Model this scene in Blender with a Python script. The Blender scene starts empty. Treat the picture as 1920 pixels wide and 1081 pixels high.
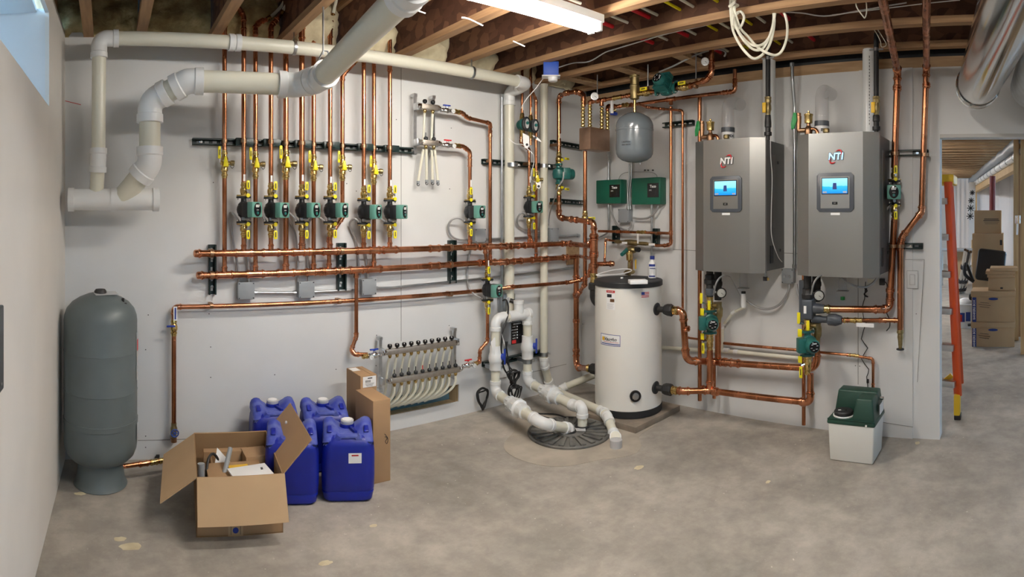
import bpy, bmesh, math, random
from math import sin, cos, tan, pi, atan2, sqrt
from mathutils import Vector as V, Matrix, Euler
random.seed(7)
SC = bpy.context.scene
COL = SC.collection
# ---------------------------------------------------------------- survey of the room
FX, X0, HY, CH = 1080.0, 200.0, 403.0, 1.5      # bearing scale, bearing of the back wall's normal, eye level
D1, D2 = 3.53, 3.82                             # distance to back wall (y) and boiler wall (x)
def P(x, y, rho):
    t = (x-X0)/FX
    return V((rho*sin(t), rho*cos(t), CH+(HY-y)*rho/FX))
def B(x, y, o=0.0):                             # point o in front of the back wall
    return P(x, y, (D1-o)/cos((x-X0)/FX))
def R(x, y, o=0.0):                             # point o in front of the boiler wall
    return P(x, y, (D2-o)/sin((x-X0)/FX))
def G(x, y, z=0.0):                             # point at height z
    return P(x, y, (CH-z)*FX/(y-HY))
def BX(x, o=0.0): return (D1-o)*tan((x-X0)/FX)
def RY(x, o=0.0): return (D2-o)/tan((x-X0)/FX)
UP = V((0,0,1))
# ---------------------------------------------------------------- materials
MT = {}
def new_mat(name):
    m = bpy.data.materials.new(name); m.use_nodes = True
    MT[name] = m
    return m, m.node_tree.nodes, m.node_tree.links, m.node_tree.nodes['Principled BSDF']
def mat(name, col, rough=.5, metal=0., noise=0., nscale=20., bump=0., col2=None, rvar=0., stretch=None, coat=0., spec=None, detail=4., bscale=None, lo=.35, hi=.65):
    m, N, L, b = new_mat(name)
    b.inputs['Base Color'].default_value = (*col, 1)
    b.inputs['Roughness'].default_value = rough
    b.inputs['Metallic'].default_value = metal
    if coat: b.inputs['Coat Weight'].default_value = coat
    if spec is not None: b.inputs['Specular IOR Level'].default_value = spec
    if noise or bump or col2 or rvar:
        tc = N.new('ShaderNodeTexCoord'); mp = N.new('ShaderNodeMapping')
        L.new(tc.outputs['Object'], mp.inputs['Vector'])
        if stretch: mp.inputs['Scale'].default_value = stretch
        nz = N.new('ShaderNodeTexNoise'); nz.inputs['Scale'].default_value = nscale; nz.inputs['Detail'].default_value = detail
        L.new(mp.outputs[0], nz.inputs['Vector'])
        rp = N.new('ShaderNodeValToRGB')
        c2 = col2 or tuple(max(0, c*(1-noise)) for c in col)
        rp.color_ramp.elements[0].position = lo; rp.color_ramp.elements[1].position = hi
        rp.color_ramp.elements[0].color = (*c2, 1); rp.color_ramp.elements[1].color = (*col, 1)
        L.new(nz.outputs['Fac'], rp.inputs['Fac']); L.new(rp.outputs['Color'], b.inputs['Base Color'])
        if rvar:
            mr = N.new('ShaderNodeMapRange'); mr.inputs['To Min'].default_value = rough-rvar; mr.inputs['To Max'].default_value = rough+rvar
            L.new(nz.outputs['Fac'], mr.inputs['Value']); L.new(mr.outputs[0], b.inputs['Roughness'])
        if bump:
            nb = nz
            if bscale:
                nb = N.new('ShaderNodeTexNoise'); nb.inputs['Scale'].default_value = bscale; nb.inputs['Detail'].default_value = 5
                L.new(mp.outputs[0], nb.inputs['Vector'])
            bp = N.new('ShaderNodeBump'); bp.inputs['Strength'].default_value = bump; bp.inputs['Distance'].default_value = .01
            L.new(nb.outputs['Fac'], bp.inputs['Height']); L.new(bp.outputs[0], b.inputs['Normal'])
    return m
def emis(name, col, st):
    m, N, L, b = new_mat(name)
    b.inputs['Base Color'].default_value = (*col, 1)
    b.inputs['Emission Color'].default_value = (*col, 1); b.inputs['Emission Strength'].default_value = st
    return m
mat('drywall', (.70,.705,.70), .85, noise=.05, nscale=2.5, bump=.04, bscale=120)
mat('drywall_paper', (.74,.71,.66), .85, noise=.04, nscale=3)
mat('drywall_cut', (.5,.49,.47), .9)
mat('seam', (.25,.25,.24), .9)
mat('screw_dark', (.06,.06,.06), .5, .6)
mat('copper', (.64,.27,.14), .27, 1., col2=(.33,.125,.055), nscale=9, rvar=.08, stretch=(1,1,.35))
mat('copper_fit', (.74,.33,.18), .22, 1., col2=(.50,.20,.10), nscale=22, rvar=.06)
mat('bronze', (.45,.26,.15), .4, 1., noise=.3, nscale=30)
mat('bronze_box', (.42,.28,.20), .38, .8, noise=.1, nscale=30)
mat('brass', (.72,.53,.22), .26, 1., col2=(.50,.35,.12), nscale=30, rvar=.08)
mat('brass_dull', (.42,.33,.16), .42, 1., noise=.3, nscale=30)
mat('yellow', (.86,.74,.01), .38)
mat('yellow_gas', (.86,.52,.02), .4)
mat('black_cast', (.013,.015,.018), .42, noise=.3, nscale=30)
mat('black_iron', (.035,.035,.036), .5, .3, noise=.4, nscale=25)
mat('black_rubber', (.012,.012,.013), .5)
mat('black_gloss', (.008,.008,.01), .18)
mat('strut_green', (.012,.028,.026), .35)
mat('pump_teal', (.115,.30,.245), .38)
mat('pump_green', (.018,.135,.12), .33, noise=.12, nscale=40, bump=.05)
mat('relay_green', (.006,.105,.062), .38)
mat('relay_dark', (.02,.022,.025), .4)
mat('pvc_cream', (.74,.72,.60), .32, noise=.05, nscale=3)
mat('pvc_white', (.80,.81,.80), .28, noise=.03, nscale=4)
mat('white_plastic', (.82,.82,.81), .35)
mat('label_white', (.85,.85,.84), .5)
mat('label_grey', (.5,.5,.5), .5)
mat('ink', (.02,.02,.025), .6)
mat('ink_blue', (.02,.04,.25), .6)
mat('ink_red', (.55,.02,.02), .5)
mat('red_plastic', (.62,.02,.03), .35)
mat('blue_handle', (.015,.045,.33), .4)
mat('blue_wheel', (.03,.07,.30), .45)
mat('chrome', (.78,.79,.80), .14, 1.)
mat('steel', (.55,.56,.57), .3, 1., noise=.15, nscale=20)
mat('galv', (.50,.53,.55), .33, 1., noise=.2, nscale=14)
mat('nickel_bar', (.50,.45,.39), .5, 1., noise=.15, nscale=40)
mat('box_grey', (.28,.30,.315), .45)
mat('flex_grey', (.36,.36,.36), .45, .3)
mat('pex', (.74,.72,.60), .3)
mat('tank_grey', (.125,.152,.155), .42, noise=.12, nscale=5)
mat('tank_blue_grey', (.17,.20,.22), .2, noise=.06, nscale=8, coat=.3)
mat('tank_white', (.82,.80,.74), .35, noise=.03, nscale=3)
mat('boiler_panel', (.29,.287,.275), .36, .8, noise=.05, nscale=3, stretch=(1,1,.05))
mat('boiler_dark', (.17,.165,.16), .38, .8)
mat('boiler_side', (.13,.13,.128), .45, .4)
mat('slate_plastic', (.06,.07,.085), .4)
mat('cardboard', (.40,.245,.125), .8, noise=.08, nscale=5, bump=.02, bscale=60)
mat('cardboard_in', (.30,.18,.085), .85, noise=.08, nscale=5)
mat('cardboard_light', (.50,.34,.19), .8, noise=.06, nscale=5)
mat('jug_blue', (.002,.012,.28), .38, noise=.2, nscale=6)
mat('jug_dusty', (.12,.15,.42), .6, col2=(.025,.045,.36), nscale=13)
mat('joist_wood', (.42,.25,.125), .7, col2=(.30,.165,.08), nscale=6, stretch=(6,.5,8))
mat('stud_wood', (.62,.43,.22), .7, col2=(.50,.32,.15), nscale=6, stretch=(5,5,.5))
mat('plate_wood', (.50,.33,.18), .7, col2=(.36,.22,.11), nscale=6, stretch=(5,.6,5))
mat('insul', (.62,.52,.27), .95, col2=(.27,.19,.08), nscale=9, bump=1., bscale=30)
mat('foam', (.72,.65,.45), .8, col2=(.58,.50,.32), nscale=12, bump=.5, bscale=20)
mat('blue_board', (.14,.26,.32), .8, noise=.3, nscale=12)
mat('orange', (.72,.09,.015), .4)
mat('alu', (.62,.60,.56), .35, 1., noise=.1, nscale=10)
mat('ladder_yellow', (.80,.50,.02), .5)
mat('mortar', (.46,.405,.33), .8, noise=.22, nscale=6, bump=.1, bscale=30)
mat('plastic_sheet', (.82,.80,.80), .45, noise=.12, nscale=3, stretch=(1,1,.2))
mat('red_steel', (.16,.02,.02), .5)
mat('slab_brown', (.27,.22,.17), .85, noise=.25, nscale=12)
mat('sump_black', (.055,.055,.052), .6, col2=(.16,.155,.14), nscale=9, lo=.45, hi=.7)
mat('lid_black', (.02,.021,.023), .55, noise=.2, nscale=12)
mat('duct', (.72,.72,.71), .13, 1., bump=.06, bscale=5)
mat('blue_box', (.02,.08,.42), .5)
mat('softener_green', (.008,.05,.032), .45, noise=.15, nscale=8)
mat('softener_white', (.72,.72,.68), .4)
mat('gauge_dull', (.36,.36,.33), .4)
mat('flex_dark', (.20,.20,.20), .45, .3)
mat('gauge_face', (.80,.82,.80), .35)
mat('panel_grey', (.05,.06,.065), .5)
mat('strip_blue', (.02,.05,.25), .6)
mat('red_tube', (.6,.02,.03), .4)
mat('screen_frame', (.01,.01,.01), .3)
mat('green_handle', (.01,.26,.06), .4)
emis('tube_light', (1.,.94,.86), 75)
emis('added_tube_far', (1.,.95,.9), 120)
def screen_mat():
    m, N, L, b = new_mat('screen')
    tc = N.new('ShaderNodeTexCoord'); sp = N.new('ShaderNodeSeparateXYZ'); L.new(tc.outputs['Generated'], sp.inputs[0])
    wv = N.new('ShaderNodeTexNoise'); wv.inputs['Scale'].default_value = 2.5; L.new(tc.outputs['Generated'], wv.inputs['Vector'])
    ad = N.new('ShaderNodeMath'); ad.operation = 'MULTIPLY_ADD'; ad.inputs[1].default_value = .25; L.new(wv.outputs['Fac'], ad.inputs[0]); L.new(sp.outputs['Z'], ad.inputs[2])
    rp = N.new('ShaderNodeValToRGB'); e = rp.color_ramp.elements
    e[0].position = .15; e[0].color = (.0,.22,.75,1); e[1].position = .58; e[1].color = (.02,.42,.85,1)
    a = e.new(.61); a.color = (.20,.62,.92,1); a = e.new(1.); a.color = (.30,.72,.95,1)
    L.new(ad.outputs[0], rp.inputs[0]); L.new(rp.outputs[0], b.inputs['Emission Color']); b.inputs['Emission Strength'].default_value = 1.
    b.inputs['Base Color'].default_value = (.01,.02,.05,1); b.inputs['Roughness'].default_value = .2
screen_mat()
def osb():
    m, N, L, b = new_mat('osb')
    tc = N.new('ShaderNodeTexCoord'); vo = N.new('ShaderNodeTexVoronoi'); vo.inputs['Scale'].default_value = 26
    mp = N.new('ShaderNodeMapping'); mp.inputs['Scale'].default_value = (1.,.55,.8); L.new(tc.outputs['Object'], mp.inputs[0]); L.new(mp.outputs[0], vo.inputs['Vector'])
    rp = N.new('ShaderNodeValToRGB'); e = rp.color_ramp.elements
    e[0].color = (.075,.03,.016,1); e[1].color = (.19,.088,.045,1); a = e.new(.6); a.color = (.13,.055,.03,1)
    sx = N.new('ShaderNodeSeparateColor'); L.new(vo.outputs['Color'], sx.inputs[0]); L.new(sx.outputs[0], rp.inputs[0])
    L.new(rp.outputs[0], b.inputs['Base Color']); b.inputs['Roughness'].default_value = .75
osb()
def concrete():
    m, N, L, b = new_mat('concrete')
    tc = N.new('ShaderNodeTexCoord')
    def nz(s, d=6, r=.6):
        n = N.new('ShaderNodeTexNoise'); n.inputs['Scale'].default_value = s; n.inputs['Detail'].default_value = d; n.inputs['Roughness'].default_value = r
        L.new(tc.outputs['Object'], n.inputs['Vector']); return n
    a = nz(1.3, 8, .65); rp = N.new('ShaderNodeValToRGB'); e = rp.color_ramp.elements
    e[0].position = .33; e[0].color = (.27,.25,.222,1); e[1].position = .66; e[1].color = (.50,.46,.40,1)
    q = e.new(.5); q.color = (.385,.352,.31,1)
    L.new(a.outputs['Fac'], rp.inputs[0])
    c = nz(7, 6, .7); r2 = N.new('ShaderNodeValToRGB'); e = r2.color_ramp.elements
    e[0].position = .4; e[0].color = (.84,.83,.81,1); e[1].position = .62; e[1].color = (1.06,1.05,1.03,1)
    L.new(c.outputs['Fac'], r2.inputs[0])
    mx = N.new('ShaderNodeMix'); mx.data_type = 'RGBA'; mx.blend_type = 'MULTIPLY'; mx.inputs['Factor'].default_value = 1
    L.new(rp.outputs[0], mx.inputs['A']); L.new(r2.outputs[0], mx.inputs['B'])
    # pale plaster specks and splashes
    d = nz(38, 3, .5); r3 = N.new('ShaderNodeValToRGB'); e = r3.color_ramp.elements
    e[0].position = .69; e[0].color = (0,0,0,1); e[1].position = .72; e[1].color = (1,1,1,1); L.new(d.outputs['Fac'], r3.inputs[0])
    d2 = nz(1.8, 3, .5); r4 = N.new('ShaderNodeValToRGB'); e = r4.color_ramp.elements
    e[0].position = .48; e[0].color = (0,0,0,1); e[1].position = .6; e[1].color = (1,1,1,1); L.new(d2.outputs['Fac'], r4.inputs[0])
    ml = N.new('ShaderNodeMath'); ml.operation = 'MULTIPLY'; L.new(r3.outputs[0], ml.inputs[0]); L.new(r4.outputs[0], ml.inputs[1])
    m2 = N.new('ShaderNodeMix'); m2.data_type = 'RGBA'; L.new(ml.outputs[0], m2.inputs['Factor'])
    L.new(mx.outputs['Result'], m2.inputs['A']); m2.inputs['B'].default_value = (.62,.58,.51,1)
    L.new(m2.outputs['Result'], b.inputs['Base Color'])
    b.inputs['Roughness'].default_value = .62
    bp = N.new('ShaderNodeBump'); bp.inputs['Strength'].default_value = .12; bp.inputs['Distance'].default_value = .01
    L.new(c.outputs['Fac'], bp.inputs['Height']); L.new(bp.outputs[0], b.inputs['Normal'])
concrete()
def glassy(name, col, rough=.05, alpha=.35):
    m, N, L, b = new_mat(name)
    b.inputs['Base Color'].default_value = (*col, 1); b.inputs['Roughness'].default_value = rough
    tr = N.new('ShaderNodeBsdfTransparent'); tr.inputs[0].default_value = (.97,.97,.97,1)
    mx = N.new('ShaderNodeMixShader'); mx.inputs[0].default_value = alpha
    out = N['Material Output']; L.new(tr.outputs[0], mx.inputs[1]); L.new(b.outputs[0], mx.inputs[2]); L.new(mx.outputs[0], out.inputs[0])
glassy('clear_vent', (.62,.62,.63), .08, .26)
glassy('clear_tube', (.80,.80,.78), .1, .45)
glassy('window_glass', (.8,.9,1.), .02, .12)
glassy('poly_film', (.86,.86,.88), .4, .6)
# ---------------------------------------------------------------- mesh building
def frame(d):
    d = d.normalized(); a = UP if abs(d.z) < .9 else V((1,0,0))
    u = d.cross(a).normalized(); return u, d.cross(u).normalized()
class MB:
    def __init__(s): s.b = bmesh.new()
    def _rings(s, rings, caps=True, close=False):
        vs = [[s.b.verts.new(p) for p in r] for r in rings]
        n = len(vs[0]); pairs = list(zip(vs[:-1], vs[1:])) + ([(vs[-1], vs[0])] if close else [])
        for a, c in pairs:
            for i in range(n):
                j = (i+1) % n
                try: s.b.faces.new((a[i], a[j], c[j], c[i]))
                except ValueError: pass
        if caps and not close:
            s.b.faces.new(vs[0][::-1]); s.b.faces.new(vs[-1])
        return s
    def sweep(s, pts, rad, n=14, caps=True, close=False, flat=None):
        pts = [V(p) for p in pts]
        if not hasattr(rad, '__len__'): rad = [rad]*len(pts)
        m = len(pts); rings = []; u = None
        for i, p in enumerate(pts):
            if close: d = pts[(i+1) % m]-pts[i-1]
            else: d = pts[min(i+1, m-1)]-pts[max(i-1, 0)]
            if d.length < 1e-9: d = UP.copy()
            d.normalize()
            if u is None: u, w = frame(d)
            else:
                u = u-d*u.dot(d)
                if u.length < 1e-6: u, w = frame(d)
                u.normalize()
            w = d.cross(u); r = rad[i]
            f = flat or 1.
            rings.append([p+u*(cos(2*pi*k/n)*r)+w*(sin(2*pi*k/n)*r*f) for k in range(n)])
        return s._rings(rings, caps, close)
    def cyl(s, a, c, r, r2=None, n=20, caps=True):
        a = V(a); c = V(c); u, w = frame(c-a); r2 = r if r2 is None else r2
        return s._rings([[q+u*(cos(2*pi*k/n)*rr)+w*(sin(2*pi*k/n)*rr) for k in range(n)] for q, rr in ((a, r), (c, r2))], caps)
    def lathe(s, o, axis, prof, n=24, caps=True):   # prof: (distance along axis, radius)
        o = V(o); ax = V(axis).normalized(); u, w = frame(ax)
        return s._rings([[o+ax*h+u*(cos(2*pi*k/n)*r)+w*(sin(2*pi*k/n)*r) for k in range(n)] for h, r in prof], caps)
    def box(s, c, size, rot=None, bev=0., seg=2):
        t = bmesh.new(); bmesh.ops.create_cube(t, size=1.)
        for v in t.verts: v.co = V((v.co.x*size[0], v.co.y*size[1], v.co.z*size[2]))
        if bev: bmesh.ops.bevel(t, geom=t.edges[:], offset=bev, segments=seg, affect='EDGES', profile=.5)
        M = Matrix.Translation(V(c)) @ (rot.to_4x4() if rot is not None else Matrix.Identity(4))
        t.transform(M); s.merge(t); return s
    def merge(s, t):
        mp = {v: s.b.verts.new(v.co) for v in t.verts}
        for f in t.faces:
            try: s.b.faces.new([mp[v] for v in f.verts])
            except ValueError: pass
        t.free()
    def prism(s, poly, o, u, w, d, bev=0.):           # polygon (a,b) in plane o + a*u + b*w, thickened by vector d
        o, u, w, d = V(o), V(u), V(w), V(d); t = bmesh.new()
        a = [t.verts.new(o+u*p[0]+w*p[1]) for p in poly]; c = [t.verts.new(v.co+d) for v in a]
        t.faces.new(a[::-1]); t.faces.new(c); n = len(a)
        for i in range(n): t.faces.new((a[i], a[(i+1) % n], c[(i+1) % n], c[i]))
        if bev: bmesh.ops.bevel(t, geom=t.edges[:], offset=bev, segments=2, affect='EDGES', profile=.5)
        s.merge(t); return s
    def quad(s, *p):
        s.b.faces.new([s.b.verts.new(V(q)) for q in p]); return s
    def ball(s, c, r, sc=(1,1,1), n=16, rot=None):
        t = bmesh.new(); bmesh.ops.create_uvsphere(t, u_segments=n, v_segments=max(6, n//2), radius=r)
        for v in t.verts: v.co = V((v.co.x*sc[0], v.co.y*sc[1], v.co.z*sc[2]))
        M = Matrix.Translation(V(c)) @ (rot.to_4x4() if rot is not None else Matrix.Identity(4))
        t.transform(M); s.merge(t); return s
    def ring(s, c, axis, Rr, r, n=28, m=8):
        u, w = frame(V(axis)); c = V(c)
        return s.sweep([c+u*(cos(2*pi*k/n)*Rr)+w*(sin(2*pi*k/n)*Rr) for k in range(n)], r, m, close=True)
def arc_corner(a, b, c, Rr, n=7):
    d1, d2 = (a-b), (c-b); l1, l2 = d1.length, d2.length; d1.normalize(); d2.normalize()
    ph = d1.angle(d2)
    if ph > pi-.02: return [b]
    t = min(Rr/tan(ph/2), .49*l1, .49*l2)
    p0, p1 = b+d1*t, b+d2*t
    rr = t*tan(ph/2); ce = b+(d1+d2).normalized()*(rr/sin(ph/2)) ; out = []
    v0, v1 = p0-ce, p1-ce
    w = v0.angle(v1, 0)
    for i in range(n+1): out.append(ce+(v0*sin(w*(1-i/n))+v1*sin(w*i/n))/sin(w) if w > .01 else p0.lerp(p1, i/n))
    return out
def rpath(pts, Rr):
    pts = [V(p) for p in pts]; out = [pts[0]]
    for i in range(1, len(pts)-1): out += arc_corner(pts[i-1], pts[i], pts[i+1], Rr)
    return out+[pts[-1]]
def spline(pts, k=6, close=False):
    pts = [V(p) for p in pts]; n = len(pts); out = []
    g = (lambda i: pts[i % n]) if close else (lambda i: pts[max(0, min(n-1, i))])
    for i in range(n if close else n-1):
        p0, p1, p2, p3 = g(i-1), g(i), g(i+1), g(i+2)
        for j in range(k):
            t = j/k
            out.append(.5*((2*p1)+(p2-p0)*t+(2*p0-5*p1+4*p2-p3)*t*t+(3*p1-p0-3*p2+p3)*t**3))
    if not close: out.append(pts[-1])
    return out
def along(path, keys):                                # keys: list of (s, radius)
    cum = [0.]
    for a, c in zip(path[:-1], path[1:]): cum.append(cum[-1]+(c-a).length)
    ks = sorted(keys); L = cum[-1]; S = [(k, r) for k, r in ks]
    def rad(s):
        for (s0, r0), (s1, r1) in zip(S[:-1], S[1:]):
            if s0 <= s <= s1: return r0+(r1-r0)*((s-s0)/(s1-s0) if s1 > s0 else 0)
        return S[-1][1]
    st = sorted(set([k for k, _ in S]+[c for c in cum if S[0][0] < c < S[-1][0]]))
    pp, rr = [], []
    for s in st:
        i = 0
        while i < len(cum)-2 and cum[i+1] < s: i += 1
        f = (s-cum[i])/max(1e-9, cum[i+1]-cum[i]); pp.append(path[i].lerp(path[i+1], f)); rr.append(rad(s))
    return pp, rr
def plen(path): return sum((b-a).length for a, b in zip(path[:-1], path[1:]))
def fit_keys(L, r, style):
    if style == 'press':
        h = [(0, 1.03), (.05, 1.17), (.35, 1.17), (.5, 1.36), (.85, 1.36), (1., 1.15)]
    elif style == 'pvc':
        h = [(0, 1.02), (.02, 1.24), (.75, 1.24), (.85, 1.14)]
    elif style == 'plain':
        h = [(0, 1.0), (.02, 1.13), (.5, 1.13), (.6, 1.09)]
    else:
        h = [(0, 1.0), (.02, 1.12), (.2, 1.12), (.3, 1.10)]
    h = [(min(a*r, L*.49), m*r) for a, m in h]
    return h+[(L-a, m) for a, m in h[::-1]]
# ---------------------------------------------------------------- objects
def setp(o, label=None, cat=None, group=None, kind=None):
    if label: o['label'] = label
    if cat: o['category'] = cat
    if group: o['group'] = group
    if kind: o['kind'] = kind
    return o
def root(name, label, cat, loc=(0,0,0), rz=0., group=None, kind=None):
    o = bpy.data.objects.new(name, None); COL.objects.link(o); o.empty_display_size = .05
    o.location = loc; o.rotation_euler = (0, 0, rz); return setp(o, label, cat, group, kind)
def wmat(o):
    M = Matrix.LocRotScale(o.location, o.rotation_euler, o.scale)
    return (wmat(o.parent) @ M) if o.parent else M
SPLIT = {'bolt','union_rib','cover_screw','knob','stud','screen_button','lever_marking','indicator','sheet_print','side_slot','paper_tag','label','joint'}
def islands(b):
    seen = set(); out = []
    for v in b.verts:
        if v in seen: continue
        st = [v]; seen.add(v); isl = []
        while st:
            q = st.pop(); isl.append(q)
            for e in q.link_edges:
                w = e.other_vert(q)
                if w not in seen: seen.add(w); st.append(w)
        out.append(isl)
    return out
def part(name, m, mt, parent=None, local=False, label=None, sharp=35, origin=None):
    if name in SPLIT and parent is not None:
        isl = islands(m.b)
        if len(isl) > 1:
            o = None
            for g in isl:
                t = MB(); mp = {v: t.b.verts.new(v.co) for v in g}
                for f in {f for v in g for f in v.link_faces}: t.b.faces.new([mp[v] for v in f.verts])
                o = part(name, t, mt, parent, local, label, sharp, origin)
            m.b.free(); return o
    me = bpy.data.meshes.new(name); b = m.b
    if parent is not None and not local: b.transform(wmat(parent).inverted())
    if parent is None and origin is not None: b.transform(Matrix.Translation(-V(origin)))
    bmesh.ops.recalc_face_normals(b, faces=b.faces[:])
    b.to_mesh(me); b.free()
    me.materials.append(MT[mt])
    me.polygons.foreach_set('use_smooth', [True]*len(me.polygons)); me.set_sharp_from_angle(angle=math.radians(sharp))
    o = bpy.data.objects.new(name, me); COL.objects.link(o)
    if parent is not None: o.parent = parent
    elif origin is not None: o.location = origin
    if label: o['label'] = label
    return o
def one(name, m, mt, label, cat, group=None, kind=None, origin=(0,0,0), sharp=35):
    return setp(part(name, m, mt, None, origin=origin, sharp=sharp), label, cat, group, kind)
def struct(name, m, mt, origin=None):
    return setp(part(name, m, mt, None, origin=origin), kind='structure')
def text(name, s, size, c, right, up, mt, parent, local=False, ext=.0006, xs=1., label=None, shear=0., bold=0.):
    cu = bpy.data.curves.new(name, 'FONT'); cu.body = s; cu.size = size; cu.align_x = 'CENTER'; cu.align_y = 'CENTER'; cu.extrude = ext; cu.shear = shear; cu.offset = bold
    cu.materials.append(MT[mt]); cu.resolution_u = 3
    tmp = bpy.data.objects.new(name, cu); COL.objects.link(tmp)
    dg = bpy.context.evaluated_depsgraph_get(); dg.update()
    me = bpy.data.meshes.new_from_object(tmp.evaluated_get(dg)); me.name = name
    bpy.data.objects.remove(tmp); bpy.data.curves.remove(cu)
    r = V(right).normalized(); u = V(up).normalized(); n = r.cross(u)
    M = Matrix(((r.x*xs, u.x, n.x, c[0]), (r.y*xs, u.y, n.y, c[1]), (r.z*xs, u.z, n.z, c[2]), (0,0,0,1)))
    if parent is not None and not local: M = wmat(parent).inverted() @ M
    me.transform(M)
    if not me.materials: me.materials.append(MT[mt])
    o = bpy.data.objects.new(name, me); COL.objects.link(o)
    if parent is not None: o.parent = parent
    if label: o['label'] = label
    return o
def kids(o): return [c for c in bpy.data.objects if c.parent == o]
def copy_tree(o, parent=None, loc=None, rz=None, label=None, group=None):
    c = o.copy(); COL.objects.link(c)
    if parent is not None: c.parent = parent
    for k in list(KC.get(o.name) or kids(o)): copy_tree(k, c)
    if loc is not None: c.location = loc
    if rz is not None: c.rotation_euler = (0, 0, rz)
    if label: c['label'] = label
    if group: c['group'] = group
    return c
KC = {}
# pipes
def lowest(pts): return min([V(p) for p in pts], key=lambda q: q.z).copy()
def pipe(label, pts, r, mt='copper', fm='copper_fit', style='press', bend=2.2, name='copper_pipe', cat='pipe', tees=(), coups=(), clamps=(), group=None, ell=True, n=14, tags=(), fl=1.7, caps=()):
    pts = [V(p) for p in pts]; rt = root(name, label, cat, lowest(pts), group=group)
    m = MB(); m.sweep(rpath(pts, r*bend), r, n); part('tube', m, mt, rt)
    if ell:
        for i in range(1, len(pts)-1):
            a, b, c = pts[i-1], pts[i], pts[i+1]
            ar = arc_corner(a, b, c, r*bend)
            if len(ar) < 2: continue
            e1 = min(fl*r, max(.001, (a-ar[0]).length*.48)); e2 = min(fl*r, max(.001, (c-ar[-1]).length*.48))
            path = [ar[0]+(a-ar[0]).normalized()*e1]+ar+[ar[-1]+(c-ar[-1]).normalized()*e2]
            pp, rr = along(path, fit_keys(plen(path), r, style)); part('elbow', MB().sweep(pp, rr, n), fm, rt)
    for t in tees:
        c, dm, db = V(t[0]), V(t[1]).normalized(), V(t[2]).normalized(); br = t[3] if len(t) > 3 else r
        m = MB(); L = max(2.2*r, 1.6*br)
        pp, rr = along([c-dm*(L+br), c+dm*(L+br)], fit_keys(2*(L+br), r, style)); m.sweep(pp, rr, n)
        Lb = r*1.1+br*2.2; pp, rr = along([c, c+db*Lb], [(0, br*1.15)]+[k for k in fit_keys(Lb, br, style) if k[0] > Lb*.5]); m.sweep(pp, rr, n)
        part('tee', m, fm, rt)
    for c, d, *k in coups:
        c, d = V(c), V(d).normalized(); L = (k[0] if k else 2.4)*r
        pp, rr = along([c-d*L, c+d*L], fit_keys(2*L, r, style)); part('coupling', MB().sweep(pp, rr, n), k[1] if len(k) > 1 else fm, rt)
    for c, d in caps:
        c, d = V(c), V(d).normalized()
        part('end_cap', MB().lathe(c-d*1.4*r, d, [(0, 1.03*r), (.1*r, 1.17*r), (.35*r, 1.17*r), (.5*r, 1.36*r), (.85*r, 1.36*r), (r, 1.15*r), (1.8*r, 1.15*r), (2.2*r, 1.0*r), (2.4*r, .6*r)], n), fm, rt)
    for c, d, back in clamps:
        c, d, back = V(c), V(d).normalized(), V(back)
        m = MB().cyl(c-d*.011, c+d*.011, r*1.28, n=n); bl = back.length; bn = back.normalized()
        sd = d.cross(bn).normalized()
        m.prism([(-r*1.2, -.011), (r*1.2, -.011), (r*1.2, .011), (-r*1.2, .011)], c+bn*(r*.4), sd, d, bn*max(.004, bl-r*.4))
        part('clamp', m, 'bronze', rt)
    for c, ln, w, nrm in tags:
        c, nrm = V(c), V(nrm).normalized(); sd = UP.cross(nrm).normalized()
        part('label_sticker', MB().prism([(-w/2, -ln/2), (w/2, -ln/2), (w/2, ln/2), (-w/2, ln/2)], c+nrm*(r*1.04), sd, UP, nrm*.0008), 'label_white', rt, label='white paper sticker')
    return rt
def cable(label, pts, r, mt, name='cable', cat='cable', k=6, n=8, group=None, flat=None):
    pts = spline(pts, k); o = lowest(pts)
    m = MB().sweep(pts, r, n, flat=flat)
    return one(name, m, mt, label, cat, group, origin=o)
def ctube(pts, r, n=8, k=5): return MB().sweep(spline(pts, k), r, n)
# ---------------------------------------------------------------- shell
PXX = V((1,0,0))
ZT = 2.62
def lx(y): return -.255+.0351*(y-3.53)
m = MB().box((6.5,-1.2,-.06), (23,9.9,.12)); struct('floor', m, 'concrete')
def blob(cx, cy, rx, ry, seed, n=60):
    rnd = random.Random(seed); ph = [rnd.random()*6.28 for _ in range(5)]
    return [(cx+(rx*cos(t))*(1+sum(.055*sin((k+2)*t+ph[k]) for k in range(5))), cy+(ry*sin(t))*(1+sum(.055*sin((k+2)*t+ph[k]) for k in range(5)))) for t in [2*pi*i/n for i in range(n)]]
FLO = bpy.data.objects['floor']
pc_ = G(1090,818)
part('mortar_patch', MB().prism(blob(pc_.x+.03, pc_.y+.06, .52, .50, 3), (0,0,-.001), PXX, V((0,1,0)), (0,0,.003)), 'mortar', FLO)
for k, (x, y, s) in enumerate(((1198,876,.035),(1450,710,.05),(1590,822,.02),(1440,903,.02),(245,1024,.05),(225,1010,.03),(610,1055,.03),(700,985,.02),(150,925,.03),(1720,830,.025))):
    q = G(x,y); part('plaster_splash', MB().prism(blob(q.x, q.y, s, s*.6, k+10, 14), (0,0,-.001), PXX, V((0,1,0)), (0,0,.0022)), 'foam', FLO)
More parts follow.
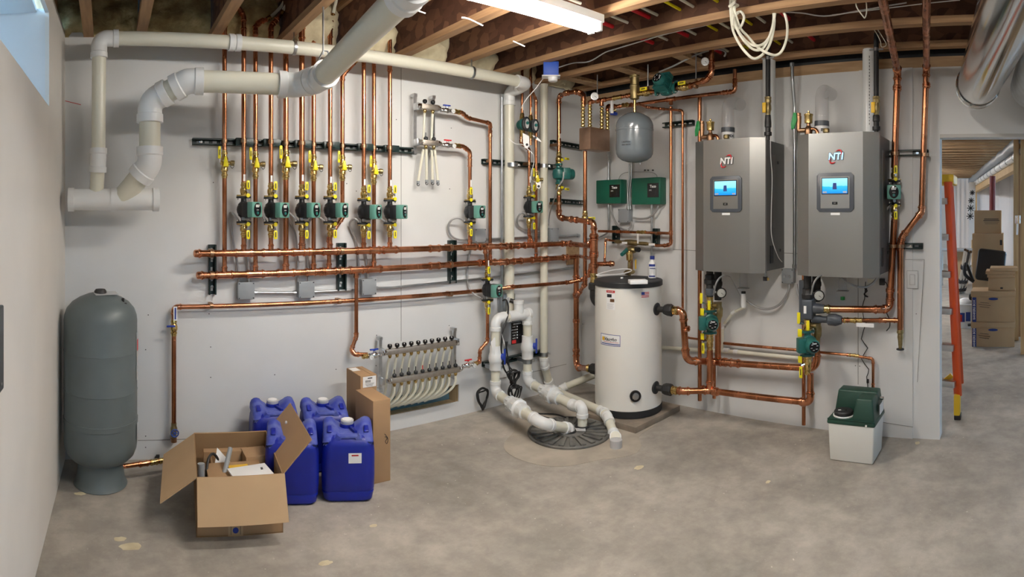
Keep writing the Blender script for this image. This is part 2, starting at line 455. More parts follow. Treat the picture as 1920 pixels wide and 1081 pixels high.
# back wall with the opening for the floor-heating tubes
def wall_panels(m, x0, x1, z0, z1, hx0, hx1, hz0, hz1, y, t):
    for a, b, c, d in ((x0, hx0, z0, z1), (hx1, x1, z0, z1), (hx0, hx1, z0, hz0), (hx0, hx1, hz1, z1)):
        m.box(((a+b)/2, y+t/2, (c+d)/2), (b-a, t, d-c))
HX0, HX1, HZ0, HZ1 = 1.62, 2.475, .105, .235
m = MB(); wall_panels(m, -.5, 4.2, 0, ZT, HX0, HX1, HZ0, HZ1, D1, .015)
wb = struct('wall_back', m, 'drywall')
m = MB().box((2.0, D1+.14, 1.3), (5,.02,2.65)); part('blue_insulation_board', m, 'blue_board', wb)
m = MB().box((HX1+.02, D1+.07, .2), (.04,.12,.4)); m.box((2.0, D1+.07, .07), (1.2,.12,.04)); part('stud', m, 'stud_wood', wb)
def seamline(a, b, w, nrm, t=.0012):
    a, b, nrm = V(a), V(b), V(nrm); d = (b-a).normalized(); s = d.cross(nrm).normalized()
    return MB().prism([(0,-w/2),((b-a).length,-w/2),((b-a).length,w/2),(0,w/2)], a, d, s, nrm*t)
for a, b, w in (((752,128),(745,640),.004), ((256,825),(400,820),.004), ((985,700),(1062,682),.004)):
    p, q = B(*a), B(*b)
    if a[0] > 700 and a[0] < 760: q.x = p.x
    part('panel_seam', seamline(p, q, w, (0,-1,0)), 'seam', wb)
m = MB()
for q in ((273,817),(273,838),(278,590),(273,655),(395,707),(515,702),(395,650),(743,224),(846,240),(843,354),(705,685),(706,628),(842,610),(630,692),(392,588),(743,556),(668,358),(400,342),(650,344),(120,195),(114,57)):
    p = B(*q); m.cyl(p, p+V((0,-.0015,0)), .0035, n=8)
part('screw_head', m, 'screw_dark', wb)['kind'] = 'stuff'
# boiler wall (with the doorway), thickness .12
YO, ZO = .478, 2.017
m = MB()
m.box((D2+.06, (YO+3.9)/2, 2.49/2), (.12, 3.9-YO, 2.49))
m.box((D2+.06, (YO-1.0)/2, (2.49+ZO)/2), (.12, YO+1.0, 2.49-ZO))
m.box((D2+.06, -2.6, 2.49/2), (.12, 3.2, 2.49))
wr = struct('wall_right', m, 'drywall')
# raised drywall sheets beside the doorway and along the foot
m = MB(); m.box((D2-.006, (RY(1611)+RY(1712))/2, 2.49/2), (.012, RY(1611)-RY(1712)-.004, 2.49)); part('drywall_sheet', m, 'drywall', wr)
for a, b, w in (((1262,467),(1342,472),.004), ((1470,474),(1495,475),.004), ((1697,486),(1733,486),.003), ((1733,486),(1720,716),.003), ((1655,791),(1712,800),.003)):
    part('panel_seam', seamline(R(*a,.0125 if a[0] > 1600 else 0), R(*b,.0125 if a[0] > 1600 else 0), w, (-1,0,0)), 'seam', wr)
p, q = R(1609,486,.001), R(1605,720,.001); q.y = p.y
part('panel_seam', seamline(p, q, .004, (-1,0,0)), 'seam', wr)
m = MB()
for q in ((1093,607),(1604,685),(1612,686),(1718,588)):
    p = R(*q,.012); m.cyl(p, p+V((-.0015,0,0)), .0035, n=8)
part('screw_head', m, 'screw_dark', wr)['kind'] = 'stuff'
m = MB(); m.box((D2+.06, .7, 2.525), (.12, 6.4, .07)); struct('trim_1', m, 'plate_wood')
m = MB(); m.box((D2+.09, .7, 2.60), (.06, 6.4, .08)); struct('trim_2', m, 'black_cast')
m = MB(); m.box((D2+.06, -.26, ZO+.012), (.122, 1.476, .022)); struct('door_1', m, 'drywall_cut')
# left wall with the recessed window
def lbox(m, y0, y1, z0, z1, t=.02):
    a, b = V((lx(y0), y0, 0)), V((lx(y1), y1, 0)); d = (b-a).normalized(); n = V((-d.y, d.x, 0))
    if n.x > 0: n = -n
    m.prism([(0, z0), ((b-a).length, z0), ((b-a).length, z1), (0, z1)], a, d, UP, n*t)
WY0, WY1, WZ0, WZ1 = 1.1, 2.80, 2.03, 2.49
m = MB(); lbox(m, WY1, 3.55, 0, ZT); lbox(m, -4, WY0, 0, ZT); lbox(m, WY0, WY1, 0, WZ0); lbox(m, WY0, WY1, WZ1, ZT)
struct('wall_left', m, 'drywall_paper')
m = MB()      # reveal of the deep basement window
wd = .42
m.box((lx(2.8)-wd/2-.012, WY1+.012, (WZ0+WZ1)/2), (wd, .02, WZ1-WZ0+.04)); m.box((lx(1.1)-wd/2-.012, WY0-.012, (WZ0+WZ1)/2), (wd, .02, WZ1-WZ0+.04))
m.box((lx(1.9)-wd/2-.03, (WY0+WY1)/2, WZ0-.012), (wd, WY1-WY0, .02)); m.box((lx(1.9)-wd/2-.03, (WY0+WY1)/2, WZ1+.012), (wd, WY1-WY0, .02))
w1 = struct('window_1', m, 'drywall')
xg = lx(1.9)-wd-.04
m = MB()
for y in (WY0+.03, (WY0+WY1)/2, WY1-.03): m.box((xg, y, (WZ0+WZ1)/2), (.05,.05,WZ1-WZ0))
for z in (WZ0+.03, WZ1-.03): m.box((xg, (WY0+WY1)/2, z), (.049,WY1-WY0,.05))
part('window_frame', m, 'white_plastic', w1)
part('window_glass', MB().box((xg, (WY0+WY1)/2, (WZ0+WZ1)/2), (.004,WY1-WY0,WZ1-WZ0)), 'window_glass', w1)
m = MB().box((1.7,-4.05,1.3), (4.4,.1,2.65)); struct('wall_rear', m, 'drywall')
one('plumb_line', MB().prism([(0,-.002),(.185,-.002),(.185,.002),(0,.002)], B(97,183,.001), (B(155,197,.001)-B(97,183,.001)).normalized(), UP, (0,-.0008,0)), 'ink_red', 'thin red crayon line drawn on drywall beside the window recess', 'crayon line', origin=B(97,183))
# electrical panel at the picture's edge
e = root('breaker_box', 'dark grey breaker box on the wall below the basement window', 'breaker box', (lx(1.19), 1.19, 1.04))
m = MB(); m.box((lx(1.19)+.036, 1.19, 1.155), (.045,.60,.22), Matrix.Rotation(-.0351,3,'Z'), bev=.004); part('panel_box', m, 'panel_grey', e)
m = MB(); m.cyl((lx(1.4)+.055,1.46,1.065),(lx(1.4)+.062,1.46,1.065),.004); part('panel_screw', m, 'steel', e)
# ceiling
CB = 2.59
m = MB().box((1.55,-.2,2.925), (4.6,7.7,.03)); struct('ceiling', m, 'osb')
def joist(x, y0, y1, label, web=True, tone=0):
    o = root('floor_joist', label, 'joist', (x, y0, CB), group='wooden joists under the floor above')
    m = MB(); m.box((x, (y0+y1)/2, CB+.02), (.062, y1-y0, .04)); m.box((x, (y0+y1)/2, 2.89), (.062, y1-y0, .04)); part('flange', m, 'joist_wood', o)
    m = MB(); m.box((x, (y0+y1)/2, (CB+2.91)/2), (.011, y1-y0, .26)); part('web', m, 'osb', o)
    return o
LBJ = ['first', 'second', 'third', 'fourth', 'fifth', 'sixth', 'seventh', 'eighth', 'ninth', 'tenth']
for i, x in enumerate((-.11, .21, .66, 1.10, 1.53, 1.96, 2.40, 2.83, 3.27, 3.725)):
    joist(x, -4, D1+.10, '%s wooden I-joist overhead counted from the window wall' % LBJ[i])
for i, y in enumerate((2.17, 2.72, 3.22)):
    one('blocking_board', MB().box((3.497, y, CB+.018), (.39,.09,.03)), 'plate_wood', 'flat pine blocking board between the last two joists, %s from the corner' % (('third','second','first')[i]), 'board', 'blocking boards between joists', origin=(3.497,y,CB+.018))
# insulation in the joist bays along the back wall
xs = (-.11, .21, .66, 1.10, 1.53, 1.96, 2.40, 2.83, 3.27, 3.725)
for i in range(-1, 9):
    a, b = (xs[i]+.02 if i >= 0 else -.5), xs[i+1]-.02; foam = i >= 3; n1, n2 = 10, 10
    rnd = random.Random(i); m = MB(); g = []
    for k in range(n2+1):
        row = []
        for j in range(n1+1):
            u, w = j/n1, k/n2
            bul = .16*sin(pi*u)**.5+.05*rnd.random() if foam else .06*rnd.random()+.06
            if foam: bul += .04*sin(9*u+i)*sin(7*w+2*i)
            row.append(m.b.verts.new((a+(b-a)*u, D1+.05-bul*(.5+.5*sin(pi*min(1,w*1.1))), ZT-.03+(2.91-ZT+.02)*w)))
        g.append(row)
    for k in range(n2):
        for j in range(n1): m.b.faces.new((g[k][j], g[k][j+1], g[k+1][j+1], g[k+1][j]))
    lab = ('cream spray foam in a joist bay over the back wall, %s foam from the window' % LBJ[i-3]) if foam else 'brown fibreglass batt in the %s joist bay from the window' % LBJ[i+1]
    o = one('spray_foam' if foam else 'insulation_batt', m, 'foam' if foam else 'insul', lab, 'insulation', 'spray foam plugs' if foam else 'fibreglass batts', origin=((a+b)/2, D1, ZT), sharp=80)
m = MB().box((-.36, -.2, 2.77), (.12,7.6,.30)); struct('trim_4', m, 'plate_wood')
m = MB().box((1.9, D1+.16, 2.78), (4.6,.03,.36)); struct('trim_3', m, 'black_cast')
# coloured tubes through the joist webs
tb = [(1225,'red_tube','red'),(1252,'pex','white'),(1290,'red_tube','red'),(1305,'pex','white'),(1345,'yellow','yellow'),(1368,'pex','white'),(1410,'yellow','yellow'),(1435,'pex','white'),(1480,'red_tube','red')]
for i, (x, mt_, cn) in enumerate(tb):
    y = 3.27/tan((x-X0)/FX); o = V((2.0, y, 2.70))
    one('pex_line', MB().cyl(o, (3.8, y, 2.70), .0135 if cn == 'red' else .009, n=10), mt_, '%s tubing threaded through joist webs overhead, %s tube from the corner' % (cn, LBJ[i]), 'tubing', 'tubing threaded through the joists', origin=o)
# cables stapled along the joists
def ceilpt(x, y, z): return P(x, y, (z-CH)*FX/(HY-y))
cable('thin white cable running along the joist web over the corner', [P(1045,127,4.3), P(1075,118,4.3), P(1105,115,4.2), P(1135,98,4.1), P(1160,90,4.0), P(1200,78,3.85), P(1240,66,3.75), P(1272,58,3.65), P(1320,48,3.6), P(1360,38,3.5), P(1450,24,3.45), P(1500,24,3.45), P(1545,30,3.4), P(1600,22,3.35), P(1700,5,3.3)], .0045, 'white_plastic', k=5)
cable('short white cable end poking out of a joist web beside the lamp', [P(866,33,2.75), P(880,36,2.78), P(905,48,2.85)], .0035, 'white_plastic')
cable('short white cable stub under the joist, between lamp and drain pipe', [P(962,77,3.2), P(973,82,3.2), P(984,87,3.2)], .0035, 'white_plastic')
cable('white cable stub on the joist web beside the big drain pipe', [P(763,13,2.9), P(780,19,2.9), P(798,25,2.9)], .0035, 'white_plastic')
cable('flat white cable along the joist above the copper mains', [P(1560,28,3.3), P(1650,17,3.2), P(1740,6,3.2), P(1800,0,3.2)], .005, 'white_plastic', flat=.5)
m = MB().box((4.5,-6.5,1.5),(27,.1,3.2)); m.box((-1.2,0,1.5),(.1,12,3.2)); struct('wall_outer', m, 'drywall')
# ---------------------------------------------------------------- lamps
def strip_light(label, c, L, ax, mt_):
    o = root('strip_light', label, 'lamp', c); c = V(c); ax = V(ax).normalized(); sd = UP.cross(ax)
    rot = Matrix((ax, sd, UP)).transposed()
    part('housing', MB().box(c, (L,.11,.045), rot, bev=.004), 'white_plastic', o)
    for s in (-1, 1):
        part('tube', MB().cyl(c+ax*(-L/2+.03)+sd*(.03*s)-UP*.05, c+ax*(L/2-.03)+sd*(.03*s)-UP*.05, .0165, n=16), mt_, o)
        for e_ in (-1, 1):
            part('lamp_holder', MB().box(c+ax*(e_*(L/2-.018))+sd*(.03*s)-UP*.042, (.02,.042,.055), rot, bev=.005), 'white_plastic', o)
    return o
strip_light('two-tube white fluorescent strip light hanging lit under the joists', (1.76,2.11,CB-.03), 1.22, (1,-.06,0), 'tube_light')
strip_light('second lit two-tube strip light, overhead nearer the viewer', (1.68,.67,CB-.03), 1.22, (1,0,0), 'tube_light')
# camera
cd = bpy.data.cameras.new('camera'); cd.type = 'PANO'; cd.panorama_type = 'CENTRAL_CYLINDRICAL'
cam = bpy.data.objects.new('camera', cd); COL.objects.link(cam); SC.camera = cam
cam.location = (0, 0, CH); cam.rotation_euler = (pi/2, 0, -(960-X0)/FX)
cd.central_cylindrical_range_u_min = -960/FX; cd.central_cylindrical_range_u_max = 960/FX
cd.central_cylindrical_range_v_min = -(1081-HY)/FX; cd.central_cylindrical_range_v_max = HY/FX
cd.central_cylindrical_radius = 1.
cd.clip_start = .02; cd.clip_end = 200
w = bpy.data.worlds.new('world'); SC.world = w; w.use_nodes = True
w.node_tree.nodes['Background'].inputs[0].default_value = (.36,.66,1.,1); w.node_tree.nodes['Background'].inputs[1].default_value = 14.
SC.view_settings.view_transform = 'Standard'; SC.view_settings.look = 'None'; SC.view_settings.gamma = 1; SC.view_settings.exposure = .6

SC.cycles.max_bounces = 8; SC.cycles.transparent_max_bounces = 8; SC.cycles.sample_clamp_indirect = 8
# ================================================================ back wall
RET, SUP = .062, .104
NY = V((0,-1,0)); PX = V((1,0,0))
NTH = ['first','second','third','fourth','fifth','sixth','seventh','eighth','ninth','tenth']
# ---- slotted strut channel
def strut(label, a, b, right, up, out, w=.041, d=.041, name='strut_channel', group='black slotted strut channels', pitch=.05, back=True):
    a, b = V(a), V(b); L = (b-a).length; t = .0026; o = root(name, label, 'strut channel', a, group=group)
    ax = (b-a).normalized(); out = V(out).normalized(); sd = ax.cross(out).normalized()
    m = MB()
    for s in (-1, 1):
        m.prism([(0,0),(L,0),(L,t),(0,t)], a+sd*(s*w/2-(t if s > 0 else 0)), ax, sd, out*d)      # side webs
        m.prism([(0,0),(L,0),(L,.009),(0,.009)], a+sd*(s*w/2-(.009 if s > 0 else 0))+out*(d-t), ax, sd, out*t)
    n = int(L/pitch); sl = .028; sw = .014
    xs = [(L-n*pitch)/2+pitch*i for i in range(n+1)]
    for s in (-1, 1):
        lo, hi = (sw/2, w/2) if s > 0 else (-w/2, -sw/2)
        m.prism([(0,lo),(L,lo),(L,hi),(0,hi)], a, ax, sd, out*t)
    e = [0]+[v for x in [xs[0]+pitch*(i+.5) for i in range(n)] for v in (x-sl/2, x+sl/2)]+[L]
    for q in range(0, len(e)-1, 2): m.prism([(e[q],-sw/2),(e[q+1],-sw/2),(e[q+1],sw/2),(e[q],sw/2)], a, ax, sd, out*t)
    part('channel', m, 'strut_green', o)
    m = MB()
    for i in range(0, n, 3):
        c = a+ax*(xs[0]+pitch*(i+.5)+.012); m.lathe(c+out*t, out, [(0,.010),(.009,.010),(.0092,.006),(.014,.006)], 10)
    part('bolt', m, 'chrome', o)
    return o
p, q = B(360,268), B(771,281.5); q.z = p.z = (p.z+q.z)/2
strut('long black slotted channel behind the row of copper risers', p, q, PX, UP, NY)
for x, k in ((457,1),(508,2),(566,3),(619,4),(682,5),(731,6)):
    c = B(x, 270, .042); c.z = p.z
    m = MB().box(c+V((.0,-.018,0)), (.11,.036,.047), bev=.002); m.box(c+V((0,-.040,0)), (.04,.012,.030), bev=.001)
    one('strut_spacer', m, 'strut_green', 'short black channel spacer behind the %s supply riser' % NTH[k-1], 'strut spacer', 'strut spacers', origin=c)
    m.b = None
for x, y0, y1, l in ((397,458,551,'capped ends'),(638,455,544,'middle'),(845,450,530,'red-tagged bend')):
    a, b = B(x,y1), B(x,y0); b.x = a.x
    strut({'capped ends':'upright black channel holding the two manifold pipes at their capped ends','middle':'upright black channel under the fourth zone circulator','red-tagged bend':'upright black channel beside the circulator with the looped grey conduit'}[l], a, b, PX, UP, NY, w=.047 if x < 500 else .062, d=.036, pitch=.06)
# ---- headers
h1a, h1b, h1c = B(369,475,SUP), B(1064,456,.152), None
RX, RRHO = 1113.5, 4.42
riser_xy = P(RX, 456, RRHO)
def jog(x, o, o2): return o if x < 905 else (o2 if x > 945 else o+(o2-o)*(x-905)/40.)
def H1(x): 
    p = B(x, 0, jog(x, SUP, .152)); t = (p.x-h1a.x)/(h1b.x-h1a.x); return V((p.x, p.y, h1a.z+(h1b.z-h1a.z)*t))
sx = [(457,.0143),(508,.0143),(566,.0175),(619,.0143),(682,.0143),(731,.0143),(881,.0143),(992,.0125)]
z1 = h1b.z
pipe('thick upper copper manifold pipe running from its capped end to the corner riser', [h1a, H1(905), H1(945), h1b, V((riser_xy.x-.0, riser_xy.y+.03, z1))], .0206, bend=1.3,
     tees=[(H1(x), PX, UP, r) for x, r in sx]+[(H1(910), PX, -UP, .0143)],
     coups=[(H1(x), PX) for x in (560,702,815,965)], caps=[(h1a, -PX)], clamps=[(H1(x), PX, V((0,SUP-.04,0))) for x in (397,640,845)], name='manifold_pipe', cat='manifold pipe')
h2a, h2b = B(374,516,RET), B(1075,481,.125)
def H2(x):
    p = B(x, 0, jog(x, RET, .125)); t = (p.x-h2a.x)/(h2b.x-h2a.x); return V((p.x, p.y, h2a.z+(h2b.z-h2a.z)*t))
rx = [(421,.0143),(479,.0143),(536,.0175),(588,.0143),(617,.0143),(701,.0143),(919,.0125),(1005,.0125)]
rlow = V((H2(1075).x+.02, D1-.14, H2(1075).z))
pipe('thick lower copper manifold pipe parallel under the upper one', [h2a, H2(905), H2(945), H2(1060), rlow], .0206, bend=1.2,
     tees=[(H2(x), PX, UP, r) for x, r in rx]+[(H2(668), PX, -UP, .0143)],
     coups=[(H2(x), PX) for x in (600,650,815,970,1020)], caps=[(h2a, -PX)], clamps=[(H2(x), PX, V((0,RET-.036,0))) for x in (397,640,845)], name='manifold_pipe', cat='manifold pipe')
# ---- zone circulator (prototype along z, motor turned)
def make_pump(label, ang, group, txt='007', sc=1.):
    o = root('circulator_pump', label, 'circulator pump', group=group); a = ang
    ax = V((cos(a), -sin(a), 0)); sd = V((sin(a), cos(a), 0)); rot = Matrix((sd, -ax, UP)).transposed()   # local -Y -> ax
    m = MB(); m.lathe((0,0,-.081), UP, [(0,.020),(.010,.020),(.014,.017),(.03,.018),(.045,.034),(.081,.040),(.117,.034),(.132,.018),(.148,.017),(.152,.020),(.162,.020)], 20)
    m.ball(ax*.005, .048, (1,1,1.0), rot=rot)
    for s in (-1, 1):
        z = s*.076; m.prism([(.047*cos(t)*(1 if abs(cos(t)) > .5 else 1), .024*sin(t)) for t in [2*pi*k/20 for k in range(20)]], (0,0,z-.006), (1,0,0), (0,1,0), (0,0,.012))
    part('volute', m, 'black_cast', o, True)
    m = MB().box(ax*.045, (.088,.05,.092), rot, bev=.008); part('motor_housing', m, 'black_cast', o, True)
    m = MB().box(ax*.092, (.09,.046,.094), rot, bev=.008); h = part('control_head', m, 'pump_teal', o, True)
    f0 = ax*.1145
    m = MB().prism([(.031*cos(t), .041*sin(t)) for t in [2*pi*k/24 for k in range(24)]], f0, -sd, UP, ax*.003, bev=.001); part('face_plate', m, 'black_gloss', h, True)
    r = UP.cross(ax)
    text('lettering', txt, .022 if len(txt) < 4 else .015, f0+ax*.0034+UP*.021, r, UP, 'label_white', h, True, bold=.0008)
    text('lettering', 'ECM', .009, f0+ax*.0034+UP*-.002, r, UP, 'label_white', h, True)
    part('dial', MB().cyl(f0+ax*.002-UP*.02, f0+ax*.006-UP*.02, .0095, n=14), 'pump_green', h, True)
    for s in (-1, 1):
        for q in (-1, 1):
            part('bolt', MB().cyl((q*.038,0,s*.076-.016), (q*.038,0,s*.076+.016), .005, n=6), 'chrome', o, True)
    part('conduit_connector', MB().cyl(V((0,-.02,-.055)), V((.03,-.045,-.055)), .011, n=10).box((-.004,-.02,-.055), (.03,.02,.02), bev=.002), 'steel', o, True)
    return o
def make_isov(label, s, side, group):       # flange at z=0, body along s*z; lever on side (+1 right)
    o = root('isolation_valve', label, 'isolation valve', group=group)
    m = MB(); m.prism([(.045*cos(t), .023*sin(t)) for t in [2*pi*k/20 for k in range(20)]], (0,0,0 if s > 0 else -.008), (1,0,0), (0,1,0), (0,0,.008))
    m.lathe((0,0,0), (0,0,s), [(.004,.019),(.014,.019),(.02,.022),(.034,.0235),(.046,.022),(.052,.0165),(.06,.0165),(.063,.0195),(.071,.0195),(.074,.0165),(.086,.0165)], 18)
    part('valve_body', m, 'brass', o, True)
    m = MB().cyl((side*.008,-.018,s*.034), (side*.016,-.036,s*.034), .009, n=12); m.box((side*.018,-.037,s*.036), (.006,.006,.028)); part('stem', m, 'chrome', o, True)
    m = MB().prism([(-.011,-.022),(-.006,-.027),(.006,-.027),(.011,-.022),(.011,.022),(.006,.027),(-.006,.027),(-.011,.022)], (side*.018,-.044,s*.068), (1,0,0), UP, (0,.006,0), bev=.0015)
    l = part('lever', m, 'yellow', o, True)
    part('lever_marking', MB().prism([(-.003,-.016),(.003,-.016),(.003,.016),(-.003,.016)], (side*.018,-.0443,s*.066), (1,0,0), UP, (0,-.0006,0)), 'ink', l, True)
    m = MB().prism([(.0115*cos(t), .0125*sin(t)) for t in [2*pi*k/14 for k in range(14)]], (side*.018,-.044,s*.004), (1,0,0), UP, (0,.006,0)); m.cyl((side*.018,-.041,s*.004),(side*.01,-.01,s*.006),.006,n=8)
    part('drain_knob', m, 'yellow', o, True)
    return o
GP, GU, GD = 'zone circulators on the upper manifold', 'flange isolation valves above the circulators', 'flange isolation valves below the circulators'
# pump centres
pumps = [(457,393,1,.0143),(508,394,2,.0143),(566,394,3,.0175),(619,394,4,.0143),(682,397,5,.0143),(731,397,6,.0143)]
tops = {1:[(459,31),(449,17),(438,8)], 2:[(509,50),(516,40),(526,27)], 3:[(569,10),(572,-8)], 4:[(620,44),(623,32)], 5:[(682,112)], 6:[(735,50),(740,38)]}
pump0 = up0 = dn0 = None
pump_z = {}
for x, y, k, r in pumps:
    c = B(x, y, SUP); pump_z[k] = c
    lab = '%s green and black zone circulator counting from the manifold\'s capped end' % NTH[k-1]
    lu = 'brass isolation valve with yellow lever on top of the %s zone circulator' % NTH[k-1]
    ld = 'brass isolation valve with yellow lever under the %s zone circulator' % NTH[k-1]
    if pump0 is None:
        pump0 = make_pump(lab, math.radians(58), GP); up0 = make_isov(lu, 1, 1, GU); dn0 = make_isov(ld, -1, 1, GD)
        P1, U1, N1 = pump0, up0, dn0
        for o_, dz in ((pump0,0),(up0,.083),(dn0,-.083)): o_.location = c+V((0,0,dz))
    else:
        P1 = copy_tree(pump0, loc=c, label=lab); U1 = copy_tree(up0, loc=c+V((0,0,.083)), label=lu); N1 = copy_tree(dn0, loc=c-V((0,0,.083)), label=ld)
    # riser above
    zt = c.z+.165
    pts = [V((c.x, c.y, zt))]
    tp = []
    for i, (tx, ty) in enumerate(tops[k]):
        q = B(tx, ty, SUP)
        if i == 0: q.x = c.x
        tp.append(q)
    pts += tp
    zs = B(x, 276, SUP).z; 
    cs = [(V((c.x,c.y,B(x,(62 if k < 5 else 125),SUP).z)), UP)] if k not in (5,) else []
    pipe('copper supply riser standing over the %s zone circulator' % NTH[k-1], pts, r, coups=cs,
         clamps=[(V((c.x,c.y,p.z)), UP, V((0,SUP-.088,0)))], tags=[(V((c.x,c.y,zt+.030 if k != 3 else zt+.038)), .04, .012, NY)], group='copper risers over the zone circulators')
    pipe('short copper stub joining the %s zone circulator to the upper manifold' % NTH[k-1], [V((c.x,c.y,c.z-.165)), V((c.x,c.y,H1(x).z+.05))], r, group='short copper stubs under the zone circulators')
# ---- return risers with purge valves
def make_purge(label, r):
    o = root('purge_valve', label, 'purge valve', group='purge valves on the return risers'); k = r/.0143
    m = MB(); m.lathe((0,0,-.095), UP, [(0,.0165),(.012,.0165),(.015,.020),(.024,.020),(.027,.0165),(.04,.0165),(.045,.022),(.066,.022),(.075,.0185),(.095,.0235),(.12,.0235),(.135,.0175),(.145,.0165),(.149,.020),(.158,.020),(.161,.0165),(.172,.0165)], 16)
    m.cyl((0,0,.0),(.034,-.008,-.002),.013,n=12); m.cyl((0,-.0,.0),(-.024,-.014,-.004),.012,n=12)
    part('valve_body', m, 'brass', o, True)
    m = MB().prism([(-.016,-.028),(-.007,.032),(.004,.034),(.014,-.012),(.018,-.030)], (.002,-.034,.004), (1,0,0), UP, (0,.012,0), bev=.002); part('drain_handle', m, 'yellow', o, True)
    m = MB().cyl((-.022,-.016,-.004),(-.036,-.03,.008),.005,n=8); m.box((-.036,-.033,.014),(.005,.004,.03)); part('stem', m, 'chrome', o, True)
    m = MB().prism([(-.0085,-.030),(-.004,-.034),(.004,-.034),(.0085,-.030),(.0085,.038),(.004,.043),(-.004,.043),(-.0085,.038)], (-.039,-.038,.055), (1,0,0), UP, (0,.007,0), bev=.002); l = part('lever', m, 'yellow', o, True)
    part('lever_marking', MB().prism([(-.0025,-.008),(.0025,-.008),(.0025,.026),(-.0025,.026)], (-.039,-.0384,.05), (1,0,0), UP, (0,-.0005,0)), 'ink', l, True)
    m = MB().lathe((.034,-.008,-.002),(1,-.2,-.05),[(0,.013),(.004,.0175),(.024,.0175),(.027,.015),(.028,.006)],14); part('hose_cap', m, 'brass_dull', o, True)
    m = MB().sweep(spline([(.045,-.026,-.004),(.052,-.03,-.024),(.040,-.03,-.035),(.030,-.024,-.020)],4), .0018, 6); part('cap_strap', m, 'black_rubber', o, True)
    o.scale = (1,1,1); return o
rets = [(421,305,1,.0143,[(423,45),(420.5,27)]),(479,307,2,.0143,[(481.5,50),(489,40),(500,37)]),(536,306,3,.0175,[(537,96)]),(588,312,4,.0143,[(589,58),(592,48)]),(642,312,5,.0143,[(645,142),(650,133),(664,118)]),(701,320,6,.0143,[(702,86),(708,72)])]
pg0 = None; pexo = B(505,12,RET)
for x, y, k, r, tp in rets:
    c = B(x, y, RET); lab = 'brass purge valve with yellow handles on the %s return riser' % NTH[k-1]
    if pg0 is None: pg0 = make_purge(lab, r); pg0.location = c; g = pg0
    else: g = copy_tree(pg0, loc=c, label=lab)
    if k == 3: g.scale = (1.15,1.15,1.1)
    tq = []
    for i, (tx, ty) in enumerate(tp):
        q = B(tx, ty, RET)
        if i == 0: q.x = c.x
        tq.append(q)
    bot = H2(x); zb = bot.z+.05
    if k == 5:
        zz = B(642,402,RET).z; b2 = H2(617)
        low = [V((c.x,c.y,zz)), V((c.x,c.y,zz-.02)), V((b2.x,c.y,B(617,446,RET).z)), V((b2.x,c.y,b2.z+.05))]
    else: low = [V((c.x,c.y,zb))]
    pipe('copper return riser above the %s purge valve' % NTH[k-1], [c+V((0,0,.07))]+tq, r, clamps=[(V((c.x,c.y,p.z)), UP, V((0,RET-.042,0)))],
         coups=[(V((c.x,c.y,B(x,58,RET).z)), UP)] if k in (1,2) else [], group='copper return risers above the purge valves')
    pipe('copper return riser running from the %s purge valve down behind the upper manifold' % NTH[k-1], [c-V((0,0,.09))]+low, r, bend=1.3, group='copper return risers below the purge valves')
# white tubing from the riser tops into the joists
for i, (pts, nm) in enumerate((([(421,27),(419,18),(414,2),(405,-25)],'first return riser'), ([(438,8),(430,2),(420,-12),(405,-35)],'first supply riser'), ([(500,37),(514,26),(530,8),(540,-15)],'second return riser'), ([(526,27),(534,14),(544,-2),(560,-28)],'second supply riser'), ([(592,48),(594,34),(598,8),(606,-25)],'fourth return riser'), ([(623,32),(626,20),(630,2),(633,-25)],'fourth supply riser'), ([(664,118),(672,108),(690,95),(706,80)],'fifth return riser'), ([(740,38),(746,25),(750,5),(750,-20)],'sixth supply riser'))):
    pp = [B(*q, SUP if 'supply' in nm else RET) for q in pts]
    o = root('pex_tube', 'white tubing leaving the top of the %s into the joists' % nm, 'tubing', lowest(pp), group='white tubing at the riser tops')
    part('tube', MB().sweep(spline(pp,5), .0105, 10), 'pex', o)
    part('crimp_adapter', MB().sweep([pp[0], pp[0].lerp(pp[1],.5)], .0145, 12), 'brass', o)
# ---- riser from lower manifold down to the floor-heating manifold
a = H2(668)
pipe('copper pipe dropping from the lower manifold to the blue-handled floor-heating valve', [a-V((0,0,.05)), V((a.x,a.y,B(668,630,RET).z)), B(659,656,.07), B(665,664,.09), B(689,664,.10)], .0135, bend=1.2, clamps=[])
# left cold line along the wall
zl = B(340,573,.04).z; pl = [B(326,850,.05), B(326,575,.05), B(1062,528,.05)]
pl[1].x = pl[0].x
pl2 = [V((pl[0].x, pl[0].y, B(326,842,.05).z)), pl[1], B(905,543,.05)]
pipe('long low copper line across the wall from the corner valve drop to the orange bend', [V((pl[0].x,pl[0].y,B(326,812,.05).z)), pl[1], B(930,542,.05), B(957,538,.118), B(1066,529,.118), B(1092,524,.2), P(1105,515,4.5), P(1107,495,4.48)], .0145, bend=1.7,
     coups=[], clamps=[(B(396,573,.05), PX, V((0,.05,0))),(B(636,564.5,.05), PX, V((0,.05,0))),(B(845,551,.05), PX, V((0,.05,0)))])
c = B(326,614,.05)
o = root('ball_valve', 'brass ball valve with blue lever on the cold line\'s drop', 'valve', c)
part('valve_body', MB().lathe(c-V((0,0,.05)), UP, [(0,.0165),(.012,.0165),(.014,.02),(.022,.02),(.026,.0165),(.032,.02),(.042,.023),(.058,.023),(.068,.02),(.078,.0165),(.084,.02),(.1,.0165)],16), 'brass', o)
part('lever', MB().box(c+V((-.022,-.03,.015)), (.05,.006,.012), bev=.002).cyl(c+V((0,0,.012)), c+V((0,-.03,.015)), .006, n=8), 'blue_handle', o)
part('paper_tag', MB().box(c+V((.006,-.026,.09)), (.022,.001,.085)), 'label_white', o)
part('tag_print', MB().box(c+V((.006,-.0268,.09)), (.010,.0005,.07)), 'ink_blue', o)
c = B(326,806,.05)
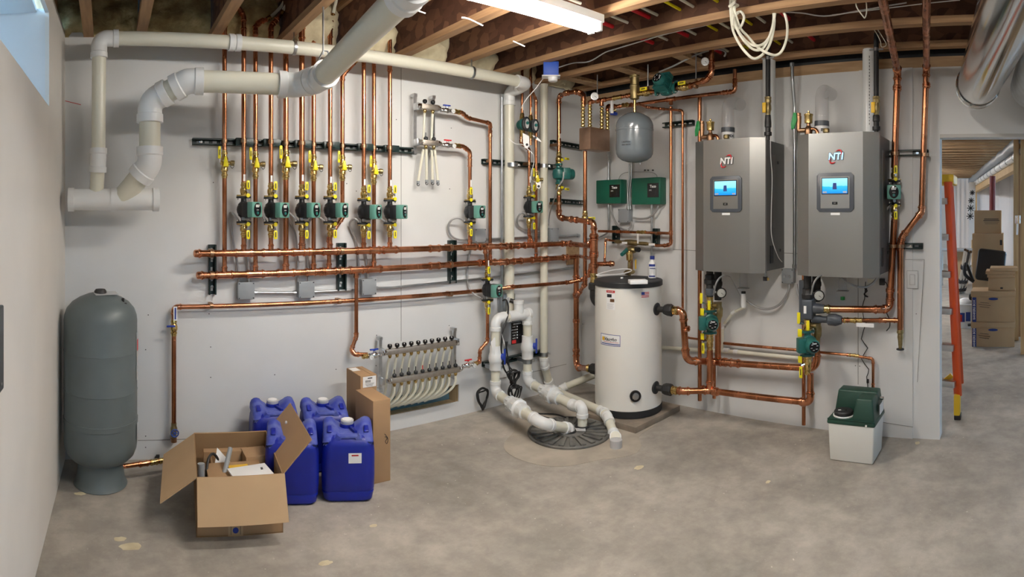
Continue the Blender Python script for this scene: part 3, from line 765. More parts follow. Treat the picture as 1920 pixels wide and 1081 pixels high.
o = root('gate_valve', 'shut-off valve with round blue wheel low on the cold line', 'valve', c)
part('valve_body', MB().lathe(c-V((0,0,.045)), UP, [(0,.0165),(.01,.02),(.02,.0165),(.03,.021),(.06,.021),(.07,.0165),(.09,.0165)],16).cyl(c, c+V((0,-.045,0)), .012), 'brass_dull', o)
m = MB().ring(c+V((0,-.05,0)), (0,1,0), .022, .004)
for k in range(5):
    t = 2*pi*k/5; m.cyl(c+V((0,-.05,0)), c+V((.022*cos(t),-.05,.022*sin(t))), .003, n=6)
m.cyl(c+V((0,-.054,0)), c+V((0,-.044,0)), .007)
part('wheel', m, 'blue_wheel', o)
zb_ = B(326,842,.05)
pipe('short copper drop with clamp below the blue wheel valve', [c-V((0,0,.04)), V((c.x,c.y,.155))], .0145, clamps=[(V((c.x,c.y,c.z-.06)), UP, V((0,.05,0)))])
a = P(246,873,3.20); 
pipe('low copper pipe running from the grey pressure tank towards the box', [V((.09,3.24,.087)), V((.42,3.33,.09)), V((c.x+.1,3.40,.09))], .0135, coups=[(V((.21,3.268,.088)), (1,.27,0), 2.2), (V((.27,3.285,.088)), (1,.27,0), 1.8, 'brass'), (V((.32,3.30,.088)), (1,.27,0), 1.6, 'brass')])
# ---- wall junction boxes and conduit
def jbox(label, c, w, h, d, out=NY, right=PX):
    o = root('junction_box', label, 'junction box', c, group='grey junction boxes'); out, right = V(out), V(right)
    rot = Matrix((right, -out, UP)).transposed()
    part('box_body', MB().box(V(c)+out*(d/2-.003), (w*.97,d-.006,h*.97), rot, bev=.006), 'box_grey', o)
    part('cover', MB().box(V(c)+out*(d-.004), (w,.008,h), rot, bev=.004), 'box_grey', o)
    m = MB()
    for s in (-1,1):
        for q in (-1,1):
            cc = V(c)+right*(s*w*.42)+UP*(q*h*.42)+out*(d); m.cyl(cc, cc+out*.0015, .004, n=8)
    part('cover_screw', m, 'ink', o)
    return o
jb = [(458,543,'under the first zone circulator'),(570,541,'under the third zone circulator'),(686,536,'beside the pipe dropping to the floor-heating valve')]
for x, y, l in jb: jbox('grey square junction box on the wall %s' % l, B(x,y), .108, .108, .055)
pts = [B(474,549,.02), B(555,548,.02), B(590,547,.02), B(672,541,.02), B(702,540,.02), B(760,538,.02), B(845,531,.02), B(960,517,.02), B(1085,501,.02)]
def conduit(label, pts, r=.0085, mt='galv', group='grey metal conduits', bend=6):
    o = root('conduit', label, 'conduit', lowest(pts), group=group)
    part('tube', MB().sweep(rpath([V(q) for q in pts], r*bend), r, 12), mt, o)
    for q, q2 in ((pts[0], pts[1]), (pts[-1], pts[-2])):
        d = (V(q2)-V(q)).normalized(); part('connector', MB().cyl(V(q), V(q)+d*.025, r*1.5, n=10), mt, o)
    return o
conduit('galvanized conduit between first and second junction boxes', [B(474,548,.02), B(556,548.5,.02)])
conduit('galvanized conduit between second and third junction boxes', [B(586,547,.02), B(672,543,.02)])
conduit('galvanized conduit from third junction box along the wall into the corner', [B(702,540,.02), B(738,539,.02), B(762,536,.02), B(1086,500.5,.02)])
conduit('grey conduit rail behind the white drains at manifold height', [B(905,449,.02), B(1086,441,.02)], .011)
conduit('slim upright galvanized conduit beside the thick white drain', [B(941,177,.05), B(941,538,.05)], .0105)
jbox('dark grey junction box beside the circulator with looped conduit', B(894,441,.0), .105, .105, .05)
jbox('grey junction box between the two white drains', B(1030,440,.0), .088, .12, .07)
# armoured flex whips
def flex(label, pts, r=.0075, group='armoured flexible conduits', mt='flex_grey'):
    pts = spline(pts, 8); o = lowest(pts); L = plen(pts); n = int(L/.008)
    pp, rr = along(pts, [(L*i/(2*n), r*(1.06 if i % 2 else .94)) for i in range(2*n+1)])
    return one('flex_conduit', MB().sweep(pp, rr, 8), mt, label, 'flexible conduit', group, origin=o)
whips = [
 ([(449,417,.09),(437,400,.08),(431,402,.04),(434,430,.02),(440,470,.02),(447,505,.03),(448,530,.03)],'looping from the first circulator down to its junction box'),
 ([(500,417,.09),(487,400,.11),(472,400,.09),(466,425,.03),(463,470,.02),(466,500,.03),(467,531,.03)],'from the second circulator down to the first junction box'),
 ([(560,417,.09),(547,403,.1),(538,398,.05),(545,420,.02),(554,440,.02),(558,480,.02),(559,528,.03)],'from the third circulator down to the second junction box'),
 ([(612,418,.09),(600,408,.1),(590,402,.09),(578,420,.03),(574,450,.02),(577,490,.02),(579,528,.03)],'from the fourth circulator down to the second junction box'),
 ([(676,419,.09),(665,410,.08),(656,418,.04),(659,433,.02),(668,455,.02),(672,490,.02),(674,520,.03)],'curling from the fifth circulator to the third junction box'),
 ([(727,419,.09),(712,409,.1),(700,409,.1),(680,415,.03),(680,450,.02),(686,480,.02),(690,522,.03)],'from the sixth circulator behind the fifth to the third junction box'),
 ([(874,418,.09),(862,409,.08),(848,411,.06),(841,424,.04),(845,440,.03),(860,449,.03),(880,449,.03)],'in a wide loop beside the lone circulator under the two-port manifold'),
 ([(990,405,.09),(978,399,.08),(970,410,.05),(972,423,.03),(985,431,.03),(1005,434,.03),(1022,433,.03)],'looping from the circulator behind the white drains'),
 ([(883,465,.02),(878,490,.02),(876,520,.02),(880,540,.03),(890,552,.08),(901,558,.10)],'hanging to the low circulator beside the white drain')]
for pts, l in whips: flex('grey armoured flex ' + l, [B(*q) for q in pts])
# ---- two-port manifold, circulator and pipes right of the seam
def brassnut(m, c, d, r=.012, L=.02):
    m.lathe(V(c), d, [(0,r*.8),(L*.15,r),(L*.6,r),(L*.8,r*.75),(L,r*.7)], 12)
def gauge(label, c, out, r, back=None, dull=False, parent=None, name='gauge', cat='gauge'):
    out = V(out).normalized(); c = V(c)
    if parent is None: o = root(name, label, cat, c)
    else:
        o = part('thermometer', MB().lathe(c-out*.012, out, [(0,r*.5),(.004,r),(.012,r),(.0125,r*.9)], 24), 'steel', parent); 
    if parent is None: part('case', MB().lathe(c-out*.014, out, [(0,r*.5),(.004,r*(1.12 if dull else 1)),(.013,r*(1.12 if dull else 1)),(.0135,r*.92)], 24), 'black_gloss' if dull else 'steel', o)
    part('dial', MB().cyl(c-out*.0005, c+out*.0008, r*.9, n=24), 'gauge_dull' if dull else 'gauge_face', o)
    u = UP.cross(out).normalized()
    m = MB().prism([(-.06*r,0),(.06*r,0),(.02*r,.7*r),(-.02*r,.7*r)], c+out*.0012, (u*.6+UP*.8), (UP*-.6+u*.8).normalized(), out*.0006)
    for k in range(9):
        t = math.radians(-50+35*k); d = u*cos(t)+UP*sin(t); m.prism([(.7*r,-.02*r),(.82*r,-.02*r),(.82*r,.02*r),(.7*r,.02*r)], c+out*.001, d, out.cross(d), out*.0004)
    part('pointer', m, 'ink', o)
    return o
def manifold(label, xa, xb, zu, zl, y, n, side, group=None):     # bars along x; side: end of each valve: ('right','right') / ('left','right')
    o = root('floor_heating_manifold', label, 'manifold', (xa, y, zl-.08)); h = .0185
    for nm, z, off in (('return_bar', zu, 0.), ('supply_bar', zl, .035 if n > 4 else .008)):
        b = part(nm, MB().box(((xa+xb)/2+off, y, z), (xb-xa, .038, 2*h), bev=.004), 'nickel_bar', o)
        for s, xx in ((-1, xa+off), (1, xb+off)):
            part('end_nut', MB().lathe((xx-s*.004, y, z), (s,0,0), [(0,.019),(.006,.021),(.02,.021),(.026,.015),(.034,.015)], 6), 'chrome', b)
        for k in range(n):
            px = xa+off+(xb-xa)*(k+.5)/n
            if nm == 'return_bar':
                part('valve_cap', MB().lathe((px,y,z+h), UP, [(0,.008),(.008,.009),(.010,.0155),(.024,.017),(.032,.012),(.034,.003)], 14), 'black_gloss', b)
            else:
                m = MB().lathe((px,y,z+h), UP, [(0,.010),(.005,.010)], 12)
                part('flow_meter', MB().lathe((px,y,z+h), UP, [(0,.008),(.004,.0145),(.016,.0155),(.024,.009)], 14), 'relay_dark', b)
                part('flow_glass', MB().cyl((px,y,z+h+.022), (px,y,z+h+.052), .0035, n=8), 'red_plastic' if k == 4 and n > 4 else 'relay_dark', b)
            m = MB(); brassnut(m, (px,y,z-h), (0,0,-1), .0125, .024); part('compression_nut', m, 'brass', b)
    for xx in (xa-.02, xb+(.03 if n > 4 else .0)):
        m = MB().box((xx, y+.045, (zu+zl)/2), (.024,.004,zu-zl+.17)); 
        m.box((xx, y+.06, zu+.085), (.026,.05,.02)); m.box((xx, y+.06, zl-.07), (.026,.05,.02))
        for z in (zu, zl): m.box((xx, y+.02, z), (.022,.05,.05), bev=.004)
        part('bracket', m, 'steel', o)
    return o
def quarter_valve(label, c, d, hc, g=True, s=1.):      # nickel ball valve lying along d, T handle above, thermometer in front
    o = root('manifold_valve', label, 'valve', c); c, d = V(c), V(d).normalized()
    part('valve_body', MB().lathe(c-d*.05, d, [(0,.014),(.01,.018),(.018,.018),(.022,.014),(.03,.019),(.04,.022),(.055,.022),(.066,.018),(.075,.014),(.085,.018),(.10,.016)], 16).cyl(c, c+UP*.03, .009), 'chrome', o)
    part('handle', MB().box(c+UP*.038, (.062,.014,.010), bev=.003).cyl(c+UP*.026, c+UP*.04, .009, n=10).box(c+UP*.030+PX*0, (.016,.012,.014), bev=.002), hc, o)
    if g: gauge(None, c+d*.035+V((0,-.034,-.004)), NY, .017, parent=o)
    return o
TM = D1-.11
zu, zlw = B(805,201,.11).z, B(808,268,.11).z
xa, xb = TM*tan((789-X0)/FX), TM*tan((819-X0)/FX)
manifold('small two-port floor-heating manifold high on the wall beside the risers', xa, xb, zu, zlw, TM, 2, 1)
qv1 = quarter_valve('nickel valve with blue T handle on the two-port manifold', (xb+.085, TM, zu-.01), PX, 'blue_handle')
qv2 = quarter_valve('nickel valve with red T handle on the two-port manifold', (xb+.093, TM, zlw-.008), PX, 'red_plastic')
q0 = V((xb+.14, TM, zu-.012)); 
pipe('wavy copper line from the blue T handle, turning down to the lower manifold', [q0, B(866,211,.11), B(877,221,.10), B(919,231,.09), V((BX(919,.062), D1-.062, B(919,250,.062).z)), V((BX(919,.062), D1-.062, H2(919).z+.05))], .0135, bend=1.6, clamps=[(V((BX(919,.062), D1-.062, B(919,302,.04).z)), UP, V((0,.03,0)))], coups=[(B(857,209.5,.11), (1,0,-.1), 1.8, 'brass')])
c7 = B(881,397,SUP)
pipe('copper line from the red T handle bending down to the lone circulator', [V((xb+.145,TM,zlw-.01)), B(868,274,.11), V((c7.x,c7.y,B(881,284,SUP).z)), V((c7.x,c7.y,c7.z+.165))], .0135, bend=2.4, coups=[(B(857,273,.11), (1,0,-.05), 1.8, 'brass'),(V((c7.x,c7.y,B(881,305,SUP).z)), UP)], tags=[(V((c7.x,c7.y,c7.z+.21)), .05, .012, NY)])
copy_tree(pump0, loc=c7, rz=math.radians(-18), label='lone zone circulator under the two-port manifold, beside looped grey conduit', group='other green zone circulators')
upL = make_isov('brass valve, yellow lever at the side of the drain, over the lone circulator', 1, -1, GU); upL.location = c7+V((0,0,.083))
dnL = make_isov('brass valve, yellow lever at the side of the loop, under the lone circulator', -1, -1, GD); dnL.location = c7-V((0,0,.083))
pipe('short copper stub under the lone circulator', [c7-V((0,0,.165)), V((c7.x,c7.y,H1(881).z+.05))], .0143)
# four loose tubes under the two-port manifold
for i, (x0_, x1_, y1) in enumerate(((801,784,340),(802,800,338),(813,811,338),(814,821,339))):
    a = V((xa+.008+(xb-xa)*((i//2)+.5)/2, TM+(.0 if i % 2 else .02), zlw-.045)); b = B(x1_, y1, .06+.02*(i % 2)); a.x += (-.008, .004, -.004, .008)[i]
    o = root('pex_tube', 'white tube hanging under the two-port manifold, %s of four from the risers' % NTH[i], 'tubing', b, group='loose tubes under the two-port manifold')
    part('tube', MB().sweep(spline([a, a.lerp(b,.35)+V((0,0,-.0)), a.lerp(b,.7), b],4), .0095, 10), 'pex', o)
    part('end_plug', MB().cyl(b+V((0,0,.004)), b-V((0,0,.022)), .0115, n=12), 'box_grey', o); part('plug_ring', MB().ring(b+V((-.004,-.008,-.022)), (0,1,0), .009, .003, 14, 6), 'black_rubber', o)
for i, px in enumerate((xa+(xb-xa)*.25, xa+(xb-xa)*.75)):
    one('pex_tube', MB().cyl((px,TM+.004,zu-.042), (px,TM+.02,zlw+.02), .0085, n=10), 'pex', 'white tube joining both bars of the two-port manifold, %s from the risers' % NTH[i], 'tubing', 'tubes between the two bars', origin=(px,TM,zu-.1))
# ---- ten-port floor heating manifold
y10 = D1-.11
zu, zlw = B(790,651,.11).z, B(800,702,.11).z
xa, xb = y10*tan((724-X0)/FX), y10*tan((857-X0)/FX)
manifold('ten-port floor-heating manifold low on the wall above the tube opening', xa, xb-.02, zu, zlw, y10, 10, 1)
quarter_valve('nickel valve with blue T handle at the ten-port manifold\'s end', (xa-.09, y10, zu-.01), -PX, 'blue_handle')
quarter_valve('nickel valve with red T handle at the ten-port manifold\'s end', (xb+.10, y10, zlw+.015), PX, 'red_plastic')
for k in range(10):
    px = xa+(xb-.02-xa)*(k+.5)/10
    a = V((px, y10+.01, zu-.045))
    one('pex_tube', MB().sweep(spline([a, a+V((0,.03,-.1)), a+V((-.005,.05,-.25)), a+V((-.04,.085,-.33)), a+V((-.12,.17,-.40))],4), .0085, 9), 'pex', 'white tube from the %s port of the upper bar passing behind into the wall opening' % NTH[k], 'tubing', 'tubes from the upper bar into the wall', origin=a)
    a = V((px+.035, y10, zlw-.045))
    one('pex_tube', MB().sweep(spline([a, a+V((-.003,0,-.05)), a+V((-.03,.02,-.10)), a+V((-.09,.06,-.145)), a+V((-.17,.125,-.175)), a+V((-.23,.22,-.19))],4), .0085, 9), 'pex', 'white tube from the %s port of the lower bar curving into the wall opening' % NTH[k], 'tubing', 'tubes from the lower bar into the wall', origin=a)
pipe('copper feed elbow with brass ferrule entering the ten-port manifold', [B(689,664,.10), V((xa-.14,y10,zu-.01))], .0135, coups=[(V((xa-.155,y10,zu-.01)), PX, 1.6, 'brass')])
# low circulator beside the white drain and its pipes
c9 = B(914,543,SUP+.01)
pipe('thin copper drop from the upper manifold to the low circulator', [H1(910)-V((0,0,.05)), V((c9.x,c9.y,c9.z+.165))], .0125, tags=[(V((c9.x,c9.y,c9.z+.20)), .045, .011, NY)])
copy_tree(pump0, loc=c9, rz=math.radians(-22), label='low zone circulator hanging beside the grey receptacle and white drain', group='other green zone circulators')
u = copy_tree(upL, loc=c9+V((0,0,.083)), label='brass valve with yellow lever on top of the low circulator'); u = copy_tree(dnL, loc=c9-V((0,0,.083)), label='brass valve with yellow lever under the low circulator')
pipe('copper pipe from the low circulator jogging to the red T handle', [c9-V((0,0,.165)), V((c9.x,c9.y,B(907,640,SUP).z)), B(900,656,SUP), B(899,675,SUP), V((xb+.20,y10,zlw+.02)), V((xb+.15,y10,zlw+.016))], .0125, bend=1.4, coups=[(V((xb+.165,y10,zlw+.017)), PX, 1.6, 'brass')])
# circulator behind the drains
c8 = B(992,388,SUP)
copy_tree(pump0, loc=c8, rz=math.radians(-30), label='zone circulator mounted between the two white drains', group='other green zone circulators')
u = copy_tree(up0, loc=c8+V((0,0,.083)), label='brass valve with yellow lever on top of the circulator between the drains'); u = copy_tree(dn0, loc=c8-V((0,0,.083)), label='brass valve with yellow lever under the circulator between the drains')
pipe('copper stub jogging from the circulator between the drains into the upper manifold', [c8-V((0,0,.165)), V((c8.x,c8.y,B(991,440,SUP).z)), B(996,450,SUP), V((H1(996).x,H1(996).y,H1(996).z+.03))], .0125, bend=1.)
zst = B(960,307,.04).z
p3, q3 = B(902,303,0), B(1036,311,0); q3.z = p3.z
strut('black slotted channel crossing behind both white drains', p3, q3, PX, UP, NY)
pipe('copper drop behind the white tag into the circulator between the drains', [B(977,248,.09), V((BX(977,.09),D1-.09,B(977,268,.09).z)), V((c8.x,c8.y,B(992,280,SUP).z)), V((c8.x,c8.y,c8.z+.165))], .012, bend=1.2, clamps=[(V((c8.x,c8.y,p3.z)), UP, V((0,SUP-.045,0)))], tags=[(V((c8.x,c8.y,c8.z+.22)), .05, .011, NY)])
pr = V((BX(1005,.062), D1-.062, 0))
pipe('thin copper riser with yellow valve behind the circulator between the drains', [V((pr.x,pr.y,H2(1005).z+.05)), V((pr.x,pr.y,B(1005,188,.062).z)), B(996,166,.062), B(993,155,.062)], .0125, clamps=[(V((pr.x,pr.y,p3.z)), UP, V((0,.02,0)))])
g = copy_tree(pg0, loc=V((pr.x,pr.y-.005,B(1005,336,.062).z)), rz=math.radians(-20), label='brass purge valve with yellow handle between the two white drains'); g.scale = (.9,.9,.9)
# ================================================================ white drains and vents
def pvc(label, pts, r, bend=1.6, coups=(), tees=(), group=None, ell=True, fl=1.0, name='pvc_pipe', n=20, **k):
    return pipe(label, pts, r, 'pvc_cream', 'pvc_white', 'pvc', bend, name, 'drain pipe', coups=[(c[0], c[1], c[2] if len(c) > 2 else .9) for c in coups], tees=tees, group=group, ell=ell, fl=fl, n=n, **k)
def bstrap(label, c, ax, r, up, name='pipe_hanger'):
    c, ax = V(c), V(ax).normalized(); o = root(name, label, 'pipe hanger', c)
    u = up.normalized()
    part('band', MB().cyl(c-ax*.009, c+ax*.009, r*1.06, n=24), 'galv', o)
    part('strap', MB().sweep([c+u*r, c+up], .009, 8, flat=.25), 'galv', o)
    return o
# upper run
oA = .27
a, b_ = B(186,73,oA), B(970,160,.21)
zA = (B(200,72,oA).z+B(560,90,oA).z)/2
A1 = V((B(186,0,oA).x, D1-oA, zA+.0)); A2 = V((BX(962,.10), D1-oA+.02, B(962,152,.15).z))
lowz = B(172,355,.18).z
T1 = V((B(186,0,oA).x-.005, D1-oA, B(186,300,oA).z)); T2 = B(166,358,.22); DO = .054
bigy = D1-.24
M1, M2 = B(128,374,.24), B(298,378,.24); M2.z = M1.z
pvc('upper white vent pipe hugging the ceiling along the whole wall, ending at the corner drain', [V((M1.x+.16, M1.y, M1.z+.02)), T1, A1, V((A2.x, A1.y, zA)), V((A2.x, D1-DO, zA-.03)), V((A2.x, D1-DO, B(961,585,.085).z))], .040, bend=1.2,
    coups=[(V((B(440,0,oA).x, A1.y, zA)), PX)], fl=1.6)
for x, l in ((551,'near the window side'),(884,'near the corner')):
    c = V((B(x,0,oA).x, A1.y, zA)); bstrap('galvanized strap hanger on the upper white vent pipe, %s' % l, c, PX, .042, V((0,0,.13)))
# big manifold at the window side
o = root('vent_header', 'short fat white pipe stub header on the wall beside the grey tank', 'drain pipe', M1)
part('tube', MB().cyl(M1, M2, .062, n=28), 'pvc_white', o)
for t in (.0, .47, .93):
    c = M1.lerp(M2, t); part('collar', MB().cyl(c, c+(M2-M1).normalized()*.035, .068, n=28), 'pvc_white', o)
N1_ = P(280,205,3.13); 
BG = [V((M1.x+.38, M1.y, M1.z+.02)), B(281,308,.33), B(281,190,.33), B(352,152,.42), B(560,160,.50), P(603,146,3.05), P(770,-20,2.05), P(860,-160,1.5)]
BG[0] = M2.lerp(M1,.42); BG[1].x = BG[2].x = B(281,200,.33).x
pvc('big white drain pipe bending off the wall and passing close overhead towards the viewer', BG, .060, bend=1.35, fl=1.1, n=26)
c = P(603,146,3.05)
o = root('clevis_hanger', 'wire loop hanger with threaded rod holding the big white drain at its bend', 'pipe hanger', c)
q = P(606,95,3.02); 
part('rod', MB().cyl(q-UP*.02, V((q.x,q.y,CB+.02)), .005, n=8), 'galv', o)
part('yoke', MB().sweep([P(590,140,3.0), P(594,118,3.0), q, P(614,96,3.02), P(621,110,3.02)], .004, 6), 'galv', o)
# drain stack 1 -> sump loop
d1x = BX(961,.085)
S = .085
tee = V((d1x, D1-S, B(961,600,S).z))
Lft, Rgt = V((BX(931,.13), D1-.13, B(931,606,.13).z)), V((BX(988,.13), D1-.13, B(988,582,.13).z))
zt_ = (Lft.z+Rgt.z)/2
r2 = .034
Ld = G(931,745,.10); Rd = G(988,720,.10)
Lx, Rx_ = BX(929,.16), BX(989,.16); yy = D1-.16
zc = B(960,592,.16).z
pvc('white sump discharge pipe on the window side, with its own blue-handled valve', [V((tee.x, yy, zc)), V((Lx, yy, zc)), V((Lx, yy, .17)), G(1015,793,.16), P(1066,803,3.93), V((P(1066,803,3.93).x, P(1066,803,3.93).y, .02))], r2, bend=1.5, fl=1.2)
pvc('white sump discharge pipe on the boiler side, with its own blue-handled valve', [V((tee.x, yy, zc)), V((Rx_, yy, zc)), V((Rx_, yy, .19)), G(1080,762,.14), V((G(1092,800,.02).x, G(1092,800,.02).y, .17)), V((G(1092,800,.02).x, G(1092,800,.02).y, .02))], r2, bend=1.5, fl=1.2)
pvc('white tee joining both sump discharges to the corner drain', [V((tee.x, yy, zc+.10)), V((tee.x, yy, zc))], r2*1.05, tees=[(V((tee.x, yy, zc)), PX, UP, r2)])
def pvc_valve(label, c, hx):
    o = root('pvc_ball_valve', label, 'valve', c); c = V(c)
    part('valve_body', MB().lathe(c-UP*.10, UP, [(0,.036),(.002,.045),(.055,.045),(.06,.048),(.07,.052),(.09,.054),(.11,.052),(.125,.047),(.13,.045),(.18,.044),(.182,.036)], 22), 'pvc_white', o)
    d = V((.62,-.78,0)); 
    m = MB().cyl(c+d*.045, c+d*.068, .026, n=14); m.prism([(-.012,-.055),(.012,-.055),(.013,.06),(-.013,.06)], c+d*.066-UP*.0, V((.78,.62,0)), UP, d*.012, bev=.003)
    part('handle', m, 'blue_handle', o); return o
va = pvc_valve('white ball valve with blue handle on the window-side discharge, at outlet height', (Lx, yy, B(929,668,.16).z), 0)
vb = pvc_valve('white ball valve with blue handle on the boiler-side discharge, higher one', (Rx_, yy, B(989,648,.16).z), 0)
def check(label, a, b):
    a, b = V(a), V(b); d = (b-a).normalized(); L = (b-a).length; o = root('check_valve', label, 'valve', lowest([a, b]))
    part('valve_body', MB().lathe(a, d, [(0,.036),(.03*1,.044),(.06,.046),(L*.33,.046),(L*.36,.056),(L*.5,.058),(L*.55,.064),(L*.68,.064),(L*.72,.050),(L*.78,.052),(L,.048),(L+.002,.036)], 22), 'pvc_white', o)
    for t, s in ((.2,'a'), (.62,'b'), (.85,'c')):
        m = MB(); u, w = frame(d)
        for k in range(10):
            q = u*cos(2*pi*k/10)+w*sin(2*pi*k/10); cc = a+d*(L*t)+q*(.047 if t != .62 else .063)
            m.box(cc, (.007,.007,L*.12), Matrix((u, w, d)).transposed())
        part('union_rib', m, 'pvc_white', o)
    return o
p0, p1 = V((Lx, yy, .17)), G(1015,793,.16); check('fat white check valve on the window-side discharge, close to the floor', p0.lerp(p1,.30), p0.lerp(p1,.68))
p0, p1 = V((Rx_, yy, .19)), G(1080,762,.14); check('fat white check valve on the boiler-side discharge, close to the floor', p0.lerp(p1,.30), p0.lerp(p1,.68))
# stack 2
X2 = BX(1020,.085); y2 = D1-.085
e1 = V((X2, y2, B(1017,700,.085).z))
f1 = G(1042,738,.10)
pvc('white drain stack from the ceiling beside the blue box, running on over the floor', [V((X2, y2, B(1022,158,.085).z)), V((X2, y2, .28)), G(1035,752,.13) if False else P(1032,728,4.85), P(1132,772,4.18), P(1140,783,4.05), P(1154,822,3.88), V((P(1154,822,3.84).x, P(1154,822,3.84).y, .03))], .032, bend=1.2, fl=1.2, coups=[(P(1048,737,4.72), P(1132,772,4.18)-P(1032,728,4.85), 1.3)])
pvc('short white drain branch going behind the water tank', [P(1048,734,4.72), P(1056,726,4.75), P(1115,702,4.72)], .028, bend=1., fl=1.)
o = one('drain_stub', MB().lathe(G(1155,838,0), UP, [(0,.040),(.05,.040),(.052,.030)], 16), 'label_grey', 'stained stub in the slab under the white drain\'s end', 'drain stub', origin=G(1155,838,0))
# lower strut with clamps
p4, q4 = B(900,687,0), B(1018,660,0); q4.z = p4.z = (p4.z+q4.z)/2
p4, q4 = B(903,682,0), B(1020,657,0)
strut('black slotted channel behind the blue-handled valves near the floor', p4, q4, PX, UP, NY)
def uclamp(label, c, r, back): 
    o = root('pipe_clamp', label, 'pipe clamp', c, group='galvanized clamps on white drains'); c = V(c)
    part('band', MB().cyl(c-UP*.016, c+UP*.016, r*1.10, n=20), 'galv', o)
    part('bolt', MB().cyl(c+V((r*1.0,-.03,0)), c+V((r*1.65,-.012,0)), .008, n=8), 'steel', o)
    part('leg', MB().box(c+V((0,back/2,0)), (.03,back,.03)), 'galv', o)
uclamp('galvanized clamp on the window-side discharge pipe', (Lx, yy, p4.lerp(q4,.25).z), r2, .11)
uclamp('galvanized clamp on the boiler-side discharge pipe', (Rx_, yy, p4.lerp(q4,.75).z), r2, .11)
uclamp('galvanized clamp low on the drain stack from the ceiling', (X2, y2, q4.z), .032, .05)
uclamp('galvanized clamp on the corner drain at the short channel', (d1x, D1-.085, B(961,309,.085).z), .040, .045)
uclamp('galvanized clamp on the drain stack at the short channel', (X2, y2, B(1020,311,.085).z), .032, .04)
# sump basin lid
sc_ = G(1067,812); SR = .285
o = root('sump_lid', 'round ribbed black sump lid set in the floor, dusty, two white pipes entering it', 'sump lid', (sc_.x, sc_.y, 0))
part('plate', MB().cyl((sc_.x,sc_.y,.0), (sc_.x,sc_.y,.012), SR, n=56), 'sump_black', o)
part('rim', MB().ring((sc_.x,sc_.y,.012), UP, SR-.006, .008, 56, 8), 'sump_black', o)
m = MB()
for k in range(22):
    t = 2*pi*k/22; u = V((cos(t),sin(t),0)); w = V((-sin(t),cos(t),0))
    m.prism([(.12,-.010),(.262,-.018),(.262,.018),(.12,.010)], V((sc_.x,sc_.y,.012)), u, w, (0,0,.012), bev=.003)
part('rib', m, 'sump_black', o)['kind'] = 'stuff'
part('hub', MB().lathe((sc_.x,sc_.y,.01), UP, [(0,.115),(.012,.115),(.016,.10)], 30), 'sump_black', o)
for q in (P(1066,803,3.93), G(1092,800,.02)):
    part('grommet', MB().ring((q.x,q.y,.026), UP, .045, .010, 24, 8), 'black_rubber', o)
part('label_plate', MB().box((sc_.x+.05,sc_.y-.06,.028), (.07,.05,.002), Matrix.Rotation(-.8,3,'Z')), 'label_grey', o)
# ================================================================ alarm receptacle, control box and cords
o = root('receptacle_box', 'grey weatherproof receptacle cover plate beside the low circulator', 'receptacle', B(940,562))
c = B(943,565)
rt_ = Matrix.Identity(3)
part('box_body', MB().box(c+V((0,-.03,0)), (.135,.06,.165), bev=.02), 'galv', o); part('cover', MB().box(c+V((0,-.065,0)), (.12,.012,.15), bev=.02), 'galv', o)
part('outlet', MB().cyl(c+V((-.01,-.07,.02)), c+V((-.01,-.085,.02)), .024, n=18), 'label_grey', o)
part('plug', MB().cyl(c+V((.0,-.085,.02)), c+V((.035,-.12,.005)), .017, n=12), 'black_rubber', o)
cable('black cord looping from the grey receptacle down behind the window-side discharge', [B(943,563,.09), B(949,562,.14), B(953,575,.15), B(951,595,.20), B(944,615,.22), B(941,632,.22), B(940,660,.20), B(945,690,.18), B(955,705,.16), B(960,718,.10)], .0065, 'black_rubber', name='power_cord', cat='cord')
c = B(951,620,.0)
o = root('pump_controller', 'dark grey pump control box with black label face between the discharge pipes', 'control box', c+V((0,0,-.1)))
rz = Matrix.Rotation(0,3,'Z')
part('box_body', MB().box(c+V((.005,-.055,0)), (.15,.10,.18), rz, bev=.016), 'box_grey', o)
uu, ww = rz @ PX, UP
f0 = c+V((.005,-.055,0))+rz @ V((.006,-.051,0))
fp = part('face_plate', MB().prism([(-.06,-.085),(.06,-.085),(.06,.085),(-.06,.085)], f0, uu, UP, (rz @ NY)*.003), 'black_gloss', o)
nn = rz @ NY
m = MB()
for k in range(5): m.cyl(f0+uu*.0+UP*(.05-.022*k), f0+UP*(.05-.022*k)+nn*.0045, .0055, n=8)
part('indicator', m, 'label_white', fp)['kind'] = 'stuff'
text('lettering', 'ION SENSOR', .014, f0+nn*.0036+UP*.072, uu, UP, 'label_white', fp, bold=.0003)
for k, s_ in enumerate(('POWER','HIGH WATER','PUMP ON','ALARM','SILENCE')): text('lettering', s_, .0085, f0+nn*.0036+UP*(.05-.022*k)+uu*-.033, uu, UP, 'label_white', fp)
part('warning_sticker', MB().prism([(-.055,-.078),(-.012,-.078),(-.012,-.052),(-.055,-.052)], f0+nn*.0032, uu, UP, nn*.0008), 'ink_red', o)
part('knob', MB().cyl(c+V((-.03,-.10,.09)), c+V((-.03,-.10,.105)), .006, n=8).cyl(c+V((.03,-.08,.09)), c+V((.03,-.08,.105)), .006, n=8), 'ink', o)
o = root('paper_manual', 'creased white instruction sheet tucked between the window-side discharge and cords', 'paper', B(935,650,.26))
m = MB().prism([(0,0),(.10,.045),(.10,.20),(.04,.20),(-.02,.12)], P(926,668,3.93), (P(950,660,3.93)-P(926,668,3.93)).normalized(), UP, (0,.0,.001)); m = MB()
q = [P(920,641,3.92), P(938,634,3.9), P(946,627,3.86), P(949,648,3.86), P(937,668,3.9), P(928,664,3.92)]
m.prism([((a-q[0]).dot(PX), (a-q[0]).dot(UP)) for a in q], q[0], PX, UP, (0,.001,0)); part('sheet', m, 'label_white', o)
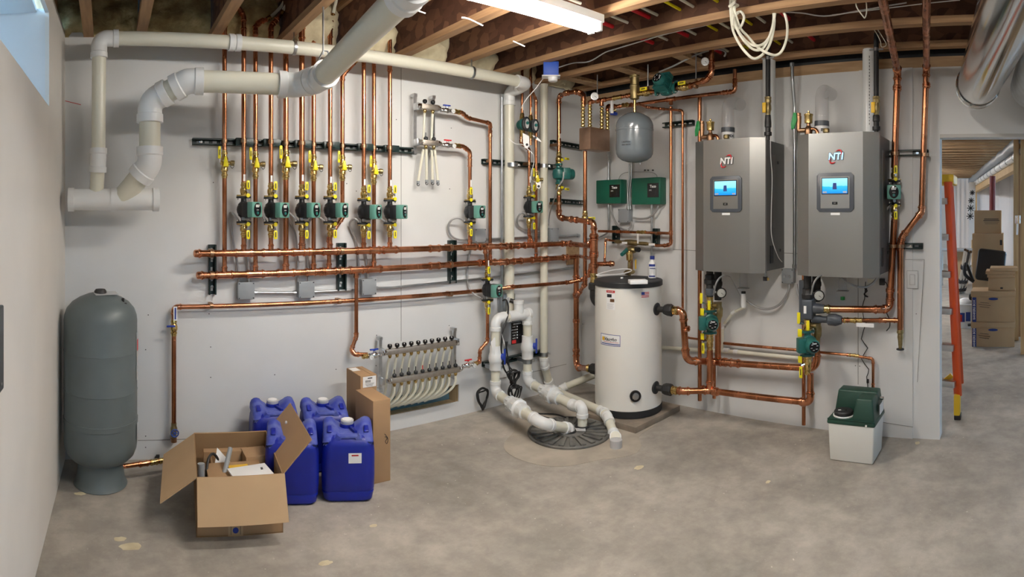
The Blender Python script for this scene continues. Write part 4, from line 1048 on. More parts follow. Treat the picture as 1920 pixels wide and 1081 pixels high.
m = MB(); q = [P(941,627,3.84), P(946,626,3.82), P(951,645,3.84), P(944,650,3.86)]; m.prism([((a-q[0]).dot(PX), (a-q[0]).dot(UP)) for a in q], q[0], PX, UP, (0,.001,0)); part('folded_edge', m, 'label_grey', o)
# coiled black cords
def coil(label, c, w, h, n, mt='black_rubber', r=.0055, tail=(), u=PX, seed=1, yv=NY):
    rnd = random.Random(seed); c = V(c); pts = []
    for k in range(n*8):
        t = 2*pi*k/8; f = 1-.35*rnd.random(); pts.append(c+V(u)*(w*f*sin(t)*(.6+.4*cos(t)))+UP*(h*cos(t)*f)+V(yv)*(.02*rnd.random()+.01*(k/8.)))
    return cable(label, [V(q) for q in tail]+pts, r, mt, name='power_cord', cat='cord', k=5)
coil('bundled black cord hanging from the control box in front of the lower channel', B(956,704,.18), .075, .062, 6, tail=[B(951,640,.20), B(948,670,.19)], seed=3)
coil('black cord bundle sagging to the floor behind the discharge pipes', B(958,735,.17), .075, .070, 6, tail=[B(948,640,.21), B(955,690,.2)], seed=5)
coil('black cord looped on the wall beside the window-side discharge, near the floor', B(904,747,.05), .085, .085, 4, seed=8, r=.006, yv=V((0,-.3,0)))
cable('thin black cord snaking over the floor from bundle to sump lid', [G(962,748,.05), G(985,765,.01), G(1010,778,.01), G(1035,785,.012), G(1052,792,.035), P(1062,800,4.0)], .0055, 'black_rubber', name='power_cord', cat='cord')
cable('second black cord lying over the floor towards the lid rim', [G(958,757,.04), G(972,768,.01), G(1000,774,.01), G(1040,776,.012), G(1060,782,.03)], .0055, 'black_rubber', name='power_cord', cat='cord')
o = one('wall_outlet', MB().box(B(943,693,.01), (.075,.02,.12), bev=.005), 'white_plastic', 'white wall outlet half hidden behind black cords', 'outlet', origin=B(943,693))
# ================================================================ corner: copper between ceiling and manifold
# two small round circulators
def small_circ(label, c, rz_):
    o = root('mini_circulator', label, 'circulator pump', c, rz_, group='two small round-faced circulators'); 
    part('motor', MB().lathe((0,.0,0), NY, [(-.03,.030),(-.02,.042),(.03,.048),(.045,.046)], 22), 'pump_green', o, True)
    m = MB(); m.prism([(.036*cos(t), .056*sin(t)) for t in [2*pi*k/22 for k in range(22)]], (0,-.045,0), PX, UP, (0,-.035,0), bev=.008); part('control_face', m, 'relay_dark', o, True)
    m = MB().prism([(.017*cos(t)*1., .038*sin(t)) for t in [2*pi*k/20 for k in range(20)]], (0,-.0805,0), PX, UP, (0,-.0012,0)); f = part('face_plate', m, 'label_grey', o, True)
    part('dial', MB().cyl((0,-.082,.004),(0,-.090,.004),.0125,n=16), 'pump_green', f, True)
    m = MB().lathe((0,.0,-.095), UP, [(0,.013),(.012,.017),(.022,.017),(.03,.020),(.05,.020),(.06,.026),(.13,.026),(.14,.020),(.16,.020),(.165,.017),(.18,.017),(.19,.013)], 14); part('pump_body', m, 'brass', o, True)
    return o
s1 = small_circ('small round circulator with grey face, the one over the big hanging tag', B(979,234,.10), math.radians(-12)); s2 = copy_tree(s1, loc=B(995,238,.10), label='small round circulator with grey face, the one nearer the boilers\' corner')
pipe('copper pipe coming down from the joists into the first small round circulator', [B(979,215,.10)+V((0,0,.0)), V((B(979,0,.10).x, D1-.10, B(979,135,.10).z)), V((B(979,0,.10).x, D1-.10, ZT+.10))], .011, coups=[(V((B(979,0,.10).x, D1-.10, B(979,152,.10).z)), UP)], tags=[(B(979,202,.10), .04, .010, NY)])
pipe('copper pipe coming down from the joists into the second small round circulator', [B(995,219,.10), V((B(995,0,.10).x, D1-.10, B(996,140,.10).z)), V((B(995,0,.10).x, D1-.10, ZT+.10))], .011, coups=[(V((B(995,0,.10).x, D1-.10, B(995,150,.10).z)), UP)], tags=[(B(995,206,.10), .04, .010, NY)])
pipe('short copper pipe under the second small round circulator, passing behind the tag', [B(995,256,.10), V((B(995,0,.10).x, D1-.10, B(995,272,.10).z))], .011)
def tagcard(label, pts, rho, hole, group=None):
    q = [P(x, y, rho) for x, y in pts]; t0 = (sum(x for x, _ in pts)/len(pts)-X0)/FX; u = V((cos(t0), -sin(t0), 0)); n = V((-sin(t0), -cos(t0), 0))
    o = root('hang_tag', label, 'tag', lowest(q)); m = MB().prism([((a-q[0]).dot(u), a.z-q[0].z) for a in q], q[0], u, UP, n*.001); part('card', m, 'label_white', o)
    h = P(*hole, rho)+n*.0012; part('hole_reinforcement', MB().cyl(h, h+n*.0006, .010, n=14), 'ink', o); return o
tagcard('large white hang tag with dark hole below the small round circulators', [(980,249),(992,255),(993,272),(989,279),(984,277),(981,268)], 4.35, (988,271))
tagcard('narrow white tag swinging behind the large hang tag', [(997,253),(1006,256),(1013,262),(1016,267),(1006,262)], 4.4, (1004,258))
tagcard('small white tag hanging on the yellow valve between the drains', [(1007,343),(1014,340),(1014,350),(1011,354),(1006,352)], 4.45, (1010,349))
cable('white string tied across the copper pipes to the big tag', [P(953,259,4.3), P(966,269,4.3), P(980,271,4.3), P(989,279,4.3), P(1000,290,4.3), P(1001,305,4.35), P(996,325,4.35), P(996,336,4.35), P(1005,342,4.4), P(1012,343,4.4)], .0022, 'label_white', name='string', cat='string')
cable('thin white wire drooping from the blue ceiling box over the small circulators', [P(1048,138,4.3), P(1032,137,4.25), P(1018,148,4.25), P(1005,165,4.25), P(990,182,4.25), P(981,195,4.25), P(977,203,4.3)], .003, 'label_white', name='wire', cat='wire')
# blue device box with white sensor
o = root('electrical_box', 'blue electrical box with white round detector on the joist near the corner', 'electrical box', P(1033,140,4.15))
c = P(1033,142,4.15)
rq = Matrix.Rotation(-.75,3,'Z')
part('box_body', MB().box(c+V((0,0,.045)), (.11,.09,.10), rq, bev=.006), 'blue_box', o)
part('cover_plate', MB().box(c+V((0,0,-.008)), (.13,.10,.006), rq, bev=.001), 'white_plastic', o)
part('detector', MB().lathe(c+V((.01,-.01,-.008)), -UP, [(0,.036),(.028,.034),(.034,.028)], 20), 'white_plastic', o)
# supply through the big green circulator beside the corner
o16 = .13
xg, yg = BX(1048,o16), D1-o16
zz = lambda x, y: B(x, y, o16).z
top = [V((xg, yg, zz(1048,296))), V((xg, yg, zz(1050,181))), P(1062,174,4.62), P(1084,172,4.5), P(1094,178,4.45), P(1093,200,4.45)]
top[-1].x, top[-1].y = top[-2].x, top[-2].y
pipe('thick copper pipe arching from the big green circulator up and over to the bronze exchanger', top, .0175, bend=1.8, clamps=[(V((xg,yg,zz(1048,271))), UP, V((0,o16-.04,0)))], tags=[(V((xg,yg,zz(1048,255))),.04,.01,NY)])
def bigcirc(label, c, rz_, group='cast green wet-rotor circulators', horiz=False, capmt='black_gloss', Lm=.13):
    o = root('cast_circulator', label, 'circulator pump', c, rz_, group=group)
    m = MB().lathe((0,0,-.085), UP, [(0,.030),(.014,.030),(.016,.022),(.035,.024),(.05,.050),(.085,.056),(.12,.050),(.135,.024),(.154,.022),(.156,.030),(.17,.030)], 20)
    for s in (-1,1): m.prism([(.052*cos(t), .028*sin(t)) for t in [2*pi*k/18 for k in range(18)]], (0,0,s*.078-.007), PX, V((0,1,0)), (0,0,.014))
    part('volute', m, 'pump_green', o, True)
    part('motor', MB().lathe((0,0,0), NY, [(.0,.055),(.03,.058),(.034,.05),(Lm*.6,.047),(Lm-.012,.045),(Lm,.038)], 26), 'pump_green', o, True)
    f = part('nameplate', MB().cyl((0,-Lm+.003,0),(0,-Lm-.002,0),.0345,n=24), capmt, o, True)
    m = MB()
    for k in range(6): t = 2*pi*k/6+.3; m.box((.021*cos(t),-Lm-.0022,.021*sin(t)),(.012,.0012,.003))
    part('nameplate_print', m, 'label_white', f, True); text('lettering', 'Taco', .016, (0,-Lm-.0025,.022), PX, UP, 'label_white', f, True, bold=.0004)
    part('wiring_box', MB().box((-.062,-.045,-.0), (.05,.06,.095), bev=.006), 'pump_green', o, True)
    for s in (-1,1):
        for q in (-1,1): part('bolt', MB().cyl((q*.043,0,s*.078-.018),(q*.043,0,s*.078+.018),.005,n=6), 'chrome', o, True)
    return o
cg = V((xg, yg, zz(1048,326)))
bc1 = bigcirc('cast green circulator near the corner, motor pointing past the upright copper pipe', cg, math.radians(62))
def bigvalve(label, c, s, hd, rz_=0, short=False):      # yellow horizontal handle pointing hd
    o = root('isolation_valve', label, 'isolation valve', c, rz_, group='large brass isolation valves')
    m = MB().lathe((0,0,0), (0,0,s), [(0,.028),(.010,.028),(.012,.021),(.022,.027),(.042,.029),(.056,.024),(.062,.019),(.07,.022),(.082,.022),(.086,.019),(.10,.0185)], 18); m.cyl((0,0,s*.04),V((hd[0],hd[1],0))*.036+V((0,0,s*.04)),.012,n=10)
    part('valve_body', m, 'brass', o, True)
    h = V((hd[0],hd[1],0)).normalized(); sd = h.cross(UP)
    m = MB().cyl(h*.036+UP*(s*.04), h*.052+UP*(s*.04), .008, n=8); part('stem', m, 'chrome', o, True)
    R3 = Matrix((sd, h, UP)).transposed()
    l = part('lever', MB().box(h*.054+sd*-.040+UP*(s*.04), (.058,.006,.019), R3, bev=.003), 'yellow', o, True)
    part('lever_marking', MB().box(h*.0575+sd*-.046+UP*(s*.04), (.028,.001,.006), R3), 'ink', l, True)
    part('drain_knob', MB().box(h*.046+sd*.012+UP*(s*.028), (.030,.008,.022), R3, bev=.003), 'yellow', o, True)
    return o
bigvalve('brass valve with sideways yellow lever over the corner\'s cast green circulator', cg+V((0,0,.086)), 1, (.1,-1))
bigvalve('brass valve with sideways yellow lever under the corner\'s cast green circulator', cg-V((0,0,.086)), -1, (.1,-1))
RT = P(RX, 430, RRHO)
low = [cg-V((0,0,.18)), V((xg, yg, zz(1044,410))), P(1100,417,4.45), P(1112,421,4.42), V((RT.x,RT.y,P(RX,428,RRHO).z)), V((RT.x,RT.y,P(RX,515,RRHO).z))]
low = [cg-V((0,0,.18)), V((xg, yg, zz(1044,408))), V((RT.x,RT.y,P(RX,416,RRHO).z)), V((RT.x,RT.y,P(RX,440,RRHO).z))]
pipe('thick copper elbow run from the corner\'s cast circulator over to the riser at the tank', low, .0205, bend=1.8, clamps=[(V((xg,yg,zz(1046,381))), UP, V((0,o16-.04,0)))], coups=[(low[1].lerp(low[2],.45), low[2]-low[1])])
rz0, rz1 = P(RX,438,RRHO).z, P(RX,512,RRHO).z
pipe('fat copper riser standing against the water tank\'s black lid', [V((RT.x,RT.y,rz1)), V((RT.x,RT.y,rz0))], .0270, coups=[(V((RT.x,RT.y,P(RX,445,RRHO).z)), UP, 1.2), (V((RT.x,RT.y,P(RX,478,RRHO).z)), UP, .9), (V((RT.x,RT.y,P(RX,498,RRHO).z)), UP, .9)], tees=[(V((RT.x,RT.y,P(RX,458,RRHO).z)), UP, (h1b-V((riser_xy.x,riser_xy.y,h1b.z))).normalized(), .0206)])
o = root('dielectric_union', 'black iron union and elbow joining the fat copper riser to the tank', 'union', P(1112,560,4.42))
u = P(1112,514,4.42); part('brass_adapter', MB().lathe(V((RT.x,RT.y,u.z+.01)), -UP, [(0,.030),(.02,.030),(.025,.026),(.05,.027),(.07,.030)], 18), 'brass', o)
part('nut', MB().lathe(V((RT.x,RT.y,u.z-.06)), -UP, [(0,.030),(.01,.041),(.04,.043),(.055,.041),(.06,.034)], 8), 'black_iron', o)
part('elbow', MB().sweep(rpath([V((RT.x,RT.y,u.z-.11)), V((RT.x,RT.y,u.z-.21)), V((3.36,2.85,u.z-.25))], .07), .031, 16), 'black_iron', o)
# second riser and port low on the tank
xr, yr = H2(1075).x+.02, D1-.14
pts = [V((xr,yr,rlow.z)), V((xr,yr,B(1073,560,.1).z)), ]
TC = V((3.43, 2.69, 0)); TR = .2525
port = P(1106,690,4.52)
pipe('thick copper pipe dropping in the corner and curving to the tank\'s lower port', [rlow, V((xr,yr,P(1070,688,4.95).z)), port], .0235, bend=2.6, coups=[(V((xr,yr,B(1074,521,.1).z)), UP, 1.3), (V((xr,yr,B(1074,552,.1).z)), UP, 1.), (V((xr,yr,B(1074,600,.1).z)), UP, .8), (V((xr,yr,B(1074,655,.1).z)), UP, .9), (port, (.5,-.8,0), 1.2, 'brass')])
o = root('dielectric_union', 'black iron union where the corner pipe meets the tank\'s lower port', 'union', port)
dq = (V((TC.x,TC.y,port.z))-port).normalized()
part('nut', MB().lathe(port, dq, [(0,.03),(.02,.042),(.05,.044),(.07,.040),(.1,.03),(.2,.03)], 8), 'black_iron', o)
# upright from exchanger to lower manifold
xe = R(1097,400,.30)
XE = P(1097,300,4.66)
pipe('copper pipe dropping from the bronze exchanger past the yellow valve', [V((XE.x,XE.y,P(1097,283,4.66).z)), V((XE.x,XE.y,P(1097,532,4.66).z)), P(1086,548,4.8), V((xr,yr,P(1075,556,4.95).z))], .0165, bend=1.5, coups=[(V((XE.x,XE.y,P(1097,527,4.66).z)), UP)])
bigvalve('brass valve with yellow lever on the pipe under the bronze exchanger', V((XE.x,XE.y,P(1097,418,4.66).z)), 1, (-.5,-.85))
for ya, yb, l in ((267,277,'behind the thick arching copper pipe'),(376,380,'under the corner\'s cast green circulator')):
    a, b2 = B(1031,ya,0), B(1089,yb,0)
    strut('black slotted channel on the back wall ' + l, a, b2, PX, UP, NY)
o = one('backing_board', MB().box(B(1074,475,.01), (.15,.018,.19)), 'plate_wood', 'small yellowish wood backing board on the wall in the corner', 'board', origin=B(1074,475))
pipe('short copper spur with cap behind the riser, feeding the small line', [P(1108,495,4.5), P(1148,494,4.45)], .018, caps=[(P(1148,494,4.45), P(1148,494,4.45)-P(1108,495,4.5))], tees=[])
pipe('short copper bridge between the lower manifold\'s end and the fat riser', [rlow+V((0,0,.01)), V((RT.x,RT.y,rlow.z+.02))], .0143, coups=[])
flex('grey flex hanging from the corner circulator down to the box behind the drain', [P(1057,322,4.3), P(1055,338,4.3), P(1046,352,4.35), P(1038,378,4.5), P(1031,400,4.8), B(1029,422,.05)], .0055)
# ================================================================ boiler wall
NX = V((-1,0,0)); RR = V((0,-1,0))          # out of the wall; rightwards along it
# ---- water tank
t0 = root('water_heater_tank', 'tall white water tank with black lid and caution label standing in the corner', 'water tank', (TC.x,TC.y,0))
def TCz(z): return V((TC.x,TC.y,z))
part('jacket', MB().lathe(TCz(.095), UP, [(0,TR-.003),(.002,TR),(.888,TR),(.890,TR-.003)], 64), 'tank_white', t0)
part('base_ring', MB().lathe(TCz(.045), UP, [(0,TR-.006),(.004,TR+.003),(.048,TR+.003),(.052,TR-.004)], 64), 'lid_black', t0)
part('lid', MB().lathe(TCz(.976), UP, [(0,TR),(.001,TR+.007),(.034,TR+.007),(.040,TR+.002),(.043,TR-.012),(.043,TR-.02),(.044,TR*.5),(.044,.001)], 64), 'lid_black', t0)
def hit(x):
    t = (x-X0)/FX; d = V((sin(t), cos(t))); c = V((TC.x, TC.y)); b = d.dot(c); k = b*b-(c.dot(c)-TR*TR); s = b-sqrt(max(0,k)); p = d*s-c; a = atan2(p.y, p.x); return (a-2*pi if a > 0 else a), s
def cylpt(ph, z, e=.0012): return V((TC.x+(TR+e)*cos(ph), TC.y+(TR+e)*sin(ph), z))
def cylpatch(x0, x1, y0, y1, e=.0012, n=8):
    a, ra = hit(x0); b, rb = hit(x1); r_ = (ra+rb)/2; z0 = CH+(HY-y1)*r_/FX; z1 = CH+(HY-y0)*r_/FX
    m = MB(); g = [[m.b.verts.new(cylpt(a+(b-a)*i/n, z, e)) for i in range(n+1)] for z in (z0, z1)]
    for i in range(n): m.b.faces.new((g[0][i], g[0][i+1], g[1][i+1], g[1][i]))
    return m, (a+b)/2, (z0+z1)/2, abs(b-a)*TR, z1-z0
def cyltext(s, size, ph, z, mt_, par, e=.002, **k):
    o = text('lettering', s, size, (0,0,0), PX, UP, mt_, None, local=True, ext=.0004, **k); me = o.data; inv = wmat(par).inverted(); pr_ = par
    for v in me.vertices: v.co = inv @ cylpt(ph+v.co.x/TR, z+v.co.z, e+abs(v.co.y))
    o.parent = par; return o
m, ph, z, w_, h_ = cylpatch(1137.5,1153,544,580); l = part('warning_label', m, 'label_white', t0)
m, ph, z, w_, h_ = cylpatch(1137.5,1153,544,548.5,.002); part('red_band', m, 'ink_red', l); cyltext('DANGER', .0125, ph, z, 'label_white', l, .0026, bold=.0004)
m, ph, z, w_, h_ = cylpatch(1138.5,1147,551,557,.002); part('tap_pictogram', m, 'ink', l)
m, ph, z, w_, h_ = cylpatch(1144,1152,560,566,.002); part('hand_pictogram', m, 'bronze', l)
for k in range(6):
    m, ph, z, w_, h_ = cylpatch(1139,1151-(k % 3),569+1.8*k,569.5+1.8*k,.002); part('small_print', m, 'label_grey', l)
m, ph, z, w_, h_ = cylpatch(1127,1163,626,647); l = part('maker_label', m, 'ink_blue', t0)
m, ph, z, w_, h_ = cylpatch(1127.8,1162.2,627,646,.0018); part('label_field', m, 'label_white', l)
cyltext('Vaughn', .036, ph+.01, z+.006, 'ink', l, .0026, shear=.35, bold=.0006)
m, p_, z_, w_, h_ = cylpatch(1130,1134,630,637,.0026); part('sun_mark', m, 'yellow_gas', l)
m, p_, z_, w_, h_ = cylpatch(1132,1160,640.5,641.2,.0026); part('red_line', m, 'ink_red', l)
m, p_, z_, w_, h_ = cylpatch(1129,1162,643,644.6,.0026); part('blue_wave', m, 'strip_blue', l)
m, ph, z, w_, h_ = cylpatch(1202,1217,547,558); l = part('flag_sticker', m, 'label_white', t0)
for k in range(4):
    m, *_q = cylpatch(1202.4,1216.7,547.3+2.8*k,548.7+2.8*k,.002); part('red_stripe', m, 'ink_red', l)
m, *_q = cylpatch(1202.4,1208.5,547.2,552.6,.0024); part('canton', m, 'ink_blue', l)
ph, _ = hit(1191); zc_ = CH+(HY-741)*4.12/FX; c = cylpt(ph, zc_, 0); n_ = V((cos(ph), sin(ph), 0))
part('drain_flange', MB().cyl(c-n_*.01, c+n_*.012, .041, n=26), 'black_gloss', t0); part('drain_plug', MB().lathe(c+n_*.012, n_, [(0,.026),(.008,.024),(.01,.015),(.016,.013)], 10), 'steel', t0)
def side_port(x, y, r):
    ph, s = hit(x); z = CH+(HY-y)*s/FX; c = cylpt(ph, z, 0); n_ = V((cos(ph), sin(ph), 0)); return c, n_
# slab under the tank
o = one('base_slab', MB().box((TC.x-.01,TC.y-.01,.022), (.56,.56,.044), Matrix.Rotation(.0,3,'Z'), bev=.003), 'slab_brown', 'brown flat slab the white water tank stands on', 'slab', origin=(TC.x,TC.y,0))
# things on the lid
ZL = 1.021
c = G(1223,521,ZL); c = V((c.x,c.y,ZL))
o = root('bottle', 'white plastic bottle with purple cap and blue label standing on the tank lid', 'bottle', c)
part('bottle_body', MB().lathe(c, UP, [(0,.026),(.003,.031),(.10,.031),(.118,.028),(.135,.015),(.14,.0145),(.15,.0145)], 26), 'white_plastic', o)
part('cap', MB().lathe(c+V((0,0,.143)), UP, [(0,.0175),(.024,.0175),(.026,.015)], 20), 'ink_blue', o)
vd = V((-c.x,-c.y,0)).normalized(); uu = UP.cross(vd)
def band(o, c, r, z0, z1, a0, a1, mt_, nm, n=8):
    m = MB(); base = atan2(vd.y, vd.x); g = [[m.b.verts.new(V((c.x+r*cos(base+a0+(a1-a0)*i/n), c.y+r*sin(base+a0+(a1-a0)*i/n), c.z+z))) for i in range(n+1)] for z in (z0, z1)]
    for i in range(n): m.b.faces.new((g[0][i], g[0][i+1], g[1][i+1], g[1][i]))
    return part(nm, m, mt_, o)
band(o, c, .0318, .090, .108, -.9, .7, 'ink_blue', 'label_band'); band(o, c, .0318, .012, .022, -.9, .7, 'ink_blue', 'label_band')
text('lettering', 'Noburst', .012, c+vd*.033+UP*.078+uu*.002, uu, UP, 'ink_blue', o, bold=.0005)
for k in range(3): text('lettering', 'antifreeze', .007, c+vd*.033+UP*(.064-.011*k), uu, UP, 'label_grey', o)
c = G(1196,526,ZL+.02); 
one('white_carton', MB().box((c.x,c.y,ZL+.014), (.125,.08,.028), Matrix.Rotation(-.7,3,'Z'), bev=.003), 'label_white', 'small flat white carton lying on the tank lid', 'carton', origin=(c.x,c.y,ZL))
c = G(1166,522,ZL)
one('paper_scrap', MB().box((c.x,c.y,ZL+.006), (.028,.012,.010), Matrix.Rotation(.4,3,'Z')), 'label_white', 'crumpled white scrap on the black tank lid', 'paper', origin=(c.x,c.y,ZL))
cable('white cable lying in a flat loop over the tank lid', [P(1118,515,4.30), P(1130,511,4.35), P(1150,506,4.45), P(1175,504,4.5), P(1184,507,4.45), P(1167,513,4.35), P(1140,515,4.22), P(1119,516,4.2)], .0045, 'white_plastic')
o = root('air_vent', 'brass automatic air vent standing behind the tank lid under the fill valve', 'air vent', P(1180,512,4.62))
c = P(1180,485,4.62)
part('vent_body', MB().lathe(c-UP*.03, UP, [(0,.010),(.015,.012),(.02,.024),(.07,.026),(.082,.024),(.086,.012),(.094,.010),(.1,.004)], 18), 'brass', o)
c2_ = P(1180,510,4.62); part('tee', MB().lathe(c2_-V((.06,0,0)), PX, [(0,.012),(.02,.019),(.06,.020),(.1,.019),(.12,.012)], 14).cyl(c2_-UP*.03, c2_+UP*.08, .013), 'brass_dull', o)
part('lever', MB().box(P(1192,495,4.6), (.012,.006,.075), bev=.002), 'yellow_gas', o)
# ---- bronze plate exchanger and its four ports
zb0, zb1 = P(1107,279,4.55).z, P(1107,237,4.55).z
o = root('plate_heat_exchanger', 'brown metallic box-shaped plate heat exchanger hanging in the corner', 'heat exchanger', (3.40,3.05,zb0))
part('housing', MB().box(((3.387+3.63)/2,(3.038+3.16)/2,(zb0+zb1)/2), (.243,.122,zb1-zb0), bev=.006), 'bronze_box' if 'bronze_box' in MT else 'bronze', o)
ports = [(1093,4.45,181,236),(1106,4.56,190,236),(1128.5,4.62,196,240),(1139,4.66,206,241)]
for i, (x, rho, y0, y1) in enumerate(ports):
    a, b = P(x,y1+2,rho), P(x,y0,rho); b.x, b.y = a.x, a.y; L = (b-a).length; prof = []; k = 0; s = 0
    while s < L-.02: 
        prof += [(s,.013),(s+.006,.0175),(s+.014,.0175),(s+.02,.0125)]; s += .026
    part('port_fitting', MB().lathe(a, UP, prof, 12), 'brass', o)
def RL(x, off, zr): p = R(x, 0, off); return V((p.x, p.y, zr))
ZU = 2.395
pu = [V((*P(1106,190,4.56).xy, P(1106,196,4.56).z)), V((*P(1106,190,4.56).xy, ZU)), RL(1128,.42,ZU), RL(1228,.42,ZU)]
pipe('copper run under the joists from exchanger through the brass separator to the ceiling circulator', pu, .0143, bend=1.3, tees=[(RL(1128,.42,ZU), RR, -UP, .0143)], coups=[(RL(1158,.42,ZU), RR, 3, 'brass'), (RL(1178,.42,ZU), RR, 1.5), (RL(1203,.42,ZU), RR, 2, 'brass'), (RL(1215,.42,ZU), RR, 2, 'brass')])
pipe('copper run from the ceiling circulator bending up at the dial gauge', [RL(1268,.42,ZU), RL(1290,.42,ZU), R(1325,150,.42), R(1334,138,.42), V((*R(1334,138,.42).xy, 2.66))], .0175, bend=1.6, coups=[(RL(1283,.42,ZU), RR, 2, 'brass'), (V((*R(1334,138,.42).xy, R(1334,115,.42).z)), UP, 1.), (V((*R(1334,138,.42).xy, R(1334,126,.42).z)), UP, 1.)])
gauge('round dial thermometer where the copper turns up between the joists', R(1322,115,.46), V((-.85,-.5,0)), .028)
gauge('round dial thermometer above the exchanger\'s ports', P(1115,180,4.42), V((-.7,-.7,0)), .030)
ceilp = bigcirc('cast green circulator hanging under the joists on the upper copper run', RL(1250,.42,ZU), math.radians(-60)); ceilp.rotation_euler = Matrix(((0,0,-1),(-.3,.95,0),(.95,.3,0))).to_euler() if False else Euler((pi/2*0, 0, 0))
ceilp.matrix_local = Matrix.Translation(RL(1250,.42,ZU)) @ Matrix(((.80,.0,.0,0),(0,1,0,0),(0,0,1,0),(0,0,0,1))) if False else Matrix.Translation(RL(1250,.42,ZU+.01))
ax_ = RR; fr = V((-.75,.45,.35)).normalized(); fr = (fr-ax_*fr.dot(ax_)).normalized(); sd_ = fr.cross(ax_)*-1
ceilp.rotation_euler = Matrix((ax_.cross(-fr)*-1 if False else (-fr).cross(ax_), -fr, ax_)).transposed().to_euler()
m = MB()
for k in range(9):
    q = -.05+.0125*k; m.box((.0+q,-.065,0), (.0035,.06,.105))
part('cooling_fin', m, 'pump_green', ceilp, True)['kind'] = 'stuff'
for x, l in ((1212,'window side'),(1283,'boiler side')):
    c = RL(x,.42,ZU); o = root('isolation_valve', 'brass valve with horizontal yellow lever, %s of the ceiling circulator' % l, 'isolation valve', c, group='large brass isolation valves')
    part('valve_body', MB().lathe(c-RR*.045, RR, [(0,.018),(.01,.021),(.02,.018),(.03,.026),(.055,.027),(.07,.019),(.09,.021)], 16).cyl(c, c+V((-.04,0,.01)), .010), 'brass', o)
    part('lever', MB().box(c+V((-.05,-.01,.018)), (.008,.062,.024), bev=.003), 'yellow', o)
    part('lever_marking', MB().box(c+V((-.0545,-.01,.018)), (.001,.036,.007)), 'ink', o)
ZLw = 2.40
o = root('air_separator', 'upright brass air separator canister above the hanging grey expansion tank', 'air separator', RL(1190,.42,ZU-.1))
c = RL(1190,.42,0)
part('canister', MB().lathe(V((c.x,c.y,2.355)), UP, [(0,.016),(.008,.033),(.09,.034),(.095,.037),(.105,.037),(.11,.033),(.165,.033),(.172,.039),(.182,.039),(.186,.012),(.2,.006)], 22), 'brass_dull', o)
part('drop_tube', MB().cyl((c.x,c.y,2.20), (c.x,c.y,2.36), .011, n=12), 'brass', o)
pr_ = [V((*P(1139,203,4.66).xy, P(1139,212,4.66).z)), V((*P(1139,203,4.66).xy, 2.385)), RL(1156,.16,2.39), RL(1180,.10,ZLw), RL(1378,.10,ZLw), RL(1378,.10,ZLw+.16)]
pipe('long copper run under the joists over the expansion tank, turning up beyond the vent', pr_, .0143, bend=1.6, tees=[(RL(1258,.10,ZLw), RR, -UP, .0125)], coups=[(RL(1172,.13,ZLw), RR, 2, 'brass'), (RL(1360,.10,ZLw), RR, 1.6), (RL(1378,.10,ZLw+.07), UP, 1.5)])
o = root('valve_handle_tag', 'small blue-handled valve with long white tag under the copper runs', 'valve', P(1150,212,4.5))
part('valve_body', MB().cyl(P(1147,209,4.5), P(1155,206,4.5), .014), 'brass_dull', o); part('handle', MB().box(P(1151,213,4.47), (.06,.03,.025), bev=.005), 'blue_handle', o); part('tag', MB().box(P(1147.5,200,4.44), (.016,.016,.10)), 'label_white', o)
# expansion tank
c = V((3.412, 2.617, 0)); zt0, zt1 = P(1190,305,4.3).z, P(1190,210,4.3).z
o = root('expansion_tank', 'blue-grey glossy expansion tank hanging under the brass separator', 'expansion tank', (c.x,c.y,zt0))
H_ = zt1-zt0; r_ = .1405
part('shell', MB().lathe(V((c.x,c.y,zt0)), UP, [(0,.02),(.004,.05),(.018,.095),(.040,.125),(.065,.138),(.09,r_),(H_*.62,r_),(H_*.625,r_+.0025),(H_*.655,r_+.0025),(H_*.66,r_),(H_-.10,r_),(H_-.075,.135),(H_-.045,.115),(H_-.018,.075),(H_-.004,.035),(H_,.015)], 48), 'tank_blue_grey', o)
part('neck', MB().cyl((c.x,c.y,zt1-.004), (c.x,c.y,zt1+.03), .014), 'steel', o); part('air_valve', MB().cyl((c.x+.03,c.y-.03,zt0-.012), (c.x+.03,c.y-.03,zt0+.01), .006), 'chrome', o)
d_ = V((-c.x,-c.y,0)).normalized(); dd = Matrix.Rotation(.55,3,'Z') @ d_; u_ = UP.cross(dd)*-1
for k, s_ in enumerate(('CAUTION','MAX 100 PSI')): text('lettering', s_, .016-.003*k, V((c.x,c.y,zt0+.14-.02*k))+(Matrix.Rotation(-.45,3,'Z') @ d_)*(r_+.002), UP.cross(Matrix.Rotation(-.45,3,'Z') @ d_), UP, 'ink', o)
for x, y0, l in ((1120,150,'over the exchanger'),(1215,128,'between the separator and the ceiling circulator'),(1305,105,'beside the dial gauge')):
    c = RL(x,.42,ZU); pipe_h = root('threaded_hanger', 'hanger rod on the copper run, ' + l, 'pipe hanger', c, group='rod hangers')
    part('rod', MB().cyl(c+UP*.045, V((c.x,c.y,CB+.01)), .0045, n=8), 'galv', pipe_h); part('ring', MB().cyl(c-RR*.009, c+RR*.009, .021, n=16).lathe(c+UP*.018, UP, [(0,.012),(.02,.010),(.028,.006)], 10), 'bronze', pipe_h)
cable('stiff grey cable from the ceiling circulator up between the joists', [R(1236,135,.42), R(1262,124,.42), R(1290,110,.40), R(1318,98,.36), R(1345,92,.34), R(1360,97,.33), R(1358,106,.32)], .0065, 'flex_grey')
